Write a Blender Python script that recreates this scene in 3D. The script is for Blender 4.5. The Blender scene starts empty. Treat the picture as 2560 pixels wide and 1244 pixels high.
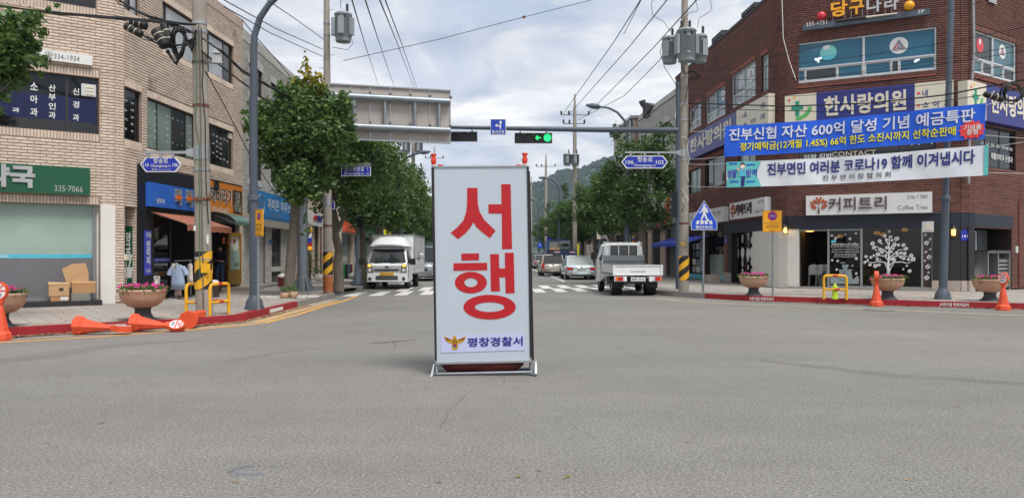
import bpy, math, random
import numpy as np
from mathutils import Vector, Matrix
random.seed(7); rng = np.random.default_rng(7)
SC = bpy.context.scene; COL = SC.collection
# ---------------------------------------------------------------- camera, world, sun, exposure
FP = 1900.0; HX = 1280.0; HY = 635.0; CH = 1.5          # focal length in photo pixels, horizon, camera height
cd = bpy.data.cameras.new('camera'); cam = bpy.data.objects.new('camera', cd); COL.objects.link(cam); SC.camera = cam
cam.location = (0, 0, CH); cam.rotation_euler = (math.radians(90), 0, 0)
cd.sensor_width = 36; cd.lens = FP/2560*36; cd.shift_y = 13/2560; cd.clip_end = 9000; cd.clip_start = .05
SC.view_settings.view_transform = 'Standard'; SC.view_settings.look = 'None'
SC.view_settings.gamma = 1; SC.view_settings.use_curve_mapping = False
SC.view_settings.exposure = 0.75
SUN_EL, SUN_AZ, SKYMIX, CLOUD = math.radians(60), math.radians(148), .12, .88
W = bpy.data.worlds.new('World'); SC.world = W; W.use_nodes = True
nt = W.node_tree; N = nt.nodes; LK = nt.links; N.clear()
def wn(t, **k):
    n = N.new(t)
    for a, v in k.items(): setattr(n, a, v)
    return n
sky = wn('ShaderNodeTexSky', sky_type='NISHITA', sun_disc=False, sun_elevation=SUN_EL, sun_rotation=SUN_AZ)
tc = wn('ShaderNodeTexCoord'); sx = wn('ShaderNodeSeparateXYZ'); LK.new(tc.outputs['Generated'], sx.inputs[0])
def wm(op, a, b=None, c=None):
    n = wn('ShaderNodeMath', operation=op)
    for i, v in enumerate((a, b, c)):
        if v is None: continue
        if isinstance(v, (int, float)): n.inputs[i].default_value = v
        else: LK.new(v, n.inputs[i])
    return n.outputs[0]
zz = wm('ADD', wm('MAXIMUM', sx.outputs[2], 0.0), .16)
cx = wn('ShaderNodeCombineXYZ'); LK.new(wm('DIVIDE', sx.outputs[0], zz), cx.inputs[0]); LK.new(wm('DIVIDE', sx.outputs[1], zz), cx.inputs[1])
def wnoise(sc, det, rough, dist, off=(0, 0, 0)):
    mp = wn('ShaderNodeMapping'); mp.inputs['Location'].default_value = off; LK.new(cx.outputs[0], mp.inputs[0])
    n = wn('ShaderNodeTexNoise'); n.inputs['Scale'].default_value = sc; n.inputs['Detail'].default_value = det
    n.inputs['Roughness'].default_value = rough; n.inputs['Distortion'].default_value = dist; LK.new(mp.outputs[0], n.inputs['Vector'])
    return n.outputs['Fac']
def wramp(f, stops):
    r = wn('ShaderNodeValToRGB'); LK.new(f, r.inputs[0]); e = r.color_ramp.elements
    e[0].position, e[0].color = stops[0][0], stops[0][1]; e[1].position, e[1].color = stops[-1][0], stops[-1][1]
    for p, c in stops[1:-1]:
        x = e.new(p); x.color = c
    r.color_ramp.interpolation = 'EASE'
    return r.outputs[0]
n1 = wnoise(1.45, 9, .56, .6, (3.3, 1.1, 0)); n2 = wnoise(2.6, 8, .55, .3, (9, 4, 2))
body = wramp(n1, [(.34, (.38, .45, .57, 1)), (.44, (.50, .54, .615, 1)), (.53, (.69, .695, .71, 1)), (.64, (.95, .925, .88, 1))])
shade = wramp(n2, [(.3, (.76, .78, .83, 1)), (.62, (1.06, 1.04, 1.02, 1))])
mx = wn('ShaderNodeMix', data_type='RGBA', blend_type='MULTIPLY'); mx.inputs[0].default_value = 1
LK.new(body, mx.inputs[6]); LK.new(shade, mx.inputs[7])
hz = wramp(sx.outputs[2], [(0.0, (1, 1, 1, 1)), (.16, (0, 0, 0, 1))])
mh = wn('ShaderNodeMix', data_type='RGBA'); mh.inputs[7].default_value = (.78, .76, .74, 1)
LK.new(wm('MULTIPLY', hz, .45), mh.inputs[0]); LK.new(mx.outputs[2], mh.inputs[6])
b1 = wn('ShaderNodeBackground'); LK.new(sky.outputs[0], b1.inputs[0]); b1.inputs[1].default_value = .07
b2 = wn('ShaderNodeBackground'); LK.new(mh.outputs[2], b2.inputs[0]); b2.inputs[1].default_value = CLOUD
ms = wn('ShaderNodeMixShader'); ms.inputs[0].default_value = 1-SKYMIX; LK.new(b1.outputs[0], ms.inputs[1]); LK.new(b2.outputs[0], ms.inputs[2])
wo = wn('ShaderNodeOutputWorld'); LK.new(ms.outputs[0], wo.inputs[0])
sl = bpy.data.lights.new('sun', 'SUN'); sl.energy = 2.1; sl.angle = math.radians(22); sl.color = (1, .965, .92)
so = bpy.data.objects.new('sun', sl); COL.objects.link(so)
# veiled sun, high behind the camera and to the right
sd = Vector((math.sin(SUN_AZ)*math.cos(SUN_EL), math.cos(SUN_AZ)*math.cos(SUN_EL), math.sin(SUN_EL)))
so.rotation_euler = sd.to_track_quat('Z', 'Y').to_euler()
so.location = (0, 0, 60)

# ---------------------------------------------------------------- materials
def lin(c):
    return tuple(((v/255)/12.92 if v/255 <= .04045 else ((v/255+.055)/1.055)**2.4) for v in c[:3])+(1,)
MC = {}
def mat(n, c, rough=.6, metal=0, var=.12, vs=4, bump=0, bs=30, isl=0, spec=.5, emit=0, coat=0, stretch=None, dirt=None, trans=0):
    if n in MC: return MC[n]
    m = bpy.data.materials.new(n); MC[n] = m; m.use_nodes = True
    t = m.node_tree; nn = t.nodes; l = t.links; b = nn['Principled BSDF']
    b.inputs['Roughness'].default_value = rough; b.inputs['Metallic'].default_value = metal
    b.inputs['Specular IOR Level'].default_value = spec; b.inputs['Coat Weight'].default_value = coat
    c = lin(c); b.inputs['Base Color'].default_value = c
    co = nn.new('ShaderNodeTexCoord'); vec = co.outputs['Object']
    if stretch:
        mp = nn.new('ShaderNodeMapping'); mp.inputs['Scale'].default_value = stretch; l.new(vec, mp.inputs[0]); vec = mp.outputs[0]
    val = None
    if var:
        no = nn.new('ShaderNodeTexNoise'); no.inputs['Scale'].default_value = vs; no.inputs['Detail'].default_value = 6
        no.inputs['Roughness'].default_value = .6; l.new(vec, no.inputs['Vector'])
        mr = nn.new('ShaderNodeMapRange'); mr.inputs[1].default_value = .3; mr.inputs[2].default_value = .7
        mr.inputs[3].default_value = 1-var; mr.inputs[4].default_value = 1+var; l.new(no.outputs['Fac'], mr.inputs[0]); val = mr.outputs[0]
    if isl:
        g = nn.new('ShaderNodeNewGeometry'); oi = nn.new('ShaderNodeObjectInfo')
        a = nn.new('ShaderNodeMath'); a.operation = 'ADD'; l.new(g.outputs['Random Per Island'], a.inputs[0]); l.new(oi.outputs['Random'], a.inputs[1])
        f = nn.new('ShaderNodeMath'); f.operation = 'FRACT'; l.new(a.outputs[0], f.inputs[0])
        mr = nn.new('ShaderNodeMapRange'); mr.inputs[3].default_value = 1-isl; mr.inputs[4].default_value = 1+isl; l.new(f.outputs[0], mr.inputs[0])
        if val:
            a = nn.new('ShaderNodeMath'); a.operation = 'MULTIPLY'; l.new(val, a.inputs[0]); l.new(mr.outputs[0], a.inputs[1]); val = a.outputs[0]
        else: val = mr.outputs[0]
    out = None
    if val:
        h = nn.new('ShaderNodeHueSaturation'); h.inputs['Color'].default_value = c; l.new(val, h.inputs['Value']); out = h.outputs[0]
    if dirt:
        dc, ds, dt = dirt
        no = nn.new('ShaderNodeTexNoise'); no.inputs['Scale'].default_value = ds; no.inputs['Detail'].default_value = 8; no.inputs['Roughness'].default_value = .7
        l.new(vec, no.inputs['Vector'])
        mr = nn.new('ShaderNodeMapRange'); mr.inputs[1].default_value = dt; mr.inputs[2].default_value = dt+.15; l.new(no.outputs['Fac'], mr.inputs[0])
        mi = nn.new('ShaderNodeMix'); mi.data_type = 'RGBA'; l.new(mr.outputs[0], mi.inputs[0]); mi.inputs[7].default_value = lin(dc)
        if out: l.new(out, mi.inputs[6])
        else: mi.inputs[6].default_value = c
        out = mi.outputs[2]
    if out: l.new(out, b.inputs['Base Color'])
    if bump:
        no = nn.new('ShaderNodeTexNoise'); no.inputs['Scale'].default_value = bs; no.inputs['Detail'].default_value = 5; l.new(vec, no.inputs['Vector'])
        bp = nn.new('ShaderNodeBump'); bp.inputs['Strength'].default_value = bump; bp.inputs['Distance'].default_value = .01
        l.new(no.outputs['Fac'], bp.inputs['Height']); l.new(bp.outputs[0], b.inputs['Normal'])
    if emit: b.inputs['Emission Color'].default_value = c; b.inputs['Emission Strength'].default_value = emit
    if trans: b.inputs['Transmission Weight'].default_value = trans
    return m
def glass(n, tint=(150, 170, 170), mixf=.25, rough=.02):
    if n in MC: return MC[n]
    m = bpy.data.materials.new(n); MC[n] = m; m.use_nodes = True; t = m.node_tree; nn = t.nodes; l = t.links; nn.clear()
    o = nn.new('ShaderNodeOutputMaterial'); g = nn.new('ShaderNodeBsdfGlossy'); g.inputs['Roughness'].default_value = rough
    tr = nn.new('ShaderNodeBsdfTransparent'); tr.inputs[0].default_value = lin(tint)
    fr = nn.new('ShaderNodeFresnel'); fr.inputs[0].default_value = 1.5
    a = nn.new('ShaderNodeMath'); a.operation = 'ADD'; a.inputs[1].default_value = mixf; l.new(fr.outputs[0], a.inputs[0])
    ms = nn.new('ShaderNodeMixShader'); l.new(a.outputs[0], ms.inputs[0]); l.new(tr.outputs[0], ms.inputs[1]); l.new(g.outputs[0], ms.inputs[2]); l.new(ms.outputs[0], o.inputs[0])
    return m
def leafmat(n, c1, c2, tr=.34):
    m = bpy.data.materials.new(n); MC[n] = m; m.use_nodes = True; t = m.node_tree; nn = t.nodes; l = t.links; nn.clear()
    o = nn.new('ShaderNodeOutputMaterial'); g = nn.new('ShaderNodeNewGeometry'); mi = nn.new('ShaderNodeMix'); mi.data_type = 'RGBA'
    l.new(g.outputs['Random Per Island'], mi.inputs[0]); mi.inputs[6].default_value = lin(c1); mi.inputs[7].default_value = lin(c2)
    d = nn.new('ShaderNodeBsdfDiffuse'); l.new(mi.outputs[2], d.inputs[0]); tl = nn.new('ShaderNodeBsdfTranslucent'); l.new(mi.outputs[2], tl.inputs[0])
    gl = nn.new('ShaderNodeBsdfGlossy'); gl.inputs['Roughness'].default_value = .45; gl.inputs[0].default_value = (.5, .5, .5, 1)
    a = nn.new('ShaderNodeMixShader'); a.inputs[0].default_value = tr; l.new(d.outputs[0], a.inputs[1]); l.new(tl.outputs[0], a.inputs[2])
    b = nn.new('ShaderNodeMixShader'); b.inputs[0].default_value = .06; l.new(a.outputs[0], b.inputs[1]); l.new(gl.outputs[0], b.inputs[2]); l.new(b.outputs[0], o.inputs[0])
    return m
def M(n): return MC[n]

# ---------------------------------------------------------------- geometry helpers
def P(px, py, D): return Vector(((px-HX)/FP*D, D, CH-(py-HY)/FP*D))
def G(px, py, z=0): return P(px, py, FP*(CH-z)/(py-HY))
def XD(px, D): return Vector(((px-HX)/FP*D, D))
class MB:
    def __init__(s): s.v = []; s.f = []; s.sm = []
    def add(s, vs, fs, smooth=False):
        k = len(s.v); s.v += [tuple(v) for v in vs]; s.f += [tuple(i+k for i in f) for f in fs]; s.sm += [smooth]*len(fs); return s
    def box(s, c, d, rz=0, taper=1):
        x, y, z = (k/2 for k in d); cs, sn = math.cos(rz), math.sin(rz); vs = []
        for dz in (-z, z):
            t = taper if dz > 0 else 1
            for dx, dy in ((-x, -y), (x, -y), (x, y), (-x, y)):
                vs.append((c[0]+(dx*cs-dy*sn)*t, c[1]+(dx*sn+dy*cs)*t, c[2]+dz))
        return s.add(vs, [(3, 2, 1, 0), (4, 5, 6, 7), (0, 1, 5, 4), (1, 2, 6, 5), (2, 3, 7, 6), (3, 0, 4, 7)])
    def hexa(s, p): return s.add(p, [(3, 2, 1, 0), (4, 5, 6, 7), (0, 1, 5, 4), (1, 2, 6, 5), (2, 3, 7, 6), (3, 0, 4, 7)])
    def fbox(s, fr, u0, u1, z0, z1, n0, n1):
        return s.hexa([fr.w(u0, z0, n1), fr.w(u1, z0, n1), fr.w(u1, z0, n0), fr.w(u0, z0, n0), fr.w(u0, z1, n1), fr.w(u1, z1, n1), fr.w(u1, z1, n0), fr.w(u0, z1, n0)])
    def fprism(s, fr, pts, n0, n1, smooth=False):
        k = len(pts); ar = sum(pts[i][0]*pts[(i+1) % k][1]-pts[(i+1) % k][0]*pts[i][1] for i in range(k))
        if ar < 0: pts = pts[::-1]
        vs = [fr.w(u, z, n1) for u, z in pts]+[fr.w(u, z, n0) for u, z in pts]
        return s.add(vs, [tuple(range(k)), tuple(range(2*k-1, k-1, -1))]+[(i+k, (i+1) % k+k, (i+1) % k, i) for i in range(k)], smooth)
    def quad(s, *p): return s.add(p, [tuple(range(len(p)))])
    def tube(s, pts, r, n=8, cap=True, smooth=True):
        pts = [Vector(p) for p in pts]; rs = r if isinstance(r, (list, tuple)) else [r]*len(pts); vs = []; m = len(pts); prev = None
        for i, p in enumerate(pts):
            t = ((pts[min(i+1, m-1)]-pts[max(i-1, 0)]) or Vector((0, 0, 1))).normalized()
            if prev is None:
                a = t.cross(Vector((0, 0, 1))) if abs(t.z) < .95 else t.cross(Vector((0, 1, 0)))
            else: a = prev-t*prev.dot(t)
            a.normalize(); prev = a; b = t.cross(a)
            for k in range(n):
                w = 2*math.pi*k/n; vs.append(p+(a*math.cos(w)+b*math.sin(w))*rs[i])
        fs = [(i*n+k, i*n+(k+1) % n, (i+1)*n+(k+1) % n, (i+1)*n+k) for i in range(m-1) for k in range(n)]
        s.add(vs, fs, smooth)
        if cap: s.add([vs[k] for k in range(n)], [tuple(range(n-1, -1, -1))]); s.add([vs[(m-1)*n+k] for k in range(n)], [tuple(range(n))])
        return s
    def lathe(s, c, prof, n=16, smooth=True, sx=1, sy=1):
        c = Vector(c); vs = []; m = len(prof)
        for r, z in prof:
            for k in range(n):
                w = 2*math.pi*k/n; vs.append((c.x+r*math.cos(w)*sx, c.y+r*math.sin(w)*sy, c.z+z))
        s.add(vs, [(i*n+k, i*n+(k+1) % n, (i+1)*n+(k+1) % n, (i+1)*n+k) for i in range(m-1) for k in range(n)], smooth)
        if prof[0][0] > 1e-4: s.add(vs[:n], [tuple(range(n-1, -1, -1))])
        if prof[-1][0] > 1e-4: s.add(vs[-n:], [tuple(range(n))])
        return s
    def ball(s, c, r, n=10, sx=1, sy=1, sz=1):
        return s.lathe(c, [(max(1e-5, r*math.sin(math.pi*i/n)), -r*sz*math.cos(math.pi*i/n)) for i in range(n+1)], max(8, n), True, sx, sy)
    def build(s, name, m, parent=None, **tags): return mkobj(name, s.v, s.f, m, parent, s.sm, **tags)
def wloc(o):
    v = Vector((0, 0, 0))
    while o: v += o.location; o = o.parent
    return v
def settags(o, label=None, cat=None, group=None, kind=None):
    if label: o['label'] = label
    if cat: o['category'] = cat
    if group: o['group'] = group
    if kind: o['kind'] = kind
    return o
def mkobj(name, v, f, m, parent=None, sm=None, label=None, cat=None, group=None, kind=None, origin=None, off=None):
    v = np.asarray(v, dtype=float).reshape(-1, 3); me = bpy.data.meshes.new(name)
    if off is not None: pass
    elif parent: off = wloc(parent)
    elif origin is not None: off = Vector(origin)
    else: off = Vector(((v[:, 0].min()+v[:, 0].max())/2, (v[:, 1].min()+v[:, 1].max())/2, v[:, 2].min())) if kind != 'structure' else Vector((0, 0, 0))
    me.from_pydata((v-np.array(off)).tolist(), [], f if isinstance(f, list) else f.tolist())
    if sm is not None and any(sm): me.polygons.foreach_set('use_smooth', np.array(sm, dtype=bool))
    me.materials.append(m if not isinstance(m, str) else MC[m]); me.update()
    o = bpy.data.objects.new(name, me); COL.objects.link(o)
    if parent: o.parent = parent
    else: o.location = off
    return settags(o, label, cat, group, kind)
def thing(name, label, cat, loc=(0, 0, 0), group=None, kind=None):
    o = bpy.data.objects.new(name, None); COL.objects.link(o); o.location = loc; o.empty_display_size = .2
    return settags(o, label, cat, group, kind)
def dup(root, loc=None, rz=None, label=None, group=None):
    def cp(o, par):
        c = o.copy(); COL.objects.link(c); c.parent = par
        for ch in list(o.children): cp(ch, c)
        return c
    r = cp(root, None)
    if loc is not None: r.location = loc
    if rz is not None: r.rotation_euler.z = rz
    if label: r['label'] = label
    if group: r['group'] = group
    return r
class Fr:
    """vertical plane through two ground points, a left and b right as seen from the camera"""
    def __init__(s, a, b):
        s.a = Vector(a[:2]); d = Vector(b[:2])-s.a; s.L = d.length; s.d = d.normalized(); s.n = Vector((s.d.y, -s.d.x))
    def w(s, u, z, n=0): return Vector((s.a.x+s.d.x*u+s.n.x*n, s.a.y+s.d.y*u+s.n.y*n, z))
    def hit(s, px, py, n=0):
        k = Vector(((px-HX)/FP, 1)); o = s.a+s.n*n; t = o.dot(s.n)/k.dot(s.n); p = k*t
        return (p-o).dot(s.d), CH-(py-HY)/FP*t
    def u(s, px, n=0): return s.hit(px, HY, n)[0]
    def r(s, x0, x1, top, bot, n=0):
        """rectangle: left and right pixel, (px,py) of a point on the top and on the bottom edge"""
        return s.hit(x0, HY, n)[0], s.hit(x1, HY, n)[0], s.hit(*bot, n)[1], s.hit(*top, n)[1]
TX = []
def txt(body, fr, u0, u1, z0, z1, n, m, parent, bold=0, ext=.002, name='lettering', shear=0, lab=None, warp=None, ls=1, italic=0):
    TX.append((body, fr, u0, u1, z0, z1, n, m, parent, bold, ext, name, shear, lab, warp, ls, wloc(parent)))
def flush_text():
    from collections import Counter
    key = {}; geo = {}
    for j in TX:
        k = (j[0], j[15])
        if k in key: continue
        c = bpy.data.curves.new('t', 'FONT'); c.body = j[0]; c.size = 1; c.resolution_u = 2; c.align_x = 'CENTER' if '\n' in j[0] else 'LEFT'; c.space_line = .8*j[15]
        o = bpy.data.objects.new('t', c); COL.objects.link(o); key[k] = o
    bpy.context.view_layer.update(); dg = bpy.context.evaluated_depsgraph_get()
    for k, o in key.items():
        me = bpy.data.meshes.new_from_object(o.evaluated_get(dg)); v = np.empty(len(me.vertices)*3); me.vertices.foreach_get('co', v); v = v.reshape(-1, 3)
        f = [tuple(p.vertices) for p in me.polygons]; ec = Counter(frozenset((p[i], p[(i+1) % len(p)])) for p in f for i in range(len(p)))
        geo[k] = (v, f, [(p[i], p[(i+1) % len(p)]) for p in f for i in range(len(p)) if ec[frozenset((p[i], p[(i+1) % len(p)]))] == 1]); bpy.data.meshes.remove(me)
    for o in key.values():
        c = o.data; bpy.data.objects.remove(o); bpy.data.curves.remove(c)
    for body, fr, u0, u1, z0, z1, n, m, parent, bold, ext, name, shear, lab, warp, ls, woff in TX:
        v, f, rim = geo[(body, ls)]
        if not len(v): continue
        a = v[:, :2].min(0)-bold; b = v[:, :2].max(0)+bold; P_, F_ = [], []
        for c, (dx, dy) in enumerate([(0, 0)]+([(1, 1), (-1, 1), (1, -1), (-1, -1)] if bold else [])):
            # heavier strokes: the glyph laid again a little to each side, each a hair above the last
            q = (v[:, :2]+np.array((dx, dy))*bold*.8-a)/(b-a); k0 = len(P_); e = n+ext+.0005*c; w = warp or (lambda u, z, nn: fr.w(u, z, nn)); U = [(u0+(u1-u0)*x, z0+(z1-z0)*y+shear*(u1-u0)*x) for x, y in q]
            P_ += [w(u, z, e) for u, z in U]; F_ += [tuple(i+k0 for i in p) for p in f]
            if ext > .006:
                k1 = len(P_); P_ += [fr.w(u, z, n) for u, z in U]; F_ += [(j+k0, i+k0, i+k1, j+k1) for i, j in rim]
        mkobj(name, P_, F_, m, parent, label=lab, off=woff)
def wallgrid(mb, fr, u0, u1, z0, z1, holes, n=0, depth=.14, reveal=True):
    us = sorted({u0, u1, *[min(max(h[0], u0), u1) for h in holes], *[min(max(h[1], u0), u1) for h in holes]})
    zs = sorted({z0, z1, *[min(max(h[2], z0), z1) for h in holes], *[min(max(h[3], z0), z1) for h in holes]})
    for i in range(len(us)-1):
        for j in range(len(zs)-1):
            cu, cz = (us[i]+us[i+1])/2, (zs[j]+zs[j+1])/2
            if us[i+1]-us[i] < 1e-4 or zs[j+1]-zs[j] < 1e-4 or any(h[0] < cu < h[1] and h[2] < cz < h[3] for h in holes): continue
            mb.quad(fr.w(us[i], zs[j], n), fr.w(us[i+1], zs[j], n), fr.w(us[i+1], zs[j+1], n), fr.w(us[i], zs[j+1], n))
    if reveal:
        for h in holes:
            a, b, c, d = h[:4]; e = n-(h[4] if len(h) > 4 else depth)
            mb.quad(fr.w(a, c, n), fr.w(a, d, n), fr.w(a, d, e), fr.w(a, c, e)); mb.quad(fr.w(b, d, n), fr.w(b, c, n), fr.w(b, c, e), fr.w(b, d, e))
            mb.quad(fr.w(a, d, n), fr.w(b, d, n), fr.w(b, d, e), fr.w(a, d, e)); mb.quad(fr.w(b, c, n), fr.w(a, c, n), fr.w(a, c, e), fr.w(b, c, e))
def bricks(fr, u0, u1, z0, z1, holes, L=.28, H=.079, seed=0, jt=.012, soldier=True, ju=None):
    """list of (u0,u1,z0,z1,vertical) for a running bond with openings left out and soldier courses round them"""
    r = random.Random(seed); out = []; hs = []
    for h in holes:
        up = .2 if (soldier and (len(h) < 6 or h[5] & 1)) else 0; dn = .2 if (soldier and (len(h) < 6 or h[5] & 2)) else 0
        hs.append((h[0]-(.02 if up or dn else 0), h[1]+(.02 if up or dn else 0), h[2]-dn, h[3]+up))
        for on, a, b in ((dn, h[2]-.2, h[2]-.005), (up, h[3]+.005, h[3]+.2)):
            if on:
                x = max(h[0], u0)
                while x < min(h[1], u1)-.03: out.append((x, x+.062, a, b, 1)); x += .074
    k = 0; z = z0
    while z < z1-.02:
        zt = min(z+H, z1); cuts = [(h[0], h[1]) for h in hs if h[2] < z+H*.6 and h[3] > z+H*.4]
        x = u0-(L/2 if k % 2 else 0)
        while x < u1:
            segs = [(max(x, u0), min(x+L, u1))]
            for c in cuts:
                ns = []
                for a, b in segs:
                    if c[1] <= a or c[0] >= b: ns.append((a, b)); continue
                    if c[0]-a > .02: ns.append((a, c[0]))
                    if b-c[1] > .02: ns.append((c[1], b))
                segs = ns
            for a, b in segs:
                if b-a > .03: out.append((a+(ju or jt)/2, b-(ju or jt)/2, z+jt/2, zt-jt/2, 0))
            x += L
        z += H; k += 1
    return out
def brickmesh(fr, bl, bulge=.016, jit=.004, seed=1, warp=None):
    r = np.random.default_rng(seed); B = np.array(bl); k = len(B); nb = bulge+r.uniform(-jit, jit, k)
    a, b, c, d, vt = B.T; vt = vt > .5
    V = np.zeros((k, 8, 3)); e = .26
    # eight points: four at the wall, four proud of it (rounded by insetting)
    iu = np.where(vt, (b-a)*e, .006); iz = np.where(vt, .006, (d-c)*e)
    us = [a, b, b, a, a+iu, b-iu, b-iu, a+iu]; zs = [c, c, d, d, c+iz, c+iz, d-iz, d-iz]
    for i in range(8):
        n = nb if i > 3 else np.zeros(k)-.002
        if warp is None:
            V[:, i, 0] = fr.a.x+fr.d.x*us[i]+fr.n.x*n; V[:, i, 1] = fr.a.y+fr.d.y*us[i]+fr.n.y*n; V[:, i, 2] = zs[i]
    T = np.array([(4, 5, 6, 7), (0, 1, 5, 4), (1, 2, 6, 5), (2, 3, 7, 6), (3, 0, 4, 7)])
    Fc = (T[None]+8*np.arange(k)[:, None, None]).reshape(-1, 4)
    return V.reshape(-1, 3), Fc
def lay_bricks(fr, bl, m, parent, near=0, seed=1, pick=None, bulge=.016):
    """the nearest bricks as parts of their own, the rest as one"""
    if near:
        sc = sorted(bl, key=lambda q: pick(q)) if pick else bl
        one = [q for q in sc if not q[4] and q[1]-q[0] > .24][:near]; oneset = set(map(tuple, one)); rest = [q for q in bl if tuple(q) not in oneset]
        for q in one:
            L, H = round(q[1]-q[0], 3), round(q[3]-q[2], 3); key = ('brick', L, H, m, round(fr.d.x, 4))
            if key not in BM:
                f0 = Fr((0, 0), (fr.d.x, fr.d.y)); V, Fc = brickmesh(f0, [(-L/2, L/2, -H/2, H/2, 0)], jit=0, bulge=bulge)
                me = bpy.data.meshes.new('brick'); me.from_pydata(V.tolist(), [], Fc.tolist()); me.materials.append(MC[m]); BM[key] = me
            o = bpy.data.objects.new('brick', BM[key]); COL.objects.link(o); o.parent = parent
            o.location = fr.w((q[0]+q[1])/2, (q[2]+q[3])/2, random.uniform(-.004, .004))-wloc(parent)
    else: rest = bl
    V, Fc = brickmesh(fr, rest, seed=seed, bulge=bulge)
    mkobj('brickwork', V, Fc, m, parent, kind='stuff')
BM = {}
def window(fr, u0, u1, z0, z1, parent, mull=(), trans=(), fm='frame_dark', gm='glass_dark', n=-.1, fw=.05, panes=None, lab=None):
    """frame with mullions (fractions) and every pane a sub-part"""
    f = MB(); us = [u0]+[u0+(u1-u0)*m for m in mull]+[u1]; zs = [z0]+[z0+(z1-z0)*t for t in trans]+[z1]
    f.fbox(fr, u0, u1, z0, z0+fw, n-.03, n+.03).fbox(fr, u0, u1, z1-fw, z1, n-.03, n+.03)
    f.fbox(fr, u0, u0+fw, z0+fw, z1-fw, n-.03, n+.028).fbox(fr, u1-fw, u1, z0+fw, z1-fw, n-.03, n+.028)
    for x in us[1:-1]: f.fbox(fr, x-fw/2, x+fw/2, z0+fw, z1-fw, n-.025, n+.022)
    for z in zs[1:-1]: f.fbox(fr, u0+fw, u1-fw, z-fw/2, z+fw/2, n-.02, n+.026)
    w = f.build('window', fm, parent, label=lab); k = 0
    for j in range(len(zs)-1):
        for i in range(len(us)-1):
            g = gm if panes is None else panes[k % len(panes)]; k += 1
            if g is None: continue
            MB().fbox(fr, us[i]+.01, us[i+1]-.01, zs[j]+.01, zs[j+1]-.01, n-.006, n+.004).build('pane', g, w)
    return w
# ---------------------------------------------------------------- material table
mat('brick_beige', (202, 185, 169), .85, var=.09, vs=1.3, isl=.10, bump=.5, bs=60, dirt=((120, 102, 88), 1.1, .58))
mat('mortar_beige', (150, 130, 116), .95, var=.15)
mat('soldier_pink', (190, 164, 148), .85, var=.1, vs=2, isl=.1)
mat('brick_grey', (186, 183, 176), .85, var=.10, vs=1.5, isl=.14, bump=.5, bs=60)
mat('mortar_grey', (105, 104, 100), .95)
mat('brick_red', (119, 80, 70), .8, var=.18, vs=.9, isl=.18, bump=.5, bs=60, dirt=((78, 50, 45), .9, .56))
mat('mortar_red', (52, 38, 36), .95)
mat('soldier_red', (126, 66, 54), .8, var=.1, isl=.12)
mat('trim_pink', (180, 158, 146), .8, var=.1, vs=3, dirt=((130, 112, 100), 3, .58))
mat('trim_grey', (178, 176, 170), .8, var=.12, vs=3, dirt=((120, 118, 112), 3, .58))
mat('concrete', (150, 143, 132), .85, var=.14, vs=5, bump=.3, bs=80, dirt=((104, 96, 84), 2.2, .58))
mat('concrete_dark', (96, 94, 90), .9, var=.15, vs=5)
mat('plaster_cream', (196, 188, 172), .85, var=.07); mat('plaster_white', (205, 203, 198), .8, var=.06, vs=2, dirt=((160, 155, 148), 1.2, .6))
mat('white_wall', (214, 212, 204), .8, var=.04, vs=3)
mat('roof_dark', (58, 58, 60), .7); mat('black_panel', (26, 27, 31), .5, var=.2); mat('navy_panel', (24, 30, 44), .55, var=.15)
mat('frame_dark', (48, 44, 42), .5, var=.1); mat('frame_white', (196, 198, 200), .45, var=.04); mat('frame_brown', (70, 56, 50), .5)
mat('frame_alu', (150, 152, 152), .35, metal=.6, var=.06)
mat('glass_dark', (22, 23, 26), .06, var=.5, vs=.7, spec=.6); mat('glass_smoke', (42, 46, 48), .08, var=.35, vs=.8, spec=.6)
mat('glass_green', (118, 136, 128), .18, var=.18, vs=1.2, spec=.5); mat('glass_pale', (132, 146, 148), .12, var=.2, vs=1, spec=.6)
mat('glass_frost', (150, 172, 162), .3, var=.10, vs=.9, spec=.5); mat('film_navy', (14, 24, 70), .3, var=.15, vs=2); mat('glass_teal', (60, 100, 112), .1, var=.2, vs=1)
mat('glass_broken', (160, 165, 168), .15, var=.25, vs=1.5)
glass('glass_clear', (190, 205, 205), .06); mat('glass_blue', (50, 112, 140), .08, var=.15, vs=.6); MC['glass_blue'].node_tree.nodes['Principled BSDF'].inputs['Alpha'].default_value = .72; glass('glass_shop', (120, 120, 118), .0); glass('glass_car', (60, 66, 70), .10)
mat('steel_blue', (74, 84, 96), .5, var=.07, vs=4, bump=.1, bs=60); mat('steel_galv', (138, 146, 152), .42, metal=.45, var=.12, vs=6)
mat('panel_back', (172, 164, 158), .55, metal=.1, var=.08, vs=1.6, dirt=((140, 132, 126), 2.5, .6))
mat('alu', (168, 170, 172), .38, metal=.7, var=.06); mat('rust', (110, 66, 48), .85, var=.2, vs=12); mat('rust_stain', (168, 96, 52), .85, var=.25, vs=5, dirt=((140, 130, 118), 3.5, .55))
mat('black_rubber', (20, 20, 21), .6, var=.2); mat('cable_black', (18, 18, 20), .5, var=0); mat('wire_grey', (52, 54, 60), .6, var=0); mat('rope_white', (205, 203, 198), .8, var=0)
mat('transformer', (138, 146, 150), .5, var=.08, vs=4); mat('insulator', (42, 40, 44), .3)
mat('orange_plastic', (216, 80, 44), .55, var=.09, vs=4, bump=.08, bs=30, dirt=((148, 72, 52), 5, .60)); mat('orange_base', (188, 74, 52), .7, var=.12)
mat('white_paint', (226, 226, 226), .6, var=.04); mat('white_sticker', (226, 222, 218), .55, var=.05); mat('red_print', (200, 26, 34), .5, var=.03); mat('red_light', (214, 60, 40), .25, var=.1)
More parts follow.
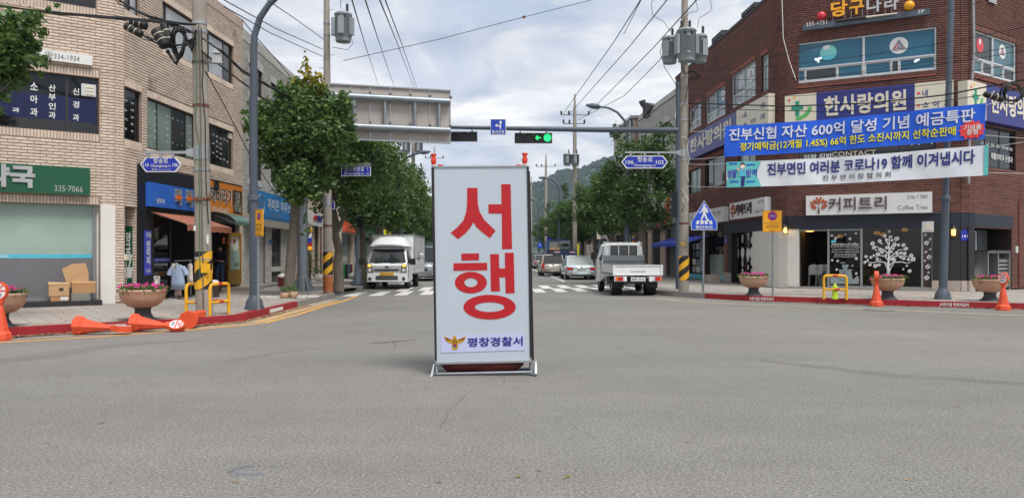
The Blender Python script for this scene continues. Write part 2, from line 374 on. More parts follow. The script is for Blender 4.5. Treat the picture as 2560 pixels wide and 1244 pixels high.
mat('yellow_paint', (226, 168, 24), .5, var=.08, vs=5, dirt=((150, 112, 30), 9, .66)); mat('black_paint', (28, 28, 28), .55, var=.15, dirt=((90, 84, 50), 11, .66)); mat('red_band', (188, 44, 34), .5, var=.1)
mat('kerb_red', (150, 30, 40), .75, var=.12, vs=3, bump=.3, bs=50, dirt=((120, 66, 60), 5, .62)); mat('kerb_grey', (136, 133, 127), .85, var=.12, vs=5, bump=.3, bs=60)
mat('paver', (158, 152, 144), .85, var=.06, vs=5, isl=.11, bump=.3, bs=70, dirt=((118, 110, 102), 2.2, .6)); mat('paver_pink', (164, 146, 136), .85, var=.06, vs=5, isl=.09, bump=.3, bs=70)
mat('paver_joint', (112, 106, 98), .95, var=.15); mat('pavement_far', (150, 144, 136), .9, var=.10, vs=1.2)
mat('sand_edge', (168, 152, 130), .95, var=.2, vs=3, dirt=((126, 118, 106), 3, .5)); mat('line_yellow', (214, 160, 76), .75, var=.08, vs=4, dirt=((160, 140, 108), 7, .62)); mat('line_white', (212, 210, 204), .7, var=.06, dirt=((158, 154, 148), 8, .62))
mat('bowl_stone', (186, 150, 124), .7, var=.10, vs=60, bump=.25, bs=160, dirt=((140, 110, 92), 3, .62)); mat('bowl_foot', (52, 56, 62), .65, var=.2, vs=60); mat('soil', (38, 30, 24), .95)
mat('petal_magenta', (196, 36, 128), .6, var=0, isl=.25); mat('lime', (190, 226, 30), .5, var=.05); mat('cardboard', (176, 134, 92), .85, var=.08, vs=3); mat('cardboard_pale', (188, 152, 112), .85, var=.08); mat('foam_grey', (130, 128, 118), .8)
mat('sign_blue', (26, 60, 168), .4, var=.03); mat('sign_navy', (34, 42, 120), .45, var=.05); mat('sign_cream', (210, 204, 184), .5, var=.05, dirt=((180, 172, 152), 2, .62)); mat('sign_white', (218, 218, 216), .45, var=.03); mat('sign_green', (14, 82, 54), .45, var=.06)
mat('street_blue', (22, 44, 160), .35, var=.02); mat('letter_silver', (184, 184, 184), .3, metal=.5, var=.05); mat('letter_brown', (66, 50, 44), .5); mat('letter_grey', (92, 92, 92), .5); mat('letter_navy', (30, 42, 120), .5); mat('letter_dark', (40, 42, 48), .5)
mat('banner_blue', (16, 90, 214), .6, var=.05, vs=2); mat('banner_white', (220, 223, 229), .6, var=.03, vs=2); mat('banner_teal', (96, 190, 190), .6, var=.03); mat('banner_yellow', (236, 226, 50), .6, var=0); mat('banner_red', (222, 54, 54), .6, var=0)
mat('lav_letter', (206, 212, 238), .6, var=0); mat('skin_print', (230, 176, 150), .6, var=0)
mat('orange_sign', (206, 122, 30), .5, var=.08, vs=3); mat('awning_brown', (158, 98, 74), .8, var=.1, vs=5); mat('awning_green', (84, 118, 104), .35, var=.1); mat('awning_blue', (24, 66, 190), .6, var=.06)
mat('sign_blue2', (40, 98, 190), .5, var=.1, vs=1.5, dirt=((70, 124, 170), 2, .6)); mat('sign_teal_blue', (40, 120, 180), .5, var=.12, vs=1.2); mat('vinyl_purple', (66, 72, 178), .5); mat('stripe_cyan', (84, 180, 202), .4)
mat('grey_panel', (108, 108, 112), .5, var=.05); mat('plinth_black', (36, 36, 38), .6, var=.3); mat('plinth_pink', (162, 150, 140), .7, var=.08, isl=.08)
mat('warn_yellow', (242, 172, 20), .5, var=.03); mat('warn_blue', (40, 60, 150), .5); mat('gold', (196, 148, 40), .4, metal=.2); mat('gold_door', (138, 104, 18), .45, var=.1)
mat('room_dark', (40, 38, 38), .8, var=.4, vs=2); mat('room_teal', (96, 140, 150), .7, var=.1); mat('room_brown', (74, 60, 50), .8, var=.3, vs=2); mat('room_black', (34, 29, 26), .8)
mat('tube_light', (240, 250, 255), .5, var=0, emit=9); mat('bulb', (255, 240, 220), .5, var=0, emit=4); mat('bulb_warm', (255, 190, 90), .5, var=0, emit=3); mat('led_green', (30, 235, 110), .5, var=0, emit=1.1); mat('amber_lit', (255, 170, 50), .4, var=0, emit=1.5)
mat('lens_dark', (26, 26, 28), .35); mat('signal_black', (20, 22, 26), .5)
mat('car_white', (220, 223, 222), .28, var=.03, coat=.5, dirt=((176, 172, 164), 2.5, .62)); mat('car_ice', (196, 212, 218), .25, var=.02, coat=.7); mat('car_beige', (166, 160, 146), .3, metal=.3, var=.02, coat=.6); mat('car_silver', (150, 154, 158), .3, metal=.5, var=.02, coat=.6)
mat('car_grey', (92, 96, 102), .3, metal=.4, var=.02, coat=.6); mat('truck_blue', (26, 66, 122), .4, var=.06); mat('truck_navy', (30, 44, 78), .45, var=.08); mat('tarp_grey', (110, 118, 122), .7, var=.1)
mat('tyre', (24, 24, 25), .85, var=.2); mat('rim', (120, 122, 124), .35, metal=.7); mat('car_trim', (34, 35, 38), .6); mat('tail_red', (180, 30, 28), .2, var=.1); mat('tail_orange', (220, 110, 40), .25); mat('plate_white', (206, 208, 204), .5); mat('plate_yellow', (224, 164, 30), .5)
mat('bark', (98, 91, 80), .95, var=.25, vs=9, bump=.9, bs=18, stretch=(1, 1, .3)); mat('pebble', (196, 192, 188), .8, var=.05, isl=.2); mat('leaf_litter', (150, 118, 84), .9, var=0, isl=.35)
leafmat('leaf_green', (54, 88, 46), (108, 136, 68)); leafmat('leaf_dark', (48, 80, 45), (96, 124, 62)); leafmat('leaf_yellow', (124, 128, 40), (176, 152, 40), .35); leafmat('leaf_plant', (70, 104, 50), (130, 150, 90))
mat('skin', (176, 132, 108), .6, var=.04); mat('cloth_black', (24, 26, 34), .9); mat('denim', (46, 66, 104), .9, var=.15, vs=20); mat('hair', (16, 14, 14), .7); mat('shirt_blue', (150, 166, 190), .9, var=.06); mat('cloth_pale', (216, 206, 198), .9); mat('cloth_green', (30, 120, 60), .9); mat('cloth_pink', (210, 176, 172), .9)
mat('ball_red', (200, 50, 60), .3); mat('ball_yellow', (240, 168, 30), .3); mat('ball_teal', (120, 196, 190), .3); mat('petal_orange', (232, 112, 30), .6); mat('hill_green', (52, 74, 46), .95, var=.3, vs=.012)
mat('post_red', (170, 30, 36), .5); mat('orange_facade', (200, 84, 44), .6, var=.1); mat('sign_purple', (86, 28, 66), .5); mat('metal_door', (122, 128, 136), .5, metal=.3, var=.12, vs=2); mat('bag_red', (88, 28, 26), .75, var=.12, vs=8); mat('tile_blue', (50, 90, 160), .5)
# board front
mat('board_white', (180, 190, 200), .42, var=.04, vs=.9, dirt=((150, 158, 166), 2.2, .66)); mat('board_plate', (186, 190, 222), .4, var=.02); mat('print_red', (178, 16, 26), .4, var=.03); mat('print_navy', (18, 34, 130), .4, var=0)
# asphalt: pale worn asphalt with stone speckle, faint lighter and darker sweeps
def asphalt():
    m = mat('asphalt', (122, 120, 114), .88, var=0); t = m.node_tree; nn = t.nodes; l = t.links; b = nn['Principled BSDF']; co = nn.new('ShaderNodeTexCoord')
    def noise(sc, det=3, rg=.5, st=(1, 1, 1)):
        mp = nn.new('ShaderNodeMapping'); mp.inputs['Scale'].default_value = st; l.new(co.outputs['Object'], mp.inputs[0])
        n = nn.new('ShaderNodeTexNoise'); n.inputs['Scale'].default_value = sc; n.inputs['Detail'].default_value = det; n.inputs['Roughness'].default_value = rg; l.new(mp.outputs[0], n.inputs['Vector']); return n.outputs['Fac']
    def mr(f, a, b_, c, d):
        n = nn.new('ShaderNodeMapRange'); n.inputs[1].default_value = a; n.inputs[2].default_value = b_; n.inputs[3].default_value = c; n.inputs[4].default_value = d; l.new(f, n.inputs[0]); return n.outputs[0]
    def mul(a, c):
        n = nn.new('ShaderNodeMath'); n.operation = 'MULTIPLY'; l.new(a, n.inputs[0]); l.new(c, n.inputs[1]); return n.outputs[0]
    v = mr(noise(44, 2, .8), .32, .68, .50, 1.50)
    v = mul(v, mr(noise(140, 2, .8), .3, .7, .72, 1.28)); v = mul(v, mr(noise(.22, 5, .6), .3, .7, .90, 1.10)); v = mul(v, mr(noise(.5, 6, .6, (.25, 1.6, 1)), .3, .7, .93, 1.07)); v = mul(v, mr(noise(3, 5, .7), .3, .7, .93, 1.07))
    vo = nn.new('ShaderNodeTexVoronoi'); vo.inputs['Scale'].default_value = 60; l.new(co.outputs['Object'], vo.inputs['Vector'])
    sp = mr(vo.outputs['Distance'], .12, .26, 1.9, 1.0); v = mul(v, sp)
    tint = nn.new('ShaderNodeMix'); tint.data_type = 'RGBA'; tint.inputs[6].default_value = lin((121, 118, 113)); tint.inputs[7].default_value = lin((115, 114, 109)); l.new(mr(noise(.12, 3), .4, .6, 0, 1), tint.inputs[0])
    h = nn.new('ShaderNodeHueSaturation'); l.new(tint.outputs[2], h.inputs['Color']); l.new(v, h.inputs['Value']); l.new(h.outputs[0], b.inputs['Base Color'])
    bp = nn.new('ShaderNodeBump'); bp.inputs['Strength'].default_value = .6; bp.inputs['Distance'].default_value = .006; l.new(noise(90, 3, .7), bp.inputs['Height']); l.new(bp.outputs[0], b.inputs['Normal'])
    return m
asphalt()
def worn(n, c, sc=3, thr=.5, soft=.15, st=(1, 1, 1), op=1.0):
    m = mat(n, c, .9, var=0); t = m.node_tree; nn = t.nodes; l = t.links; b = nn['Principled BSDF']; co = nn.new('ShaderNodeTexCoord')
    mp = nn.new('ShaderNodeMapping'); mp.inputs['Scale'].default_value = st; l.new(co.outputs['Object'], mp.inputs[0])
    no = nn.new('ShaderNodeTexNoise'); no.inputs['Scale'].default_value = sc; no.inputs['Detail'].default_value = 8; no.inputs['Roughness'].default_value = .75; l.new(mp.outputs[0], no.inputs['Vector'])
    mr = nn.new('ShaderNodeMapRange'); mr.inputs[1].default_value = thr-soft; mr.inputs[2].default_value = thr+soft; mr.inputs[4].default_value = op; l.new(no.outputs['Fac'], mr.inputs[0]); l.new(mr.outputs[0], b.inputs['Alpha'])
worn('tyre_mark', (78, 77, 75), 2.5, .5, .3, (1, 1, 1), .22); worn('tyre_mark2', (62, 62, 61), 4, .5, .3, op=.55); worn('paint_blue', (72, 104, 132), 9, .52, .14, op=.55); worn('scuff_white', (190, 190, 186), 6, .52, .12, op=.6); worn('crack', (44, 43, 42), 12, .35, .15, op=.9); worn('puddle_blue', (120, 160, 186), 5, .35, .2, op=.8); worn('yellow_faded', (190, 160, 112), 3, .42, .2, op=.8)

# ---------------------------------------------------------------- ground
MB().quad((-1600, -300, 0), (1600, -300, 0), (1600, 1900, 0), (-1600, 1900, 0)).build('road', 'asphalt', kind='structure')
KL = [(-16, 7.9), (-9.13, 13.77), (-8.4, 14.47), (-6.58, 15.87), (-5.94, 16.96)]                     # left kerb, near corner
KL2 = [(-6.03, 17.5), (-6.04, 21.4), (-6.1, 26.2)]
KR = [(5.45, 31.2), (5.30, 29.5), (5.33, 28.2), (5.75, 27.0), (6.54, 25.8)]
KR2 = [(6.54, 25.8), (7.6, 24.36), (9.73, 23.1), (10.5, 22.4), (13.3, 20.9), (13.95, 20.65), (30, 15.2)]
def far_l(D): return -6.35-.036*(D-32)
def far_r(D): return 5.5-.036*(D-34)
PZ = .16
def sheet(pts, z, name, m, kind='structure', parent=None, **k): return MB().add([(x, y, z) for x, y in pts], [tuple(range(len(pts)))]).build(name, m, parent, kind=kind, **k)
lp = [KL[0]]+KL[1:]+KL2+[(-6.9, 27.2), (far_l(31), 31), (far_l(300), 300), (-80, 300), (-80, 7.9)]
lp = [(x-.1 if i and i < len(lp)-3 else x, y) for i, (x, y) in enumerate(lp)]
pave_l = sheet(lp, PZ-.02, 'pavement', 'pavement_far')
rp = [(far_r(300), 300), (far_r(34), 34)]+KR+KR2[1:]+[(80, 15.2), (80, 300)]
rp = [(x+.1, y) for x, y in rp]
pave_r = sheet(rp, PZ-.02, 'pavement', 'pavement_far')
def kerb(pts, m, w=.16, h=PZ+.01, side=1, name='kerb', st=1.0):
    k = thing(name, None, None, (pts[0][0], pts[0][1], 0), kind='structure')
    for i in range(len(pts)-1):
        a, b = Vector(pts[i]), Vector(pts[i+1]); L = (b-a).length; d = (b-a)/L; nn = max(1, round(L/st)); nv = Vector((-d.y, d.x))*side*w
        if L > 25: nn = 24
        for j in range(nn):
            p, q = a+d*(L*j/nn+.004), a+d*(L*(j+1)/nn-.004); dz = random.uniform(-.004, .004)
            MB().hexa([(p.x, p.y, -.05), (q.x, q.y, -.05), (q.x+nv.x, q.y+nv.y, -.05), (p.x+nv.x, p.y+nv.y, -.05), (p.x, p.y, h+dz), (q.x, q.y, h+dz), (q.x+nv.x, q.y+nv.y, h+dz-.004), (p.x+nv.x, p.y+nv.y, h+dz-.004)]).build('kerb_stone', m, k)
    return k
kerb(KL, 'kerb_red'); kerb(KL2[:2], 'kerb_red'); kerb([KL2[1], KL2[2], (-6.9, 26.9)], 'kerb_grey'); kerb([(-6.05, 17.0), (-6.03, 17.5)], 'kerb_red', st=2)
kerb([(far_l(31.5), 31.5), (far_l(70), 70), (far_l(200), 200)], 'kerb_grey', h=.15, st=2)
kerb(KR2, 'kerb_red', side=1); kerb([(far_r(200), 200), (far_r(80), 80), (far_r(34), 34)]+KR, 'kerb_grey', st=2)
def ribbon(pts, w, z, name, m, **k):
    mb = MB(); P_ = [Vector(p) for p in pts]; vs = []
    for i, p in enumerate(P_):
        t = (P_[min(i+1, len(P_)-1)]-P_[max(i-1, 0)]).normalized(); n = Vector((-t.y, t.x)); ww = (w[i] if isinstance(w, list) else w)/2
        vs += [(p.x+n.x*ww, p.y+n.y*ww, z), (p.x-n.x*ww, p.y-n.y*ww, z)]
    mb.add(vs, [(2*i, 2*i+1, 2*i+3, 2*i+2) for i in range(len(P_)-1)])
    return mb.build(name, m, kind='structure', **k)
def gp(*l): return [(G(x, y).x, G(x, y).y) for x, y in l]
ribbon(gp((-260, 872), (0, 856), (240, 842), (480, 824), (600, 814), (662, 807), (744, 786), (800, 768), (860, 752), (892, 740)), .13, .004, 'yellow_line', 'line_yellow')
ribbon(gp((640, 806), (700, 789), (760, 774), (845, 752)), .10, .004, 'yellow_line', 'line_yellow')
ribbon(gp((1640, 745), (1700, 752), (1790, 757), (1900, 762), (2080, 768), (2180, 773), (2330, 779), (2560, 789), (2800, 800)), .28, .004, 'gutter_strip', 'sand_edge')
ribbon(gp((20, 850), (177, 839), (492, 820), (600, 809), (640, 803), (744, 773), (836, 748)), [.14, .2, .28, .4, .55, .5, .3], .0035, 'gutter_strip', 'sand_edge')
ribbon(gp((1660, 756), (1900, 771), (2180, 781), (2560, 799)), .12, .0045, 'yellow_line', 'yellow_faded')
ribbon(gp((1308, 663), (1340, 675.5), (1378, 690.5), (1411.5, 704)), .14, .004, 'lane_line', 'line_white'); ribbon(gp((1330, 650), (1345, 655), (1352, 658)), .12, .004, 'lane_line', 'line_white')
ribbon(gp((1000, 711), (1030, 702), (1076, 690)), .13, .004, 'lane_line', 'line_white')
ribbon(gp((905, 733), (934, 734)), .12, .004, 'lane_line', 'line_white'); ribbon(gp((1040, 709), (1085, 709)), .12, .004, 'lane_line', 'line_white')
cw = thing('crosswalk', None, None, (0, 31, 0), kind='structure')
for row, x0, y0, sl, ph, y1 in (('B', -4.98, 29.0, .397, 0, 3.0), ('A', -3.9, 32.9, .36, .43, 3.2)):
    for k in range(-1, 13):
        x = x0-.25+ph*0+k*.87; yc = y0+sl*(x-x0)
        if row == 'A': x += .225
        if x > 5.3: continue
        w = .44; MB().hexa([(x+.036*1.5, yc-y1/2, -.01), (x+w+.036*1.5, yc-y1/2+w*sl, -.01), (x+w-.036*1.5, yc+y1/2+w*sl, -.01), (x-.036*1.5, yc+y1/2, -.01),
                            (x+.036*1.5, yc-y1/2, .004), (x+w+.036*1.5, yc-y1/2+w*sl, .004), (x+w-.036*1.5, yc+y1/2+w*sl, .004), (x-.036*1.5, yc+y1/2, .004)]).build('crossing_block', 'line_white', cw)
ribbon(gp((-60, 912), (120, 888), (260, 866), (400, 856), (520, 850)), [.5, .6, .5, .35, .1], .003, 'tyre_mark', 'tyre_mark')
ribbon(gp((560, 905), (700, 880), (800, 872)), [.1, .2, .1], .003, 'tyre_mark', 'tyre_mark'); ribbon(gp((1900, 900), (2200, 935), (2560, 960)), [.15, .35, .3], .003, 'tyre_mark', 'tyre_mark')
ribbon(gp((915, 858), (960, 856), (1040, 848)), [.05, .22, .1], .0035, 'tyre_mark', 'tyre_mark2')
def crack(pts, w, name='road_crack'):
    o = []
    for i in range(len(pts)-1):
        for k in range(8):
            t = k/8; o.append((pts[i][0]*(1-t)+pts[i+1][0]*t+random.uniform(-2.5, 2.5), pts[i][1]*(1-t)+pts[i+1][1]*t+random.uniform(-.6, .6)))
    ribbon(gp(*o), [w*random.uniform(.4, 1.3) for _ in o], .0036, name, 'crack')
crack([(983, 852), (990, 865), (978, 880)], .008); crack([(1165, 985), (1120, 1030), (1098, 1075)], .005); crack([(1420, 1060), (1500, 1100)], .003)
ribbon(gp((572, 1180), (600, 1168), (650, 1163), (692, 1166)), [.03, .10, .03, .05], .004, 'blue_paint_mark', 'paint_blue'); ribbon(gp((575, 1182), (600, 1187), (640, 1186), (665, 1182)), [.08, .07, .03, .02], .0044, 'blue_paint_mark', 'paint_blue')
ribbon(gp((912, 937), (950, 932), (1000, 936)), .03, .004, 'chalk_scuff', 'scuff_white'); ribbon(gp((245, 1060), (262, 1055)), .015, .004, 'chalk_scuff', 'crack'); ribbon(gp((112, 1109), (124, 1107)), .012, .004, 'chalk_scuff', 'crack')
c = G(2197, 775); MB().lathe((c.x, c.y, -.02), [(.40, 0), (.40, .026), (.33, .026), (.32, .022), (.0001, .022)], 28, False).build('manhole_cover', 'concrete_dark', label='dark round manhole cover in the asphalt before the right kerb', cat='manhole cover')
c = G(1998, 728, PZ); MB().lathe((c.x, c.y, PZ-.02), [(.36, 0), (.36, .026), (.0001, .03)], 24, False).build('manhole_cover', 'concrete_dark', label='dark round cover set in the right pavement before the coffee shop door', cat='manhole cover')
c = G(278, 764, PZ); MB().lathe((c.x, c.y, PZ-.02), [(.36, 0), (.36, .024), (.0001, .026)], 24, False).build('manhole_cover', 'puddle_blue', label='pale blue round cover in the pavement by the white pillar', cat='manhole cover')
# pavers
def inside(p, poly):
    c = False; j = len(poly)-1
    for i in range(len(poly)):
        if (poly[i][1] > p[1]) != (poly[j][1] > p[1]) and p[0] < (poly[j][0]-poly[i][0])*(p[1]-poly[i][1])/(poly[j][1]-poly[i][1])+poly[i][0]: c = not c
        j = i
    return c
def pave(poly, org, ang, tw, th, parent, near=300, pinkish=.25, maxd=40, seed=3):
    r = random.Random(seed); cs, sn = math.cos(ang), math.sin(ang); tl = []
    for i in range(-70, 70):
        for j in range(-90, 90):
            u, v = (i+(.5 if j % 2 else 0))*tw, j*th; x, y = org[0]+u*cs-v*sn, org[1]+u*sn+v*cs
            if y < 3 or y > maxd or abs(x) > .72*y+1.2: continue
            if all(inside((x+(a*tw*cs-b*th*sn)*.45, y+(a*tw*sn+b*th*cs)*.45), poly) for a in (-1, 1) for b in (-1, 1)): tl.append((x, y))
    tl.sort(key=lambda p: p[1]); ms = {}
    for c_ in ('paver', 'paver_pink'):
        me = bpy.data.meshes.new('paver'); q = MB(); w2, h2 = tw/2-.006, th/2-.006
        q.hexa([(a*cs-b*sn, a*sn+b*cs, z) for z, k in ((0, 0), (.026, .004)) for a, b in ((-w2+k, -h2+k), (w2-k, -h2+k), (w2-k, h2-k), (-w2+k, h2-k))]); me.from_pydata(q.v, [], q.f); me.materials.append(MC[c_]); ms[c_] = me
    rest = MB(); off = wloc(parent)
    for k, (x, y) in enumerate(tl):
        z = PZ-.02+r.uniform(-.002, .002); c_ = 'paver_pink' if r.random() < pinkish else 'paver'
        if k < near:
            o = bpy.data.objects.new('paver', ms[c_]); COL.objects.link(o); o.location = Vector((x, y, z))-off; o.parent = parent
        else: rest.add([(v.co.x+x, v.co.y+y, v.co.z+z) for v in ms[c_].vertices], [tuple(p.vertices) for p in ms[c_].polygons])
    if rest.v: rest.build('paver_field', 'paver', parent, kind='stuff')
PLl = [(-15.8, 8.3), (-9.28, 13.87), (-8.55, 14.6), (-6.75, 15.98), (-6.12, 17.05), (-6.2, 17.5), (-6.22, 21.4), (-6.3, 26.2), (-7.1, 27.2), (-7.1, 33), (-9.4, 33), (-10.2, 28.8), (-10.6, 20.7), (-12.7, 19), (-15.8, 17)]
pave(PLl, (-8.4, 14.5), math.atan2(1.4, 1.82), .6, .3, pave_l, maxd=34)
PRl = [(5.5, 30.8), (5.46, 29.5), (5.5, 28.25), (5.9, 27.1), (6.62, 26), (7.66, 24.56), (9.8, 23.3), (10.57, 22.6), (13.35, 21.1), (14.0, 20.85), (30, 15.4), (34, 28), (19.4, 29.3), (16.2, 27.2), (10.6, 30.2), (10.2, 40), (5.6, 40)]
pave(PRl, (10, 23.4), math.atan2(-1.5, 3.2), .6, .3, pave_r, maxd=38, seed=5)
# ---------------------------------------------------------------- left: beige brick corner building
def shell(pts, z, roofm, parent, back=None, wm='mortar_beige'):
    """plain back walls and flat roof over a footprint given as a list of points"""
    MB().add([(x, y, z) for x, y in pts], [tuple(range(len(pts)))]).build('roof', roofm, parent)
    mb = MB()
    for a, b in back or []:
        a, b = pts[a], pts[b]; mb.quad((a[0], a[1], 0), (b[0], b[1], 0), (b[0], b[1], z), (a[0], a[1], z))
    if mb.v: mb.build('wall', wm, parent)
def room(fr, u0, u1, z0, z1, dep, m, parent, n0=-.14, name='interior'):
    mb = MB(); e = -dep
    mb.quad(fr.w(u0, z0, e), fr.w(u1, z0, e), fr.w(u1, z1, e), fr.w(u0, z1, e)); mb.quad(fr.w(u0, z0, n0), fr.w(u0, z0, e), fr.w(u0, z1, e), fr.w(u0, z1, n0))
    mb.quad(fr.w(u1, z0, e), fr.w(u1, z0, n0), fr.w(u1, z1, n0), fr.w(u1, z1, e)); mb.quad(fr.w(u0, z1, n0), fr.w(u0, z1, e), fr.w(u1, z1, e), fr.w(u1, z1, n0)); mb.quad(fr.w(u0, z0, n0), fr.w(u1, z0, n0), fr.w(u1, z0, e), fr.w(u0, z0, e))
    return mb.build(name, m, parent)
def fr2(px0, D0, px1, D1): return Fr(XD(px0, D0), XD(px1, D1))
a0, b0 = XD(0, 19.07), XD(288, 20.57); L1 = Fr(a0-(b0-a0).normalized()*3.2, b0); L1C = Fr(b0, XD(309, 20.75)); L2 = fr2(309, 20.75, 606, 28.76); L3 = fr2(606, 28.76, 765, 38.7); L4 = fr2(765, 38.7, 846, 48.5)
ZL = 10.35
bl = thing('brick_building', 'three storey beige split brick corner building with dark windows above the pharmacy', 'building', (-12, 21, 0))
h1 = {'w2': L1.r(-150, 247.6, (247.6, 196), (247.6, 336)), 'w3': L1.r(-150, 240, (240, -95), (240, 22.5)), 'shop': (L1.u(-170), L1.u(249), .2, L1.hit(240, 512)[1])}
H1 = [h1['w2'], h1['w3'], h1['shop']+(.3, 1)]
h2 = {'w1': L2.r(311, 353.7, (308, 213.8), (308, 345.7)), 'w2': L2.r(368.4, 489, (368, 242), (368.4, 370)), 'w3': L2.r(505, 583, (583, 331), (583, 425)),
      'v2': L2.r(406, 497, (480, 50), (459, 148)), 'v3': L2.r(508, 584, (584, 118), (584, 212.7))}
z3t = h2['v3'][3]; h2['v1'] = L2.r(311, 349, (349, 0), (330, 33))[:3]+(z3t,)
zf = L2.hit(357, 413)[1]
H2 = [h2[k] for k in ('w1', 'w2', 'w3', 'v1', 'v2', 'v3')]+[(L2.u(311.5), L2.u(341), .16, L2.hit(311, 514)[1], .9, 0), (L2.u(342), L2.L-.28, .16, zf, .16, 0)]
wm = MB(); wallgrid(wm, L1, 0, L1.L, 0, ZL, H1); wallgrid(wm, L1C, 0, L1C.L, 0, ZL, []); wallgrid(wm, L2, 0, L2.L, 0, ZL, H2); wall = wm.build('wall', 'mortar_beige', bl)
pt = [tuple(L1.a), tuple(L1.w(L1.L, 0)[:2]), tuple(L2.a), tuple(L2.w(L2.L, 0)[:2]), (-24, 30), (-26, 17)]
shell(pt, ZL, 'roof_dark', bl, [(3, 4), (4, 5), (5, 0)])
lay_bricks(L1, bricks(L1, 0, L1.L, .2, ZL-.35, H1, seed=1), 'brick_beige', wall, near=300, seed=1, pick=lambda q: abs((q[0]+q[1])/2-4.4)+abs((q[2]+q[3])/2-4.3)*.8 if L1.u(5) < q[0] else 99)
lay_bricks(L1C, bricks(L1C, 0, L1C.L, .2, ZL-.35, [], L=.24, seed=2), 'brick_beige', wall, seed=2); lay_bricks(L2, bricks(L2, 0, L2.L, .2, ZL-.35, H2, seed=3), 'brick_beige', wall, seed=3)
for fr in (L1, L1C, L2): MB().fbox(fr, 0, fr.L, ZL-.35, ZL, -.1, .03).build('parapet', 'trim_pink', bl)
def sill(fr, h, m, parent, pr=.03): MB().fbox(fr, h[0], h[1], h[2]-.004, h[2]+.02, -.14, pr).build('sill', m, parent)
window(L1, *h1['w2'], bl, mull=[(L1.u(168)-h1['w2'][0])/(h1['w2'][1]-h1['w2'][0])], n=-.1); window(L1, *h1['w3'], bl, mull=[.66]); window(L2, *h2['w1'], bl)
fx = lambda f, h, *p: [(f.u(x)-h[0])/(h[1]-h[0]) for x in p]
window(L2, *h2['w2'], bl, mull=fx(L2, h2['w2'], 399, 436, 470), panes=['glass_green', 'glass_green', 'glass_smoke', 'glass_green']); window(L2, *h2['w3'], bl, mull=fx(L2, h2['w3'], 532, 562), panes=['glass_dark', 'glass_dark', 'glass_smoke'])
window(L2, *h2['v1'], bl, mull=[.5], panes=['glass_dark', 'glass_broken']); window(L2, *h2['v2'], bl, mull=[.14], panes=['glass_dark', 'glass_broken']); window(L2, *h2['v3'], bl, mull=fx(L2, h2['v3'], 527, 563), panes=['glass_dark', 'glass_broken', 'glass_dark'])
# navy film and lettering on the second-floor panes
u0, u1, z0, z1 = h1['w2']; MB().fbox(L1, u0+.05, u1-.06, L1.hit(120, 297)[1], L1.hit(120, 236)[1], -.095, -.092).build('window_film', 'film_navy', bl)
def col(fr, s, px, w, y0, y1, m='sign_white', n=-.09, par=None, bold=.02):
    for i, ch in enumerate(s):
        h_ = (y1-y0)/len(s); hh = min(h_*.86, w*1.15); yy = y0+(y1-y0-hh)*i/max(1, len(s)-1)+((y1-y0)*0 if len(s) > 1 else 0); a = fr.hit(px-w/2, yy, n); b = fr.hit(px+w/2, yy+hh, n); txt(ch, fr, a[0], b[0], b[1], a[1], n, m, par, bold)
col(L1, '소아과', 85, 19, 205, 291, par=bl); col(L1, '산부인과', 130.5, 18, 211, 297, par=bl); col(L1, '신경과', 190, 16, 220, 303, par=bl); col(L1, '과', 39.5, 19, 268, 284, par=bl)
col(L2, '비뇨기과', 314, 7, 247, 326, par=bl); col(L2, '이비인후과', 330, 7, 254, 332, par=bl); col(L2, '피부과', 373, 5, 270, 343, par=bl); col(L2, '통증의학과', 387, 6, 275, 348, par=bl); col(L2, '여성암검진', 417.5, 6, 288, 357, par=bl); col(L2, '내과', 430.5, 6, 292, 360, par=bl)
col(L2, '외과', 443, 5, 298, 365, 'letter_silver', par=bl); col(L2, '소아과', 455, 5, 302, 367, 'letter_silver', par=bl); col(L2, '산부인과', 474, 6, 312, 371, par=bl)
for s, x, a, b in (('신부과', 533, 333, 385), ('통증의학과', 542, 338, 395), ('여성암검진', 551, 343, 400), ('내과', 560, 345, 402), ('외과', 568, 350, 408)): col(L2, s, x, 5.5, a, b, par=bl)
q = L1.r(203, 239.5, (220, 211), (220, 241), -.08); v = MB(); v.fbox(L1, q[0], q[1], q[2], q[3], -.09, -.05); vn = v.build('vent', 'frame_white', bl)
for k in range(3): zk = q[2]+(q[3]-q[2])*(.12+.28*k); MB().fbox(L1, q[0]+.1, q[1]-.05, zk, zk+(q[3]-q[2])*.2, -.05, -.035).build('louvre', 'sign_cream', vn)
q = L2.r(570, 581, (575, 334), (575, 347), -.08); MB().fbox(L2, q[0], q[1], q[2], q[3], -.09, -.04).build('vent', 'sign_cream', bl)
# pharmacy front
s0, s1, sz0, sz1 = h1['shop'][:4]; ze = L1.hit(231, 742)[1]; zc0, zc1 = L1.hit(231, 645)[1], L1.hit(231, 635)[1]; ur = L1.u(231, -.25)
fp = MB(); fp.fbox(L1, s0, ur+.09, sz0, ze, -.32, -.2).fbox(L1, ur, ur+.09, ze, sz1, -.3, -.2); fp.build('shop_frame', 'frame_alu', bl)
MB().fbox(L1, s0, ur, zc1, sz1, -.26, -.25).build('shop_window', 'glass_frost', bl); MB().fbox(L1, s0, ur, zc0, zc1, -.26, -.246).build('window_stripe', 'stripe_cyan', bl); MB().fbox(L1, s0, ur, ze, zc0, -.26, -.25).build('shop_panel', 'grey_panel', bl)
q = L1.r(0, 22, (10, 637), (10, 643), -.24); txt('2066', L1, *q, -.244, 'sign_white', bl)
MB().fbox(L1, ur+.09, s1, sz0, sz1, -.3, -.16).build('reveal', 'plaster_white', bl); MB().fbox(L1, L1.u(251), L1.L, .165, sz1+.01, -.02, .05).build('pillar', 'white_wall', bl)
MB().fbox(L1, 0, L1.u(254, .4), .14, .17+.12, -.1, .55).build('step', 'plinth_black', bl)
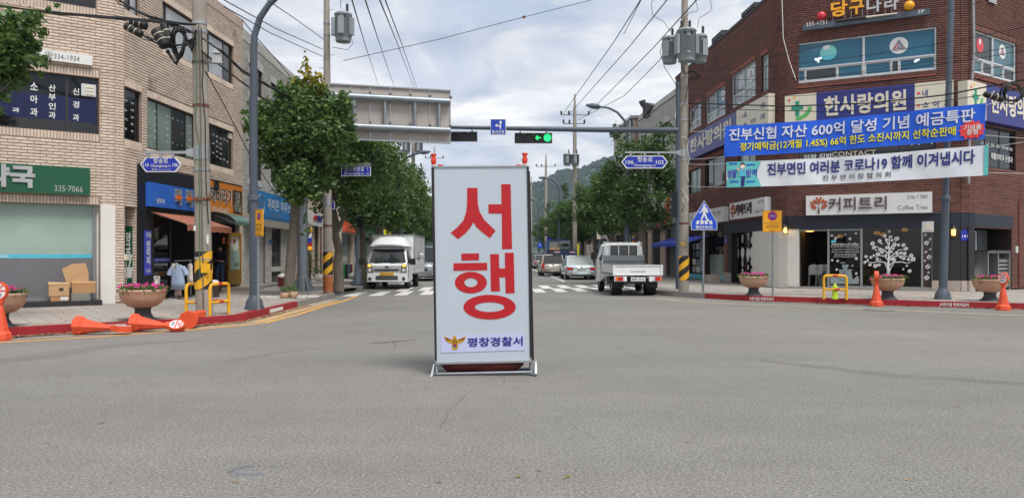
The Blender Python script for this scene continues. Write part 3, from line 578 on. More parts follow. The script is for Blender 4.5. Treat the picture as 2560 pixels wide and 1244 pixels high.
def signboard(fr, rect, n0, n1, m, label, name='shop_sign', cat='sign', group=None, edge=None):
    t = thing(name, label, cat, fr.w((rect[0]+rect[1])/2, rect[2], (n0+n1)/2), group)
    MB().fbox(fr, *rect, n0, n1).build('board', m, t)
    if edge: e = MB(); w = .03; e.fbox(fr, rect[0]-w, rect[0], rect[2]-w, rect[3]+w, n0, n1+.01).fbox(fr, rect[1], rect[1]+w, rect[2]-w, rect[3]+w, n0, n1+.01).fbox(fr, rect[0], rect[1], rect[3], rect[3]+w, n0, n1+.01).fbox(fr, rect[0], rect[1], rect[2]-w, rect[2], n0, n1+.01); e.build('frame', edge, t)
    return t
q = L1.r(-130, 225, (225, 420), (225, 487.7), .16); g = signboard(L1, q, .02, .16, 'sign_green', 'dark green pharmacy sign with silver Korean letters and a phone number')
q = L1.r(-42, 89, (60, 412), (60, 470), .165); txt('약국', L1, *q, .162, 'letter_silver', g, .055, .03); q = L1.r(136, 207, (170, 464), (170, 479), .16); txt('335·7066', L1, *q, .162, 'letter_silver', g, .0)
q = L1.r(-60, 231.5, (225, 139), (225, 163), .12); g = signboard(L1, q, .02, .12, 'sign_white', 'small white sign with a phone number above the clinic window, partly behind leaves')
q = L1.r(112, 199, (160, 134), (160, 153), .12); txt('\u260e334-1934', L1, *q, .122, 'letter_grey', g, .0)
# side gap with the green banner
g = thing('banner_sign', 'narrow green pharmacy banner in the gap beside the black shop', 'banner', L2.w(L2.u(320), .3, -.3)); FG = Fr(L2.w(L2.u(341), 0, -.9), L2.w(L2.u(341), 0, 0)); lay_bricks(FG, bricks(FG, 0, FG.L, .2, 3.2, [], L=.24), 'brick_beige', wall); q = FG.r(311, 330.5, (320, 565), (320, 712), .04)
MB().fbox(FG, *q, .025, .04).build('banner', 'sign_green', g); txt('약\n국', FG, q[0]+.04, q[1]-.04, q[2]+(q[3]-q[2])*.48, q[3]-.15, .042, 'sign_white', g, .04); mu = (q[0]+q[1])/2
MB().fprism(FG, [(mu-.13, q[2]+.5), (mu+.13, q[2]+.5), (mu+.09, q[2]+.2), (mu-.09, q[2]+.2)], .04, .045).build('mortar_emblem', 'sign_white', g); MB().fprism(FG, [(mu+.0, q[2]+.5), (mu+.04, q[2]+.5), (mu+.12, q[2]+.85), (mu+.07, q[2]+.87)], .04, .045).build('pestle_emblem', 'sign_white', g)
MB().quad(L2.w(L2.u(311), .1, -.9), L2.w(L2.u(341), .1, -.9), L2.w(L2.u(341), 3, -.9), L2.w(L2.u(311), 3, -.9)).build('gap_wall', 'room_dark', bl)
q = L2.r(304+7, 314+2, (310, 635), (310, 650), .0); MB().fbox(L2, .0, .14, q[2], q[3], .01, .08).build('meter_box', 'sign_cream', bl); MB().tube([L2.w(.06, .2, .04), L2.w(.06, q[2], .04)], .015).build('pipe', 'concrete', bl)
# black vintage-clothes shop (left part) and flower-sign shop (right part)
uA, uB, uC, uD = L2.u(342), L2.u(381), L2.u(526), L2.L-.28
m_ = MB(); zo = L2.hit(390, 530)[1]; zo2 = L2.hit(590, 560)[1]
m_.fbox(L2, uA, uB, .16, zf, -.2, .04).fbox(L2, uB, uC, zo, zf, -.2, .02).fbox(L2, uC-.12, uC+.1, .16, zo, -.2, .03).fbox(L2, uC, uC+.25, zf-.32, zf-.02, -.1, .2); m_.build('shop_facade', 'black_panel', bl)
MB().fbox(L2, uC+.36, uD, zo2, zf-.35, -.2, -.02).build('shop_lintel', 'concrete_dark', bl); MB().fbox(L2, uC+.1, uD, zf-.36, zf, -.16, -.03).build('shop_header', 'brick_beige', bl)
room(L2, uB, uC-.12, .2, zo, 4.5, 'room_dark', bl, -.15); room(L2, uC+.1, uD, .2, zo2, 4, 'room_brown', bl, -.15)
MB().fbox(L2, uB, L2.u(431), .25, zo, -.12, -.1).build('shop_glass', 'glass_shop', bl); MB().fbox(L2, L2.u(430), L2.u(433), .2, zo, -.14, -.06).build('door_post', 'black_panel', bl)
MB().ball(L2.w(L2.u(391), L2.hit(391, 592)[1], -.9), .10).build('lamp_bulb', 'bulb', bl); MB().ball(L2.w(L2.u(470), 2.35, -2.2), .05).build('lamp_bulb', 'bulb_warm', bl)
for k in range(4): u = uB+.5+k*.9; MB().fbox(L2, u, u+.5, .25, .9+random.random()*.7, -2.4-.5*k % 1.5, -2.2).build('clothes_rail', ('shirt_blue', 'cloth_pale', 'denim', 'cloth_pink')[k], bl)
MB().fbox(L2, uB, L2.u(433), L2.hit(405, 654)[1], L2.hit(405, 645)[1], -.098, -.094).build('window_stripe', 'vinyl_purple', bl)
q = L2.r(389, 425, (405, 645.5), (405, 653), -.09); txt('의류, 액세서리, 소품', L2, *q, -.092, 'lav_letter', bl)
g = signboard(L2, L2.r(378.4, 521, (378.4, 455), (377.7, 515), .22), .05, .22, 'sign_blue2', 'blue shop sign with silver and orange block letters over the vintage clothes shop')
for a, b, y in ((435, 452.5, 3), (462, 480, 6)):
    q = L2.r(a, b, (a, 471+y-3), (a, 513+y-3), .22); txt('쿡', L2, *q, .225, 'letter_silver', g, .05, .05); w = q[1]-q[0]; h = q[3]-q[2]; MB().fbox(L2, q[0]+w*.1, q[0]+w*.75, q[2]+h*.38, q[2]+h*.6, .22, .30).build('letter_block', 'tail_orange', g)
q = L2.r(392, 411, (400, 496), (400, 509), .22); txt('빈티지', L2, *q, .222, 'sign_white', g, .02)
g = signboard(L2, L2.r(523, 604.7, (605, 467), (604.4, 539), .12), .03, .12, 'orange_sign', 'orange shop sign with brush-like Korean letters and a phone number', edge='frame_brown')
q = L2.r(524, 581, (550, 466), (550, 509), .12); txt('해바라기', L2, *q, .122, 'sign_white', g, .06, .003, shear=-.02); txt('해바라기', L2, *q, .126, 'letter_dark', g, .02, .003, shear=-.02); q = L2.r(530, 573, (550, 518), (550, 531), .12); txt('010-4120-6511', L2, *q, .122, 'sign_white', g, .01)
q = L2.r(583, 603.5, (590, 476), (590, 534), .12); MB().fbox(L2, *q, .12, .126).build('menu_panel', 'black_panel', g); txt('수제소품\n수제인형\n수제방석\n사랑손바느질\n모든 수제품', L2, q[0]+.04, q[1]-.04, q[2]+.05, q[3]-.05, .128, 'sign_cream', g)
# sunflower decoration, gold door with glass poster
g = thing('gold_door', 'gold framed shop door with a pale glass poster under three orange flowers', 'door', L2.w(L2.u(588), .2, .1)); q = L2.r(572, 602.5, (590, 582), (590, 711), .1)
d = MB(); d.fbox(L2, q[0], q[0]+.1, q[2], q[3], .06, .12).fbox(L2, q[1]-.1, q[1], q[2], q[3], .06, .12).fbox(L2, q[0]+.1, q[1]-.1, q[3]-.12, q[3], .06, .12).fbox(L2, q[0]+.1, q[1]-.1, q[2], q[2]+.55, .06, .11); d.build('door_frame', 'gold_door', g)
MB().fbox(L2, q[0]+.1, q[1]-.1, q[2]+.55, q[2]+1.25, .085, .09).build('glass_poster', 'glass_frost', g); lay = MB(); lay.fbox(L2, q[0]+.1, q[1]-.1, q[2]+1.25, q[3]-.12, .05, .06); lay.build('panel', 'brick_grey', g)
txt('open', L2, q[0]+.5, q[1]-.2, q[2]+.62, q[2]+.8, .092, 'letter_dark', g)
for k, (x, y) in enumerate(((560, 601), (573, 602), (586, 602))):
    u, z = L2.hit(x, y, .2); f = thing('flower_ornament', ['leftmost', 'middle', 'rightmost'][k]+' orange flower ornament of the three hung in the shop doorway', 'ornament', L2.w(u, z-.12, .2), 'orange flower ornaments'); c = L2.w(u, z, .2)
    pm = MB()
    for i in range(12):
        w = 2*math.pi*i/12; pm.fprism(L2, [(u+.05*math.cos(w-.3), z+.05*math.sin(w-.3)), (u+.11*math.cos(w-.15), z+.11*math.sin(w-.15)), (u+.11*math.cos(w+.15), z+.11*math.sin(w+.15)), (u+.05*math.cos(w+.3), z+.05*math.sin(w+.3))], .19, .205)
    pm.build('petals', 'petal_orange', f); MB().fprism(L2, [(u+.06*math.cos(i*.524), z+.06*math.sin(i*.524)) for i in range(12)], .2, .225).build('flower_centre', 'letter_brown', f)
MB().fbox(L2, L2.u(560), L2.u(612), .14, .32, -.1, .75).build('step', 'plinth_pink', bl)
MB().fbox(L2, L2.L-.28, L2.L, .16, zf, -.1, .02).build('pier', 'brick_beige', bl)
# vertical vinyl banner
q = L2.r(364.7, 379.5, (372, 576), (372, 687), .1); g = thing('banner_sign', 'narrow purple vertical banner on the black column of the vintage shop', 'banner', L2.w(q[0], q[2], .1)); MB().fbox(L2, *q, .05, .08).build('banner', 'vinyl_purple', g)
w = q[1]-q[0]; txt('구제', L2, q[0]+.02, q[1]-.02, q[3]-.22, q[3]-.05, .084, 'sign_white', g, .02); txt('빈\n티\n지', L2, q[0]+.06, q[1]-.06, q[2]+.3, q[3]-.28, .084, 'sign_white', g, .04, ls=1.2); txt('Cook\'s', L2, q[0]+.02, q[1]-.02, q[2]+.08, q[2]+.2, .084, 'sign_white', g)
# awnings
def awning(fr, px0, px1, ztop, drop, out, m, label, scallop=.22, curved=False):
    u0, u1 = fr.u(px0, .2), fr.u(px1, out*.6); g = thing('awning', label, 'awning', fr.w((u0+u1)/2, ztop-drop-scallop, out/2)); mb = MB(); K = 8 if curved else 1; pr = []
    for i in range(K+1):
        t = i/K; pr.append((.05+out*(math.sin(t*math.pi/2) if curved else t), ztop-drop*((1-math.cos(t*math.pi/2)) if curved else t)))
    for i in range(K):
        (n0, z0_), (n1, z1_) = pr[i], pr[i+1]; mb.quad(fr.w(u0, z0_, n0), fr.w(u1, z0_, n0), fr.w(u1, z1_, n1), fr.w(u0, z1_, n1)); mb.quad(fr.w(u0, z1_-.02, n1), fr.w(u1, z1_-.02, n1), fr.w(u1, z0_-.02, n0), fr.w(u0, z0_-.02, n0))
    mb.build('cover', m, g); sc = MB(); kk = 14
    for i in range(kk):
        a, b = u0+(u1-u0)*i/kk, u0+(u1-u0)*(i+1)/kk; zb = pr[-1][1]
        sc.hexa([fr.w(a, zb-scallop+.03*(i % 2), pr[-1][0]+.012), fr.w(b, zb-scallop+.03*((i+1) % 2), pr[-1][0]+.012), fr.w(b, zb-scallop+.03*((i+1) % 2), pr[-1][0]), fr.w(a, zb-scallop+.03*(i % 2), pr[-1][0]), fr.w(a, zb, pr[-1][0]+.012), fr.w(b, zb, pr[-1][0]+.012), fr.w(b, zb, pr[-1][0]), fr.w(a, zb, pr[-1][0])])
    sc.build('valance', m, g); ar = MB()
    for u in (u0+.1, u1-.1): ar.tube([fr.w(u, ztop-.05, .05), fr.w(u, pr[-1][1], pr[-1][0]-.02)], .015, 6)
    ar.tube([fr.w(u0, pr[-1][1]-.01, pr[-1][0]-.02), fr.w(u1, pr[-1][1]-.01, pr[-1][0]-.02)], .02, 6); ar.build('arm', 'alu', g)
    return g
awning(L2, 384, 540, L2.hit(388, 531)[1]+.02, .38, 1.15, 'awning_brown', 'brown fabric awning with a ragged valance over the clothes shop', .2)
awning(L2, 536, 600, L2.hit(600, 540)[1]+.02, .42, .9, 'awning_green', 'curved green plastic awning at the end of the beige building', .05, True)
# ---------------------------------------------------------------- grey-white brick building with blue sign
bg = thing('brick_building', 'pale grey split brick building behind the big street tree', 'building', (-10.5, 33, 0)); ZG = 10.05
H3 = [L3.r(622, 655, (655, 183), (655, 250)), L3.r(677, 712, (677, 205), (677, 270)), L3.r(730, 756, (730, 250), (730, 310)), L3.r(622, 654, (654, 375), (654, 454)), L3.r(677, 705, (705, 400), (705, 466)), L3.r(722, 752, (730, 412), (730, 478)),
      (L3.u(612), L3.u(663), .16, L3.hit(655, 563)[1], .12, 0), (L3.u(678.5), L3.u(702), .3, L3.hit(690, 570)[1], .12, 0), (L3.u(715), L3.u(758), .16, L3.hit(730, 570)[1], .12, 0)]
H3 = [h if len(h) > 4 else h+(.12, 0) for h in H3]
wm = MB(); wallgrid(wm, L3, 0, L3.L, 0, ZG, H3); wg = wm.build('wall', 'mortar_grey', bg); lay_bricks(L3, bricks(L3, 0, L3.L, .2, ZG-.4, H3, L=.3, seed=4, soldier=False), 'brick_grey', wg, seed=4)
shell([tuple(L3.a), tuple(L3.w(L3.L, 0)[:2]), (-24, 40), (-24, 30)], ZG, 'roof_dark', bg, [(1, 2), (2, 3)]); MB().fbox(L3, 0, L3.L, ZG-.4, ZG, -.1, .03).build('parapet', 'trim_grey', bg)
for h in H3[:6]:
    window(L3, *h[:4], bg, mull=[.5], panes=['glass_smoke', 'glass_dark'], n=-.08); MB().fbox(L3, h[0]-.05, h[1]+.05, h[3], h[3]+.28, -.05, .035).build('lintel', 'trim_grey', bg); MB().fbox(L3, h[0]-.05, h[1]+.05, h[2]-.25, h[2], -.1, .035).build('sill', 'trim_grey', bg)
def shutter(fr, u0, u1, z0, z1, parent, m='trim_grey', n=-.1):
    mb = MB(); z = z0
    while z < z1-.03: mb.fbox(fr, u0, u1, z+.006, min(z+.085, z1), n-.02, n+.02); z += .092
    return mb.build('shutter', m, parent)
for k in (6, 8): h = H3[k]; shutter(L3, h[0], h[1], h[2], h[3], bg)
h = H3[7]; window(L3, *h[:4], bg, gm='glass_smoke', n=-.08); MB().fbox(L3, h[0], h[1], .75, .95, -.06, .03).build('ledge', 'trim_grey', bg)
q = L3.r(673, 678, (675, 600), (675, 610), .03); MB().fbox(L3, q[0], q[1]+.1, q[2], q[3], .02, .04).build('number_plate', 'tile_blue', bg)
MB().fbox(L3, 0, L3.L, L3.hit(642, 563)[1]-.05, L3.hit(642, 563)[1]+.38, .02, .3).build('canopy', 'concrete', bg)
MB().fbox(L3, 0, L3.L, .1, .27, -.1, .35).build('step', 'kerb_grey', bg)
g = signboard(L3, L3.r(637, 745, (642, 474.7), (655, 546.8), .3), .1, .3, 'sign_teal_blue', 'weathered blue furniture shop sign with white Korean lettering and a round emblem')
q = L3.r(669, 727, (690, 500), (690, 528), .3); txt('자미온 하우스', L3, *q, .303, 'sign_white', g, .01); q = L3.r(675, 701, (690, 535), (690, 545), .3); txt('현대한옥제품', L3, *q, .303, 'glass_pale', g)
u, z = L3.hit(653, 512, .3); MB().tube([L3.w(u+.42*math.cos(w*.2618), z+.42*math.sin(w*.2618), .305) for w in range(25)], .015, 5).build('emblem_ring', 'glass_pale', g); txt('한옥', L3, u-.3, u+.3, z-.1, z+.15, .303, 'glass_pale', g, .02)
# barber shop block
bb = thing('brick_building', 'pinkish brick shop block with a barber pole under its white sign', 'building', (-11, 43, 0)); H4 = [L4.r(771, 782, (771, 395), (771, 497)), L4.r(788, 806, (788, 400), (788, 500)), (.3, L4.u(779), .16, 3.1, .14, 0), (L4.u(786), L4.u(796), .2, 3.1, .14, 0), (L4.u(800), L4.u(806), .2, 3.1, .14, 0)]
H4 = [h if len(h) > 4 else h+(.12, 0) for h in H4]; wm = MB(); wallgrid(wm, L4, 0, L4.L, 0, 9.6, H4); wg = wm.build('wall', 'mortar_beige', bb); lay_bricks(L4, bricks(L4, 0, L4.L, .2, 9.3, H4, L=.4, H=.1, soldier=False), 'brick_beige', wg)
shell([tuple(L4.a), tuple(L4.w(L4.L, 0)[:2]), (-24, 50), (-24, 40)], 9.6, 'roof_dark', bb, [(1, 2), (2, 3)])
for h in H4: window(L4, *h[:4], bb, n=-.09, fm='frame_brown')
g = signboard(L4, L4.r(765, 807, (785, 529), (785, 563), .25), .1, .25, 'sign_white', 'white barber shop sign with red and blue raised letters'); q = L4.r(783, 791, (787, 537), (787, 552), .25); txt('스타', L4, *q, .255, 'red_print', g, .05, .03); q = L4.r(791, 804, (796, 539), (796, 554), .25); txt('일컷', L4, *q, .255, 'sign_navy', g, .05, .03)
# ---------------------------------------------------------------- right: red brick corner building
ZR = 12.1
S_ = fr2(1690, 45.7, 1950, 30.1); F0 = fr2(1950, 30.1, 2417, 27.1); R0 = fr2(2417, 27.1, 2540, 29.2)
def arc(p, fa, fb, r, k=3):
    """rounded corner between two frames meeting at p"""
    a, b = p-fa.d*r, p+fb.d*r; pts = []
    for i in range(k+1):
        t = i/k; pts.append(a*(1-t)**2+p*2*t*(1-t)+b*t*t)
    return pts
pc = Vector(F0.a); q1 = arc(pc, S_, F0, .7); pd = F0.w(F0.L, 0).xy; q2 = arc(pd, F0, R0, .5)
S = Fr(S_.a, q1[0]); F = Fr(q1[-1], q2[0]); R = Fr(q2[-1], R0.w(9, 0).xy); AR1 = [Fr(q1[i], q1[i+1]) for i in range(3)]; AR2 = [Fr(q2[i], q2[i+1]) for i in range(3)]
rb = thing('brick_building', 'three storey dark red brick corner building with a rounded corner above the coffee shop', 'building', (13, 30, 0))
hs = dict(n1=S.r(1905, 1921, (1905, 142), (1905, 232)), a1=S.r(1830, 1889, (1830, 190), (1830, 272)), b1=S.r(1766, 1813.5, (1813.5, 213), (1813.5, 285)), c1=S.r(1724, 1753, (1753, 253), (1753, 312)),
          a2=S.r(1847, 1889, (1847, 355), (1847, 440)), b2=S.r(1763.5, 1812, (1763.5, 402), (1763.5, 474)), c2=S.r(1723, 1752, (1723, 428), (1723, 486)))
zg = F.hit(2332, 533)[1]; zgs = S.hit(1823, 551)[1]
hf = dict(w3=F.r(1991, 2341, (1991, 110), (1991, 209)), w2=F.r(1988, 2340, (2340, 270), (2340, 440)))
shop = (F.u(1997), F.u(2331), .22, F.hit(2100, 557)[1])
HS = [h+(.14, 3) for h in hs.values()]+[(S.u(1723), S.u(1757), .16, zgs-.5, .14, 0), (S.u(1768), S.u(1811), .16, zgs-.5, .14, 0), (S.u(1830), S.u(1882), .2, zgs-.5, .14, 0)]
HF = [hf['w3']+(.14, 3), hf['w2']+(.14, 0), shop+(.2, 0)]
hr = dict(w3=R.r(2435, 2540, (2435, 75), (2435, 181)), w2=R.r(2432, 2538, (2535, 330), (2535, 426)), al=(R.u(2421), R.u(2528), .16, zg-.55))
HR = [hr['w3']+(.14, 3), hr['w2']+(.14, 0), hr['al']+(1.2, 0)]
wm = MB()
for fr, H in ((S, HS), (F, HF), (R, HR)): wallgrid(wm, fr, 0, fr.L, 0, ZR, H)
for fr in AR1+AR2: wallgrid(wm, fr, 0, fr.L, 0, ZR, [])
wall = wm.build('wall', 'mortar_red', rb)
cut = lambda H, z: H
for fr, H, sd_, near in ((S, HS, 1, 0), (F, HF, 2, 300), (R, HR, 3, 0)):
    z0_ = zg+.0 if fr is F else (.2 if fr is R else zgs-.1)
    lay_bricks(fr, bricks(fr, 0, fr.L, z0_, ZR-.1, H, L=.30 if fr is F else .9, H=.08, seed=sd_, jt=.014, ju=.007), 'brick_red', wall, near=near, seed=sd_, bulge=.03, pick=lambda q: abs((q[0]+q[1])/2-5.2)*.6+abs((q[2]+q[3])/2-3.9))
for i, fr in enumerate(AR1+AR2): lay_bricks(fr, bricks(fr, 0, fr.L, zg, ZR-.1, [], L=fr.L+.01, H=.08, seed=i, jt=.014, ju=.001), 'brick_red', wall, seed=i, bulge=.03)
fp_ = [S.w(0, 0).xy, S.w(S.L, 0).xy]+[f.w(f.L, 0).xy for f in AR1]+[F.w(F.L, 0).xy]+[f.w(f.L, 0).xy for f in AR2]+[R.w(R.L, 0).xy, Vector((34, 50)), Vector((12, 56))]
shell([tuple(p) for p in fp_], ZR, 'roof_dark', rb, [(len(fp_)-3, len(fp_)-2), (len(fp_)-2, len(fp_)-1), (len(fp_)-1, 0)])
MB().fbox(S, 0, S.L, ZR-.1, ZR+.03, -.2, .06).build('parapet', 'roof_dark', rb)
for fr in [F, R]+AR1+AR2: MB().fbox(fr, 0, fr.L, ZR-.1, ZR+.03, -.2, .06).build('parapet', 'roof_dark', rb)
for k, w in ((4.0, .4), (7.2, .5), (11.5, .35)): MB().fbox(S, k, k+1.6, ZR+.03, ZR+.03+w*.5, -1.2, .1).build('roof_sheet', 'roof_dark', rb)
# upstairs windows
def win_slide(fr, h, parent, split, low, gu, gl, fm='frame_white', lows=None):
    """upper fixed lights over a row of sliding sashes"""
    a, b, c, d = h; zt = c+(d-c)*low; n = -.08; f = MB(); fw = .055
    for x in (a, b-fw): f.fbox(fr, x, x+fw, c, d, n-.05, n+.05)
    for z in (c, zt-.03, d-fw): f.fbox(fr, a+fw, b-fw, z, z+fw, n-.05, n+.045)
    for s in split: x = a+(b-a)*s; f.fbox(fr, x-.04, x+.04, c+fw, d-fw, n-.04, n+.055)
    w = f.build('window', fm, parent); xs = [a]+[a+(b-a)*s for s in split]+[b]
    for i in range(len(xs)-1):
        g = gu[i % len(gu)]; MB().fbox(fr, xs[i]+.03, xs[i+1]-.03, zt, d-.03, n-.006, n+.003).build('pane', g, w)
        ls = lows[i] if lows else (0, .5, 1)
        for j in range(len(ls)-1):
            p, q = xs[i]+.04+(xs[i+1]-xs[i]-.08)*ls[j], xs[i]+.04+(xs[i+1]-xs[i]-.08)*ls[j+1]; o = .012 if j % 2 else -.02
            s = MB(); s.fbox(fr, p, p+.045, c+.05, zt-.03, n+o-.012, n+o+.02).fbox(fr, q-.045, q, c+.05, zt-.03, n+o-.012, n+o+.02).fbox(fr, p+.045, q-.045, c+.05, c+.1, n+o-.012, n+o+.02).fbox(fr, p+.045, q-.045, zt-.08, zt-.03, n+o-.012, n+o+.02)
            s.build('sash', fm, w); MB().fbox(fr, p+.04, q-.04, c+.09, zt-.07, n+o-.004, n+o+.004).build('pane', gl[j % len(gl)], w)
    return w
w = win_slide(F, hf['w3'], rb, [(F.u(2159)-hf['w3'][0])/(hf['w3'][1]-hf['w3'][0])], .36, ['glass_blue'], ['glass_blue', 'glass_smoke', 'glass_blue'], lows=[(0, .12, .62, 1), (0, .38, .5, 1)])
a, b, c, d = hf['w3']; room(F, a, b, c, d+.1, 5, 'room_teal', rb)
for x, y, l, ang in ((2195, 110, .35, .1), (2215, 106, .35, -.4), (2315, 86, .2, .2), (2050, 147, .3, .3), (2043, 152, .15, -.8), (2070, 177, .2, 0), (2083, 175, .2, .4), (2235, 173, .25, .2), (2292, 152, .15, .3)):
    u, z = F.hit(x, y, -2.2); t = MB(); t.tube([F.w(u-l/2, z-ang*.1, -2.2), F.w(u+l/2, z+ang*.1, -2.1)], .045, 6); t.build('ceiling_tube', 'tube_light', rb)
def disc(fr, px, py, r, n, m, parent, name='decal', rz=None, k=20):
    u, z = fr.hit(px, py, n); return MB().fprism(fr, [(u+r*math.cos(2*math.pi*i/k), z+(rz or r)*math.sin(2*math.pi*i/k)) for i in range(k)], n, n+.003).build(name, m, parent)
def rack(fr, px, py, r, n, parent):
    disc(fr, px, py, r, n, 'sign_white', parent, 'round_decal'); u, z = fr.hit(px, py, n); tri = lambda s: [(u-s*.85, z-s*.55), (u+s*.85, z-s*.55), (u, z+s*.85)]
    MB().fprism(fr, tri(r*.85), n+.004, n+.006).build('rack_decal', 'letter_dark', parent); MB().fprism(fr, tri(r*.66), n+.007, n+.009).build('rack_decal', 'sign_white', parent)
    for i, (x, y) in enumerate(((-.32, -.22), (0, -.22), (.32, -.22), (-.16, .04), (.16, .04), (0, .3))):
        MB().fprism(fr, [(u+r*x+r*.13*math.cos(j*.785), z+r*y+r*.13*math.sin(j*.785)) for j in range(8)], n+.01, n+.012).build('ball_decal', ('ball_red', 'sign_navy', 'sign_purple')[i % 3], parent)
disc(F, 2071, 132, .30, -.07, 'ball_teal', rb, 'ball_decal'); u, z = F.hit(2071, 140, -.066); MB().fprism(F, [(u+.27*math.cos(math.pi+math.pi*i/10), z+.03+.2*math.sin(math.pi+math.pi*i/10)) for i in range(11)], -.066, -.064).build('ball_decal', 'stripe_cyan', rb); disc(F, 2066, 119, .13, -.064, 'sign_white', rb, 'ball_decal', .08)
rack(F, 2247, 114, .31, -.07, rb)
win_slide(R, hr['w3'], rb, [.45], .36, ['glass_smoke', 'glass_teal'], ['glass_teal', 'glass_smoke'])
disc(R, 2450, 114, .27, -.07, 'ball_red', rb, 'ball_decal', .27); disc(R, 2450, 105, .08, -.066, 'sign_white', rb, 'ball_decal', .1); rack(R, 2506, 130, .27, -.07, rb)
window(R, *hr['w2'], rb, mull=[.33, .67], fm='black_panel', gm='glass_dark'); q = R.r(2450, 2532, (2490, 358), (2490, 367), -.06); txt('그 나 이 고 미부과', R, *q, -.07, 'sign_white', rb, .02, shear=-.03); q = R.r(2478, 2532, (2500, 384), (2500, 400), -.06); txt('재활의학과 신경과', R, *q, -.07, 'sign_white', rb, .02, shear=-.03)
for k in ('a1', 'b1', 'c1'): win_slide(S, hs[k], rb, [.5], .34, ['glass_smoke', 'glass_pale'] if k != 'b1' else ['glass_smoke', 'glass_blue'], ['glass_pale', 'glass_pale'])
window(S, *hs['n1'], rb, trans=[.75], fm='frame_white', gm='glass_pale'); disc(S, 1853, 206, .35, -.07, 'glass_pale', rb, 'ball_decal'); rack(S, 1878, 186, .33, -.07, rb); rack(S, 1808, 238, .28, -.07, rb)
window(S, *hs['a2'], rb, mull=[.5], fm='frame_alu', panes=['glass_pale', 'glass_dark']); window(S, *hs['b2'], rb, mull=[.36], fm='frame_dark', gm='glass_dark'); window(S, *hs['c2'], rb, mull=[.55], fm='frame_dark', gm='glass_green')
for k in hs.values(): MB().fbox(S, k[0]-.05, k[1]+.05, k[3]+.004, k[3]+.21, -.02, .045).build('lintel', 'soldier_red', rb)
for fr, k in ((F, hf['w3']), (R, hr['w3'])): MB().fbox(fr, k[0], k[1], k[2]-.21, k[2]-.15, 0, .05).build('sill', 'soldier_red', rb)
window(F, *hf['w2'], rb, mull=[.25, .5, .75], fm='black_panel', gm='glass_dark'); q = F.r(2010, 2080, (2040, 385), (2040, 398), -.06); txt('이왕 김밥', F, *q, -.07, 'sign_white', rb, .02); q = F.r(2080, 2190, (2120, 378), (2120, 390), -.06); txt('CONTACT', F, *q, -.07, 'sign_cream', rb, .0); q = F.r(2260, 2335, (2300, 348), (2300, 362), -.06); txt('피부과', F, *q, -.07, 'sign_white', rb, .02)
# billiards sign
q = F.r(2006.6, 2325, (2325, 20.6), (2325, 35.5), .25); g = thing('shop_sign', 'billiard hall sign with yellow and grey letters and two balls on a blue-grey rail', 'sign', F.w((q[0]+q[1])/2, q[2], .2)); MB().fbox(F, *q, .1, .25).build('rail', 'vinyl_purple', g) if False else MB().fbox(F, *q, .1, .25).build('rail', 'steel_blue', g)
for s, x0, x1, y0, y1, m in (('당', 2077, 2119, 6, 45, 'ball_yellow'), ('구', 2123, 2160, 2.5, 39, 'ball_yellow'), ('나', 2166, 2204, -2, 34, 'letter_silver'), ('라', 2210, 2247, -8, 29, 'letter_silver')):
    r_ = F.r(x0, x1, (x0, y0), (x0, y1), .2); txt(s, F, *r_, .16, m, g, .035, .06)
for x in (2081, 2112, 2128, 2156, 2169, 2185, 2213, 2229): u = F.u(x, .17); MB().tube([F.w(u, q[3]-.02, .17), F.w(u, q[3]+.45, .15)], .012, 5).build('stay', 'alu', g)
u, z = F.hit(2053, 39, .3); MB().ball(F.w(u, z, .22), .17, 12).build('ball', 'ball_red', g); u, z = F.hit(2273, 13, .3); MB().ball(F.w(u, z, .22), .18, 12).build('ball', 'ball_yellow', g)
r_ = F.r(2015, 2067, (2040, 54), (2040, 64), .25); txt('335-4751', F, *r_, .252, 'sign_white', g); r_ = F.r(2294, 2311, (2300, 25), (2300, 34), .25); txt('3F', F, *r_, .252, 'sign_white', g)
u0, zA = F.hit(2090, 53, .28); u1, zB = F.hit(2243, 34, .28); MB().tube([F.w(u0, zA, .28), F.w((u0+u1)*.5, (zA+zB)/2, .28)], .05, 8).build('cue_butt', 'letter_dark', g); MB().tube([F.w((u0+u1)*.5, (zA+zB)/2, .28), F.w(u1, zB, .28)], [.04, .03], 8).build('cue', 'sign_cream', g)
r_ = R.r(2468, 2492, (2480, -20), (2480, 8), .1); g = thing('shop_sign', 'grey raised letter above the upper window at the right edge of the photo', 'sign', R.w(r_[0], r_[2], .1)); txt('실', R, *r_, .05, 'letter_silver', g, .04, .06)
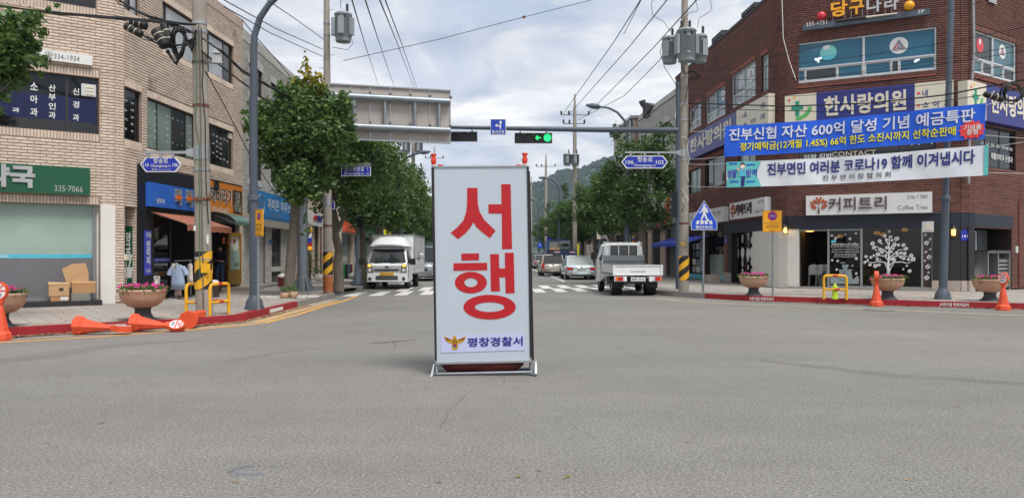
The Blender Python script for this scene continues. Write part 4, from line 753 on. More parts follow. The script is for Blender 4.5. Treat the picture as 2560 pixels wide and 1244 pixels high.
# hospital signs
def hospital(fr, x0, x1, x2, x3, ztop, zbot, n, label, texts=True, flip=False):
    ua, ub, uc, ud = (fr.u(x, n) for x in (x0, x1, x2, x3)); g = thing('shop_sign', label, 'sign', fr.w((ua+ud)/2, zbot, n)); 
    MB().fbox(fr, ua, ub-.004, zbot, ztop, .03, n).build('board', 'sign_cream', g) if ub-ua > .1 else None
    MB().fbox(fr, ub, uc-.004, zbot, ztop, .03, n).build('board', 'sign_navy', g)
    if ud-uc > .1: MB().fbox(fr, uc, ud, zbot, ztop, .03, n).build('board', 'sign_cream', g)
    h = ztop-zbot; w = uc-ub
    txt('한사랑의원', fr, ub+w*.08, uc-w*.08, zbot+h*.24, ztop-h*.14, n+.003, 'sign_cream', g, .035, .01)
    if ub-ua > .5:
        c_, zc = (ua+ub)/2, zbot+h*.55; e = MB(); e.fbox(fr, c_-.33, c_+.1, zc-.03, zc+.12, n, n+.012).fbox(fr, c_-.19, c_-.04, zc-.27, zc-.031, n, n+.012).fbox(fr, c_-.19, c_-.04, zc+.121, zc+.3, n, n+.012); e.build('cross_emblem', mat('emblem_green', (20, 140, 110), .5), g)
        pr = [(c_-.2+.62*math.cos(a), zc+.05+.5*math.sin(a)) for a in np.linspace(-1.5, 0, 9)]+[(c_-.2+.48*math.cos(a), zc+.05+.36*math.sin(a)) for a in np.linspace(0, -1.5, 9)]
        MB().fprism(fr, pr, n, n+.01).build('arc_emblem', mat('emblem_lime', (80, 176, 90), .5), g)
        for dx, dz, m in ((-.42, .36, 'banner_red'), (-.22, .46, 'ball_yellow')): MB().fprism(fr, [(c_+dx+.05*math.cos(i*.785), zc+dz+.05*math.sin(i*.785)) for i in range(8)], n, n+.006).build('dot_emblem', m, g)
    if ud-uc > .5:
        W_ = ud-uc; txt('내', fr, uc+W_*.2, uc+W_*.34, ztop-h*.4, ztop-h*.2, n+.003, 'letter_navy', g, .02); txt('과', fr, uc+W_*.78, uc+W_*.92, ztop-h*.4, ztop-h*.2, n+.003, 'letter_navy', g, .02); txt('소  아  과', fr, uc+W_*.2, uc+W_*.92, ztop-h*.74, ztop-h*.55, n+.003, 'letter_navy', g, .02)
        for k in (.3, .65): MB().fprism(fr, [(uc+W_*.1+.05*math.cos(i*.785), ztop-h*k+.05*math.sin(i*.785)) for i in range(8)], n, n+.006).build('dot_emblem', 'banner_red', g)
    return g
zt = F.hit(2383, 200, .2)[1]; hospital(F, 1962, 2041, 2287, 2384, zt, zt-1.25, .2, 'wide clinic sign with green cross and cream letters on navy behind the blue cloth banner')
hospital(S, 1716, 1717, 1841, 1921, 7.95, 6.68, .3, 'clinic sign in perspective along the street side of the red brick building')
zt = R.hit(2420, 199, .35)[1]; hospital(R, 2419, 2466, 2590, 2640, zt, zt-1.3, .35, 'clinic sign on the cross street face at the right edge of the photo')
# ground floor, front face
m_ = MB(); m_.fbox(F, -.01, F.L, zg-.5, zg, -.1, .04)
for fr in AR2: m_.fbox(fr, 0, fr.L, zg-.5, zg, -.1, .04)
m_.fbox(R, 0, R.u(2530), zg-.5, zg-.02, -.1, .04).fbox(S, S.u(1812), S.L, zg-.5, zg, -.1, .04)
for fr in AR1: m_.fbox(fr, 0, fr.L, zg-.5, zg, -.1, .04)
m_.build('fascia', 'navy_panel', rb)
MB().fbox(F, 0, F.L, zg-.015, zg+.04, 0, .07).build('ledge', 'roof_dark', rb)
ww = MB(); ww.fbox(F, 0, shop[0]-.01, .17, zg-.5, -.1, .02).fbox(S, S.u(1882), S.L, .17, zg-.5, -.1, .02)
for fr in AR1: ww.fbox(fr, 0, fr.L, .17, zg-.5, -.1, .02)
ww = ww.build('white_painted_wall', 'white_wall', rb)
for fr, a, b in [(F, 0, shop[0]-.01), (S, S.u(1882), S.L)]+[(f, 0, f.L) for f in AR1]:
    if b-a > .05: V, Fc = brickmesh(fr, [q for q in bricks(fr, a, b, .3, zg-.52, [], L=.3, H=.08, soldier=False)], bulge=.026, jit=.002); mkobj('brickwork', V, Fc, 'white_wall', rb, kind='stuff')
bk = MB(); bk.fbox(F, shop[1]+.01, F.L, .17, zg-.5, -.1, .03)
for fr in AR2: bk.fbox(fr, 0, fr.L, .17, zg-.5, -.1, .03)
bk.build('black_wall', 'black_panel', rb)
k = 0; u = shop[1]-.02
while u < F.L-.1: MB().fbox(F, u+.004, u+.216, .165, .55, -.05, .06).build('plinth_tile', 'plinth_pink', rb); u += .22
for fr in AR2: MB().fbox(fr, 0, fr.L, .165, .55, -.05, .06).build('plinth_tile', 'plinth_pink', rb)
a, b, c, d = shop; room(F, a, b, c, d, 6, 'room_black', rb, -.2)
MB().fbox(F, a-.4, b+.1, .14, .24, -.1, .22).build('step', 'kerb_grey', rb); ff = MB(); n = -.1
zt = F.hit(2100, 573, -.1)[1]
for x0, x1 in ((1996, 2000), (2069, 2074), (2151, 2156.5), (2303, 2308), (2329, 2332)): ff.fbox(F, F.u(x0, n), F.u(x1, n), c, d, n-.05, n+.05)
ff.fbox(F, F.u(2000, n), F.u(2151, n), zt-.05, zt, n-.04, n+.04).fbox(F, F.u(2000, n), F.u(2329, n), d-.06, d, n-.045, n+.045).fbox(F, F.u(2074, n), F.u(2329, n), c, c+.08, n-.045, n+.045); sf = ff.build('shop_window', 'frame_alu', rb)
for x0, x1, z0, z1, g in ((2074, 2151, c+.08, zt-.05, 'glass_shop'), (2156.5, 2303, c+.08, d-.06, 'glass_shop'), (2308, 2329, c+.08, d-.06, 'glass_brown'), (2000, 2151, zt, d-.06, 'glass_teal')):
    if g == 'glass_brown': mat(g, (58, 42, 36), .12, var=.15)
    MB().fbox(F, F.u(x0, n), F.u(x1, n), z0, z1, n-.006, n+.004).build('pane', g, sf)
cz = lambda x, y, nn=-.09: F.hit(1980+x/3.659, 460+y/3.659, nn)
def beans(lst, parent):
    mb = MB(); r = random.Random(4)
    for x, y, s in lst:
        u, z = cz(x, y); rr = s/3.659/FP*28.3; an = r.uniform(.4, 1.3)
        for sg in (1, -1):
            pts = []
            for i in range(8):
                w = math.pi*i/7; px_, pz_ = rr*math.cos(w)*1.1, sg*(rr*.14+rr*.72*math.sin(w)); pts.append((u+px_*math.cos(an)-pz_*math.sin(an), z+px_*math.sin(an)+pz_*math.cos(an)))
            mb.fprism(F, pts, -.092, -.09)
    mb.build('bean_decal', 'sign_white', parent, kind='stuff')
TB = [(889,433,12),(848,472,15),(905,482,12),(958,498,20),(868,508,13),(915,513,12),(802,520,17),(737,543,19),(936,554,19),(974,556,13),(1020,557,16),(750,580,16),(868,580,15),(1042,590,17),(925,588,12),(803,600,13),(824,620,15),(907,617,13),(964,636,15),(997,629,13),(1030,634,16),(786,641,19),(859,650,12),(748,652,11),(1090,653,17),(677,662,14),(722,669,13),(780,685,14),(995,669,11),(1023,680,14),(932,692,18),(1066,688,14),(1110,685,19),(693,694,10),(667,715,13),(714,737,14),(762,746,18),(796,737,14),(1050,747,9),(1018,777,9),(1076,794,16),(770,603,8),(820,543,8),(808,690,7)]
beans(TB+[(1222,462,12),(1264,503,12),(1231,537,20),(1263,595,10),(1225,620,10),(1255,667,21),(1216,700,9),(1244,754,21),(1250,808,10),(1233,855,21),(585,450,10),(487,460,8),(530,500,12),(365,470,12),(398,495,14),(425,482,7),(589,680,13),(368,695,10),(418,702,11),(409,780,11),(589,817,11),(553,745,7)], sf)
tm = MB()
def strip(pts, w0, w1):
    q = [cz(x, y) for x, y in pts]; k = len(q); L_, R_ = [], []
    for i in range(k):
        dx, dz = q[min(i+1, k-1)][0]-q[max(i-1, 0)][0], q[min(i+1, k-1)][1]-q[max(i-1, 0)][1]; l = math.hypot(dx, dz); w = (w0+(w1-w0)*i/(k-1))/2; L_.append((q[i][0]-dz/l*w, q[i][1]+dx/l*w)); R_.append((q[i][0]+dz/l*w, q[i][1]-dx/l*w))
    for i in range(k-1): tm.quad(F.w(*L_[i], -.091), F.w(*R_[i], -.091), F.w(*R_[i+1], -.091), F.w(*L_[i+1], -.091))
strip([(882, 832), (880, 760), (884, 690), (888, 620), (889, 540), (890, 470)], .10, .02)
for b in ([(884,750),(850,715),(790,705),(730,720),(670,700)], [(886,745),(930,715),(1000,710),(1060,725),(1100,700)], [(884,700),(850,660),(800,650),(760,670)], [(888,680),(930,640),(980,600),(1040,600)], [(887,640),(840,600),(790,580),(750,560)], [(888,610),(920,560),(950,520)], [(889,560),(860,520),(850,480)], [(888,700),(940,660),(1000,655),(1080,665)]): strip(b, .045, .015)
strip([(882, 832), (870, 770), (850, 730)], .04, .02); strip([(884, 832), (900, 770), (930, 730)], .04, .02)
tm.build('tree_decal', 'sign_white', sf)
for s, x0, x1, y0, y1 in (('Admiration of coffee', 360, 608, 536, 560), ('The instinct of the coffee is temptation', 352, 618, 566, 580), ('strong aroma is sweeter than wine', 365, 608, 590, 604), ('soft taste is more rapturous than kiss', 360, 612, 612, 628), ('black as the devil hot as hell', 388, 585, 635, 650), ('pure as an angel sweet as love', 380, 590, 657, 671)):
    p, q = cz(x0, y0), cz(x1, y1); txt(s, F, p[0], q[0], q[1], p[1], -.092, 'sign_white', sf, .005)
gm_ = MB()
for poly in ([(425,780),(550,780),(545,795),(432,795)], [(435,798),(542,798),(555,875),(425,875)], [(455,735),(520,735),(505,778),(468,778)], [(440,715),(490,712),(488,722),(442,724)], [(350,830),(380,820),(410,835),(440,880),(560,870),(600,835),(615,860),(610,912),(352,912)]): gm_.fprism(F, [cz(*p) for p in poly], -.093, -.091)
gm_.build('grinder_decal', 'glass_pale', sf); p, q = cz(455, 803), cz(500, 820); txt('Coffee', F, p[0], q[0], q[1], p[1], -.09, 'letter_dark', sf)
p, q = cz(358, 512), cz(402, 534); MB().fbox(F, p[0], q[0], q[1], p[1], -.095, -.091).build('notice', 'stripe_cyan', sf)
q = F.r(2305, 2334.5, (2320, 553), (2320, 579.5), .05); vn = MB().fbox(F, *q, -.1, .06).build('vent', 'frame_white', rb)
for k in range(3): zk = q[2]+(q[3]-q[2])*(.2+.2*k); MB().fbox(F, q[0]+.1, q[1]-.08, zk, zk+.07, .06, .075).build('louvre', 'sign_cream', vn)
# inside the coffee shop
u, z = F.hit(2024, 573, -1.5); MB().ball(F.w(u, z, -1.5), .28, 8, 1, 1, .35).build('pendant_lamp', 'bulb_warm', None, label='warm glowing pendant lamp inside the open coffee shop door', cat='lamp')
for x, y in ((2192, 582), (2208, 586), (2262, 574), (2100, 590)): u, z = F.hit(x, y, -2); MB().ball(F.w(u, z, -2), .13, 8, sz=.6).build('ceiling_lamp', 'bulb_warm', rb)
for x0, x1, y0, y1, m in ((2160, 2180, 690, 711, 'cardboard_pale'), (2184, 2200, 640, 662, 'frame_alu'), (2230, 2248, 636, 664, 'letter_brown'), (2120, 2140, 600, 650, 'room_brown')): q = F.r(x0, x1, (x0, y0), (x0, y1), -1.2); MB().fbox(F, *q, -1.5, -1.2).build('shelf_item', m, rb)
MB().fbox(F, F.u(2074), F.u(2329), 1.12, 1.16, -.9, -.3).build('counter', 'gold_door' if False else 'cardboard', rb)
def chair(px, label):
    u, _ = F.hit(px, 650, -1.3); o = F.w(u, .24, -1.3); t = thing('chair', label, 'chair', o, 'pale plastic chairs inside the coffee shop'); fr = Fr(o.xy, o.xy+F.d)
    MB().fbox(fr, -.21, .21, .68, .71, -.2, .2).build('seat', 'sign_white', t); bk_ = MB(); pr = [(-.19, .71), (-.2, .95), (-.16, 1.06), (0, 1.1), (.16, 1.06), (.2, .95), (.19, .71)]; bk_.fprism(fr, pr, .19, .215); bk_.build('backrest', 'sign_white', t)
    for x, y in ((-.18, .18), (.18, .18), (-.18, -.18), (.18, -.18)): MB().tube([fr.w(x, .68, y), fr.w(x*1.25, 0, y*1.2)], .014, 6).build('leg', 'sign_white', t)
for px, l in ((2036, 'leftmost of the three pale chairs inside the coffee shop door'), (2054, 'middle one of the three pale chairs inside the coffee shop door'), (2068, 'rightmost of the three pale chairs inside the coffee shop door')): chair(px, l)
t = thing('cardboard_box', 'printed cardboard box behind the coffee shop window by the floor', 'box', F.w(F.u(2287), .3, -.6)); q = F.r(2270, 2303, (2290, 692), (2290, 711), -.4); MB().fbox(F, *q, -.8, -.4).build('box_body', 'cardboard', t); txt('GREEN COFFEE', F, q[0]+.06, q[1]-.05, q[2]+.08, q[2]+.17, -.397, 'letter_brown', t)
q = F.r(2278, 2300, (2290, 650), (2290, 664), -.4); MB().fbox(F, *q, -.7, -.4).build('gift_box', 'post_red', None, label='red box standing on the counter behind the shop window', cat='box')
# coffee signs
def coffeesign(fr, rect, n0, n1, label):
    g = signboard(fr, rect, n0, n1, 'sign_white', label); a, b, c, d = rect; w, h = b-a, d-c
    txt('커피트리', fr, a+w*.19, a+w*.655, c+h*.2, d-h*.14, n1+.002, 'letter_brown', g, .0, .05); txt('336-1780', fr, b-w*.19, b-w*.035, d-h*.32, d-h*.14, n1+.002, 'letter_grey', g); txt('Coffee Tree', fr, b-w*.26, b-w*.035, c+h*.16, c+h*.38, n1+.002, 'letter_grey', g)
    cx_, cz_ = a+w*.108, c+h*.3; lf = MB()
    for i, (ex, ey, l, wd, an) in enumerate(((.18, .62, .40, .25, -48), (.82, .62, .40, .25, 48), (.07, .36, .22, .15, -50), (.92, .34, .24, .16, 50), (.26, .30, .30, .18, -30), (.75, .28, .30, .18, 30), (.40, .10, .2, .12, -15), (.62, .09, .2, .12, 15), (.5, .30, .36, .2, 0))):
        an = math.radians(an); qx, qz = cx_+(ex-.5)*h*.78, d-h*.08-ey*h*.8; lf.fprism(fr, [(qx+h*.4*(wd*math.cos(t)*math.cos(an)+l*math.sin(t)*math.sin(an)), qz+h*.4*(l*math.sin(t)*math.cos(an)-wd*math.cos(t)*math.sin(an))) for t in [k*.628 for k in range(10)]], n1, n1+.02+.002*i)
    lf.build('leaf_emblem', mat('leaf_print', (168, 84, 50), .5), g); MB().fprism(fr, [(cx_-.03, cz_-h*.2), (cx_+.03, cz_-h*.2), (cx_+.012, cz_+h*.12), (cx_-.012, cz_+h*.12)], n1, n1+.04).build('trunk_emblem', 'letter_brown', g)
    return g
coffeesign(F, F.r(2015, 2330.6, (2330, 478.6), (2330, 531), .18), .04, .18, 'wide white coffee shop sign with brown raised letters above the shop window')
coffeesign(S, S.r(1824, 1912.5, (1824, 509), (1824, 549), .3), .05, .3, 'white coffee shop sign seen at an angle on the street side of the rounded corner')
g = signboard(S, S.r(1723, 1808.4, (1808, 516), (1808, 553), .3), .05, .3, 'sign_white', 'white shop sign behind the blue triangular crossing sign'); a, b, c, d = S.r(1723, 1808.4, (1808, 516), (1808, 553), .3); txt('SON', S, a+.4, a+2.4, c+.2, d-.25, .303, 'letter_grey', g, .02); txt('컴퓨터 판매', S, b-2.0, b-.4, d-.4, d-.15, .303, 'letter_grey', g)
# wall lanterns, number plates
def lantern(fr, px, py, label):
    u, z = fr.hit(px, py, .2); t = thing('wall_lantern', label, 'lantern', fr.w(u, z, .1), 'black wall lanterns of the coffee shop'); f2 = Fr(fr.w(u, 0).xy, fr.w(u+1, 0).xy); b = MB()
    b.fbox(f2, -.02, .02, z+.0, z+.32, .03, .06).fbox(f2, -.015, .015, z+.24, z+.27, .06, .2); c = f2.w(0, z, .2); b.lathe(c, [(.13, .12), (.02, .24)], 8, False).lathe(c, [(.09, -.13), (.09, -.16)], 8, False)
    for a in range(4): w = a*math.pi/2+.785; b.tube([c+Vector((.09*math.cos(w), .09*math.sin(w), -.14)), c+Vector((.11*math.cos(w), .11*math.sin(w), .12))], .01, 4)
    b.build('lamp_frame', 'black_panel', t); MB().lathe(c, [(.055, -.12), (.07, .0), (.06, .1)], 8).build('lamp_glass', 'bulb_warm', t)
lantern(F, 2384, 580, 'lit black wall lantern on the black wall beside the street lamp post'); lantern(AR1[1], 1963, 575, 'lit black wall lantern on the white wall near the yellow parking sign')
def plate(fr, px, py, label, s='191'):
    u, z = fr.hit(px, py, .05); t = thing('number_plate', label, 'number plate', fr.w(u, z-.15, .04)); MB().fprism(fr, [(u-.14, z-.2), (u+.14, z-.2), (u+.14, z+.12), (u, z+.22), (u-.14, z+.12)], .035, .05).build('plate', 'street_blue', t); txt(s, fr, u-.1, u+.1, z-.1, z+.0, .052, 'sign_white', t, .02)
plate(AR2[1], 2412, 587, 'small blue house number plate at the black corner near the lantern'); plate(S, 1815, 598, 'small blue house number plate beside the dark side entrance', '102')
# side entrance with white bean pattern, shop fronts along the street
MB().fbox(S, S.u(1811), S.u(1830), .17, zg-.5, -.1, .03).build('black_wall', 'black_panel', rb); MB().fbox(S, S.u(1811), S.u(1830), .165, .62, -.05, .06).build('plinth_tile', 'plinth_pink', rb)
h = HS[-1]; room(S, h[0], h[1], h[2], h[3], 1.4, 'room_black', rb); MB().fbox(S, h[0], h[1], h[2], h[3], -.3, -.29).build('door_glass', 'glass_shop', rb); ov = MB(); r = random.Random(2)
for px, ys in ((1843, (598, 611, 633, 652, 675, 690)), (1856, (593, 600, 632, 651, 660, 676)), (1870, (588, 597, 633, 648, 668, 690)), (1879, (600, 632, 655, 677))):
    for y in ys: u, z = S.hit(px, y, -.28); s = .22 if y in (632, 633) else r.uniform(.06, .13); ov.fprism(S, [(u+s*math.cos(i*.524), z+s*1.2*math.sin(i*.524)) for i in range(12)], -.286, -.282)
ov.build('bean_decal', 'sign_white', rb, kind='stuff')
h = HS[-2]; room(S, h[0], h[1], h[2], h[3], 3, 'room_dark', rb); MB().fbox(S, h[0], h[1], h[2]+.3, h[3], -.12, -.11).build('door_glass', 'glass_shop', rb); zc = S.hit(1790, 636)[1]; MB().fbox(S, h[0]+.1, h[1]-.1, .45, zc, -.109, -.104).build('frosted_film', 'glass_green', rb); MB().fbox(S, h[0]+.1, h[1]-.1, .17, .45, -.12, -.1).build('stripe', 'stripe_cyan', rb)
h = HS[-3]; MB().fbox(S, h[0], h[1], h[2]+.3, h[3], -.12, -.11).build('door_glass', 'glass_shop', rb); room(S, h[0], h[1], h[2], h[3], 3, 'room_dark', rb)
for i in range(3):
    for j in range(4): MB().fbox(S, h[0]+.3+i*.75, h[0]+.9+i*.75, .5+j*.42, .82+j*.42, -.105, -.1).build('poster', ('glass_pale', 'sign_white', 'glass_teal')[(i+j) % 3], rb)
MB().fbox(S, h[0], h[1], .17, .42, -.12, .0).build('stripe', 'stripe_cyan', rb)
q = S.r(1746.6, 1753.6, (1750, 591), (1750, 681), .3); g = thing('banner_sign', 'dark vertical shop banner with white letters behind the crossing sign pole', 'banner', S.w(q[0], q[2], .3)); MB().fbox(S, q[0], q[0]+.5, q[2], q[3], .2, .24).build('banner', 'letter_navy', g); txt('번\n영\n상\n점', S, q[0]+.1, q[0]+.4, q[2]+.1, q[3]-.15, .243, 'sign_white', g, .03, ls=1.2)
awning(S, 1668, 1746, zgs-.62, .35, 1.1, 'awning_blue', 'bright blue awning over the street side shops behind the concrete pole', .22)
MB().fbox(S, 0, S.u(1812), zgs-.15, zgs-.05, 0, .06).build('ledge', 'roof_dark', rb)
for x in (1716, 1760, 1813): MB().fbox(S, S.u(x), S.u(x)+.35, .165, zgs-.5, -.1, .04).build('pier', 'soldier_red', rb)
q = S.u(1790, 1.0); MB().box(S.w(q, .34, 1.2), (.62, .62, .42), .1).build('stone_block', 'plinth_pink', None, label='square pinkish stone block on the pavement before the street side shops', cat='stone block')
# alcove on the cross street face
a, b, c, d = hr['al']; room(R, a, b, c, d, 1.2, 'black_panel', rb, -.01); q = R.r(2421, 2470, (2430, 554), (2430, 569), -.3); MB().fbox(R, *q, -.5, -.3).build('panel', 'sign_cream', rb); q = R.r(2423, 2442, (2430, 577), (2430, 666), -.3); window(R, *q, rb, fm='frame_white', n=-.34, gm='glass_smoke'); q2_ = R.r(2420, 2442, (2430, 672), (2430, 712), -.3); MB().fbox(R, *q2_, -.5, -.31).build('panel', 'white_wall', rb)
q = R.r(2447, 2499, (2470, 575), (2470, 712), -.8); MB().fbox(R, *q, -.9, -.85).build('door', 'metal_door', rb)
q = R.r(2470, 2526, (2490, 628), (2490, 717), .15); g = thing('utility_cabinet', 'grey louvred wooden cabinet with a flat lid in the alcove at the right', 'cabinet', R.w(q[0]+.4, .16, 0)); m_ = MB()
for u in (q[0], (q[0]+q[1])/2-.1, q[1]-.06): m_.fbox(R, u, u+.06, .16, q[3], -.4, .15)
m_.fbox(R, q[0]+.06, q[1]-.06, .3, .36, -.4, .14).fbox(R, q[0]+.06, q[1]-.06, q[3]-.06, q[3], -.4, .14); m_.build('cabinet_frame', 'frame_alu', g); MB().fbox(R, q[0]-.1, q[1]+.15, q[3], q[3]+.04, -.5, .25).build('lid', 'frame_brown', g); MB().fbox(R, q[0]+.06, q[1]-.06, .36, q[3]-.06, -.3, -.28).build('back_panel', 'black_panel', g)
for k in range(6): z = .5+k*(q[3]-.75)/6; MB().hexa([R.w((q[0]+q[1])/2, z, .12), R.w(q[1]-.07, z, .12), R.w(q[1]-.07, z, .09), R.w((q[0]+q[1])/2, z, .09), R.w((q[0]+q[1])/2, z+.13, .02), R.w(q[1]-.07, z+.13, .02), R.w(q[1]-.07, z+.13, -.01), R.w((q[0]+q[1])/2, z+.13, -.01)]).build('louvre', 'frame_alu', g)
pz = [R.w(R.u(2424), ZR, .1), R.w(R.u(2426), 8.8, .12), R.w(R.u(2418), 6.5, .1), R.w(R.u(2414), 4.0, .1)]; MB().tube(pz, .05, 8).build('drainpipe', 'frame_alu', rb)
MB().tube([R.w(R.u(2544), .2, .06), R.w(R.u(2544), 3.6, .06)], .03, 6).build('pipe', 'soldier_red', rb); MB().fbox(R, R.u(2535), R.u(2540), 1.55, 1.8, .01, .08).build('meter_box', 'frame_white', rb)
# ---------------------------------------------------------------- right: pale grey brick house, and what follows it
def gblock(fr, z, wm_, bm_, holes, label, fl=None, back=14, shop_m='room_dark', par=None, brickL=.45, brickH=.1, pm='trim_grey', wf='frame_dark', gm=('glass_smoke', 'glass_dark')):
    t = thing('brick_building' if bm_ else 'shop_building', label, 'building', fr.w(fr.L/2, 0, -3)); m_ = MB(); wallgrid(m_, fr, 0, fr.L, 0, z, holes); w = m_.build('wall', wm_, t)
    if bm_: lay_bricks(fr, bricks(fr, 0, fr.L, 3.6, z-.4, holes, L=brickL, H=brickH, soldier=False), bm_, w)
    a, b = fr.w(0, 0).xy, fr.w(fr.L, 0).xy; c, e = fr.w(fr.L, 0, -back).xy, fr.w(0, 0, -back).xy; shell([tuple(a), tuple(b), tuple(c), tuple(e)], z, 'roof_dark', t, [(1, 2), (2, 3), (3, 0)], wm=wm_)
    MB().fbox(fr, 0, fr.L, z-.35, z, -.1, .05).build('parapet', pm, t)
    for h in holes:
        if h[2] > 2: window(fr, *h[:4], t, mull=[.5], panes=list(gm), fm=wf, n=-.08, fw=.07); MB().fbox(fr, h[0]-.1, h[1]+.1, h[3], h[3]+.25, -.05, .04).build('lintel', pm, t)
        else: MB().fbox(fr, h[0], h[1], h[2], h[3], -.3, -.2).build('shop_front', shop_m, t)
    return t
K1 = fr2(1596.5, 54.4, 1690, 45.3); hk = [K1.r(1655, 1674, (1674, 302), (1674, 375))+(.2, 0), K1.r(1634, 1648, (1640, 331), (1640, 390))+(.2, 0), K1.r(1608, 1624, (1612, 350), (1612, 400))+(.2, 0), K1.r(1668, 1676, (1672, 445), (1672, 503))+(.2, 0), K1.r(1640, 1655, (1645, 453), (1645, 510))+(.2, 0), K1.r(1612, 1626, (1620, 470), (1620, 515))+(.2, 0)]
hk += [(K1.u(1613), K1.u(1624), .2, 3.0, .6, 0), (K1.u(1633), K1.u(1655), .2, 3.2, .6, 0), (K1.u(1668), K1.u(1676), .2, 3.0, .6, 0)]
tk = gblock(K1, 11.35, 'mortar_grey', 'brick_grey', hk, 'pale grey brick shop building with tall dark windows left of the red brick corner')
for a_, b_ in ((1602, 1613), (1624, 1633), (1655, 1668)): MB().fbox(K1, K1.u(a_), K1.u(b_), .16, 3.4, -.02, .12).build('pier', 'trim_pink', tk)
MB().fbox(K1, 0, K1.L, 3.35, 3.6, 0, .2).build('canopy', 'trim_grey', tk)
g = signboard(K1, K1.r(1621, 1655, (1655, 546), (1655, 572), .5), .1, .5, 'sign_purple', 'dark purple shop sign with a pink curl on the pale grey building'); a, b, c, d = K1.r(1621, 1655, (1655, 546), (1655, 572), .5); MB().fprism(K1, [(a+(b-a)*.62, d-.1), (a+(b-a)*.78, d-.15), (a+(b-a)*.78, c+.5), (a+(b-a)*.95, c+.15), (a+(b-a)*.7, c+.2), (a+(b-a)*.55, c+.7)], .5, .56).build('curl_emblem', mat('curl_pink', (190, 40, 110), .5), g); txt('헤어', K1, a+(b-a)*.15, a+(b-a)*.5, c+.2, c+.8, .505, 'letter_silver', g, .04, .05)
g = signboard(K1, (K1.u(1680), K1.u(1687), 3.4, 6.3), .3, .5, 'orange_facade', 'tall red and white vertical sign at the near end of the pale grey building'); a, b = K1.u(1680), K1.u(1687); txt('커\n피\n삼', K1, a+.15, b-.15, 3.6, 6.1, .505, 'sign_white', g, .04, ls=1.2)
# tiled hip roof ornament behind the parapet
rt = thing('tiled_roof', 'dark traditional tiled roof corner rising behind the grey parapet', 'roof', (12.5, 53, 11)); c0 = P(1610, 258, 53); m_ = MB()
m_.hexa([P(1607, 295, 52), P(1655, 265, 50), P(1680, 262, 58), P(1612, 290, 58), P(1606, 254, 52), P(1632, 264, 50), P(1650, 262, 58), P(1612, 260, 58)]); m_.build('roof_slope', 'roof_dark', rt); MB().tube([P(1605, 252, 52), P(1608, 262, 52), P(1620, 270, 51.5), P(1638, 268, 50.5)], [.25, .2, .2, .15], 8).build('ridge', 'roof_dark', rt)
for k in range(7): MB().tube([P(1614+k*4, 266+k*.6, 51.6-k*.15), P(1618+k*4, 292-k*1.8, 51.4-k*.15)], .07, 6).build('roof_tile', 'grey_panel', rt)
K2 = fr2(1534.6, 65.7, 1586, 56.5); h2_ = [K2.r(1562, 1578, (1570, 360), (1570, 400))+(.2, 0), K2.r(1540, 1554, (1547, 385), (1547, 410))+(.2, 0), (1, K2.L-1, .2, 3.1, .8, 0)]
t = gblock(K2, 11.6, 'mortar_beige', 'brick_grey', h2_, 'pale brick building with a metal gutter beyond the grey one'); MB().fbox(K2, -.3, K2.L+.1, 11.6, 11.8, -.3, .35).build('gutter', 'alu', t); MB().tube([K2.w(K2.L-.5, 0, .2), K2.w(K2.L-.5, 11.5, .2)], .12, 8).build('drainpipe', 'alu', t)
# far street fronts, low shops between the trees
r = random.Random(11); cols = ('plaster_cream', 'plaster_white', 'trim_pink', 'trim_grey'); scs = ('orange_facade', 'sign_white', 'sign_blue2', 'sign_green', 'sign_purple', 'awning_blue', 'banner_yellow', 'post_red')
def farrow(side, D0, n_, zs, txts):
    D = D0
    for i in range(n_):
        L = r.uniform(8, 12); x0, x1 = (far_r(D)+4.0, far_r(D+L)+4.0) if side > 0 else (far_l(D)-4.2, far_l(D+L)-4.2); fr = Fr((x1, D+L-.2), (x0, D)) if side > 0 else Fr((x0, D), (x1, D+L-.2)); z = zs[i % len(zs)]
        hl = [(u, u+1.5, 4.2, 5.7, .12, 0) for u in np.arange(1, fr.L-2, 2.4)] if z > 6 else []
        hl += [(.5, fr.L*.48, .2, 2.9, .5, 0), (fr.L*.54, fr.L-.5, .2, 2.9, .5, 0)]
        c_ = cols[(i+(side > 0)) % 4]; lab = f'{("low", "two storey")[z > 6]} {("cream", "white", "pinkish", "grey")[(i+(side > 0)) % 4]} shop block, {("first", "second", "third", "fourth", "fifth", "sixth", "seventh")[i]} behind the {"right" if side > 0 else "left"} hand street trees'
        t = gblock(fr, z, c_, None, hl, lab, shop_m='glass_smoke')
        q = (.6, fr.L*.6, 3.0, 3.8); g = signboard(fr, q, .05, .25, scs[(i*3+(side > 0)*1) % len(scs)], f'shop sign on the {("first", "second", "third", "fourth", "fifth", "sixth", "seventh")[i]} shop block behind the {"right" if side > 0 else "left"} street trees'); s_ = txts[i % len(txts)]
        if s_: txt(s_, fr, q[0]+.3, q[1]-.4, 3.12, 3.68, .255, 'sign_white' if scs[(i*3+(side > 0)) % len(scs)] != 'sign_white' else 'letter_navy', g, .03)
        D += L
farrow(1, 66.5, 7, (6.8, 4.2, 7.4, 4.4, 7.0), ('', '', '', '')); farrow(-1, 49.5, 7, (4.4, 6.9, 4.3, 7.3, 4.6), ('', '', '', ''))
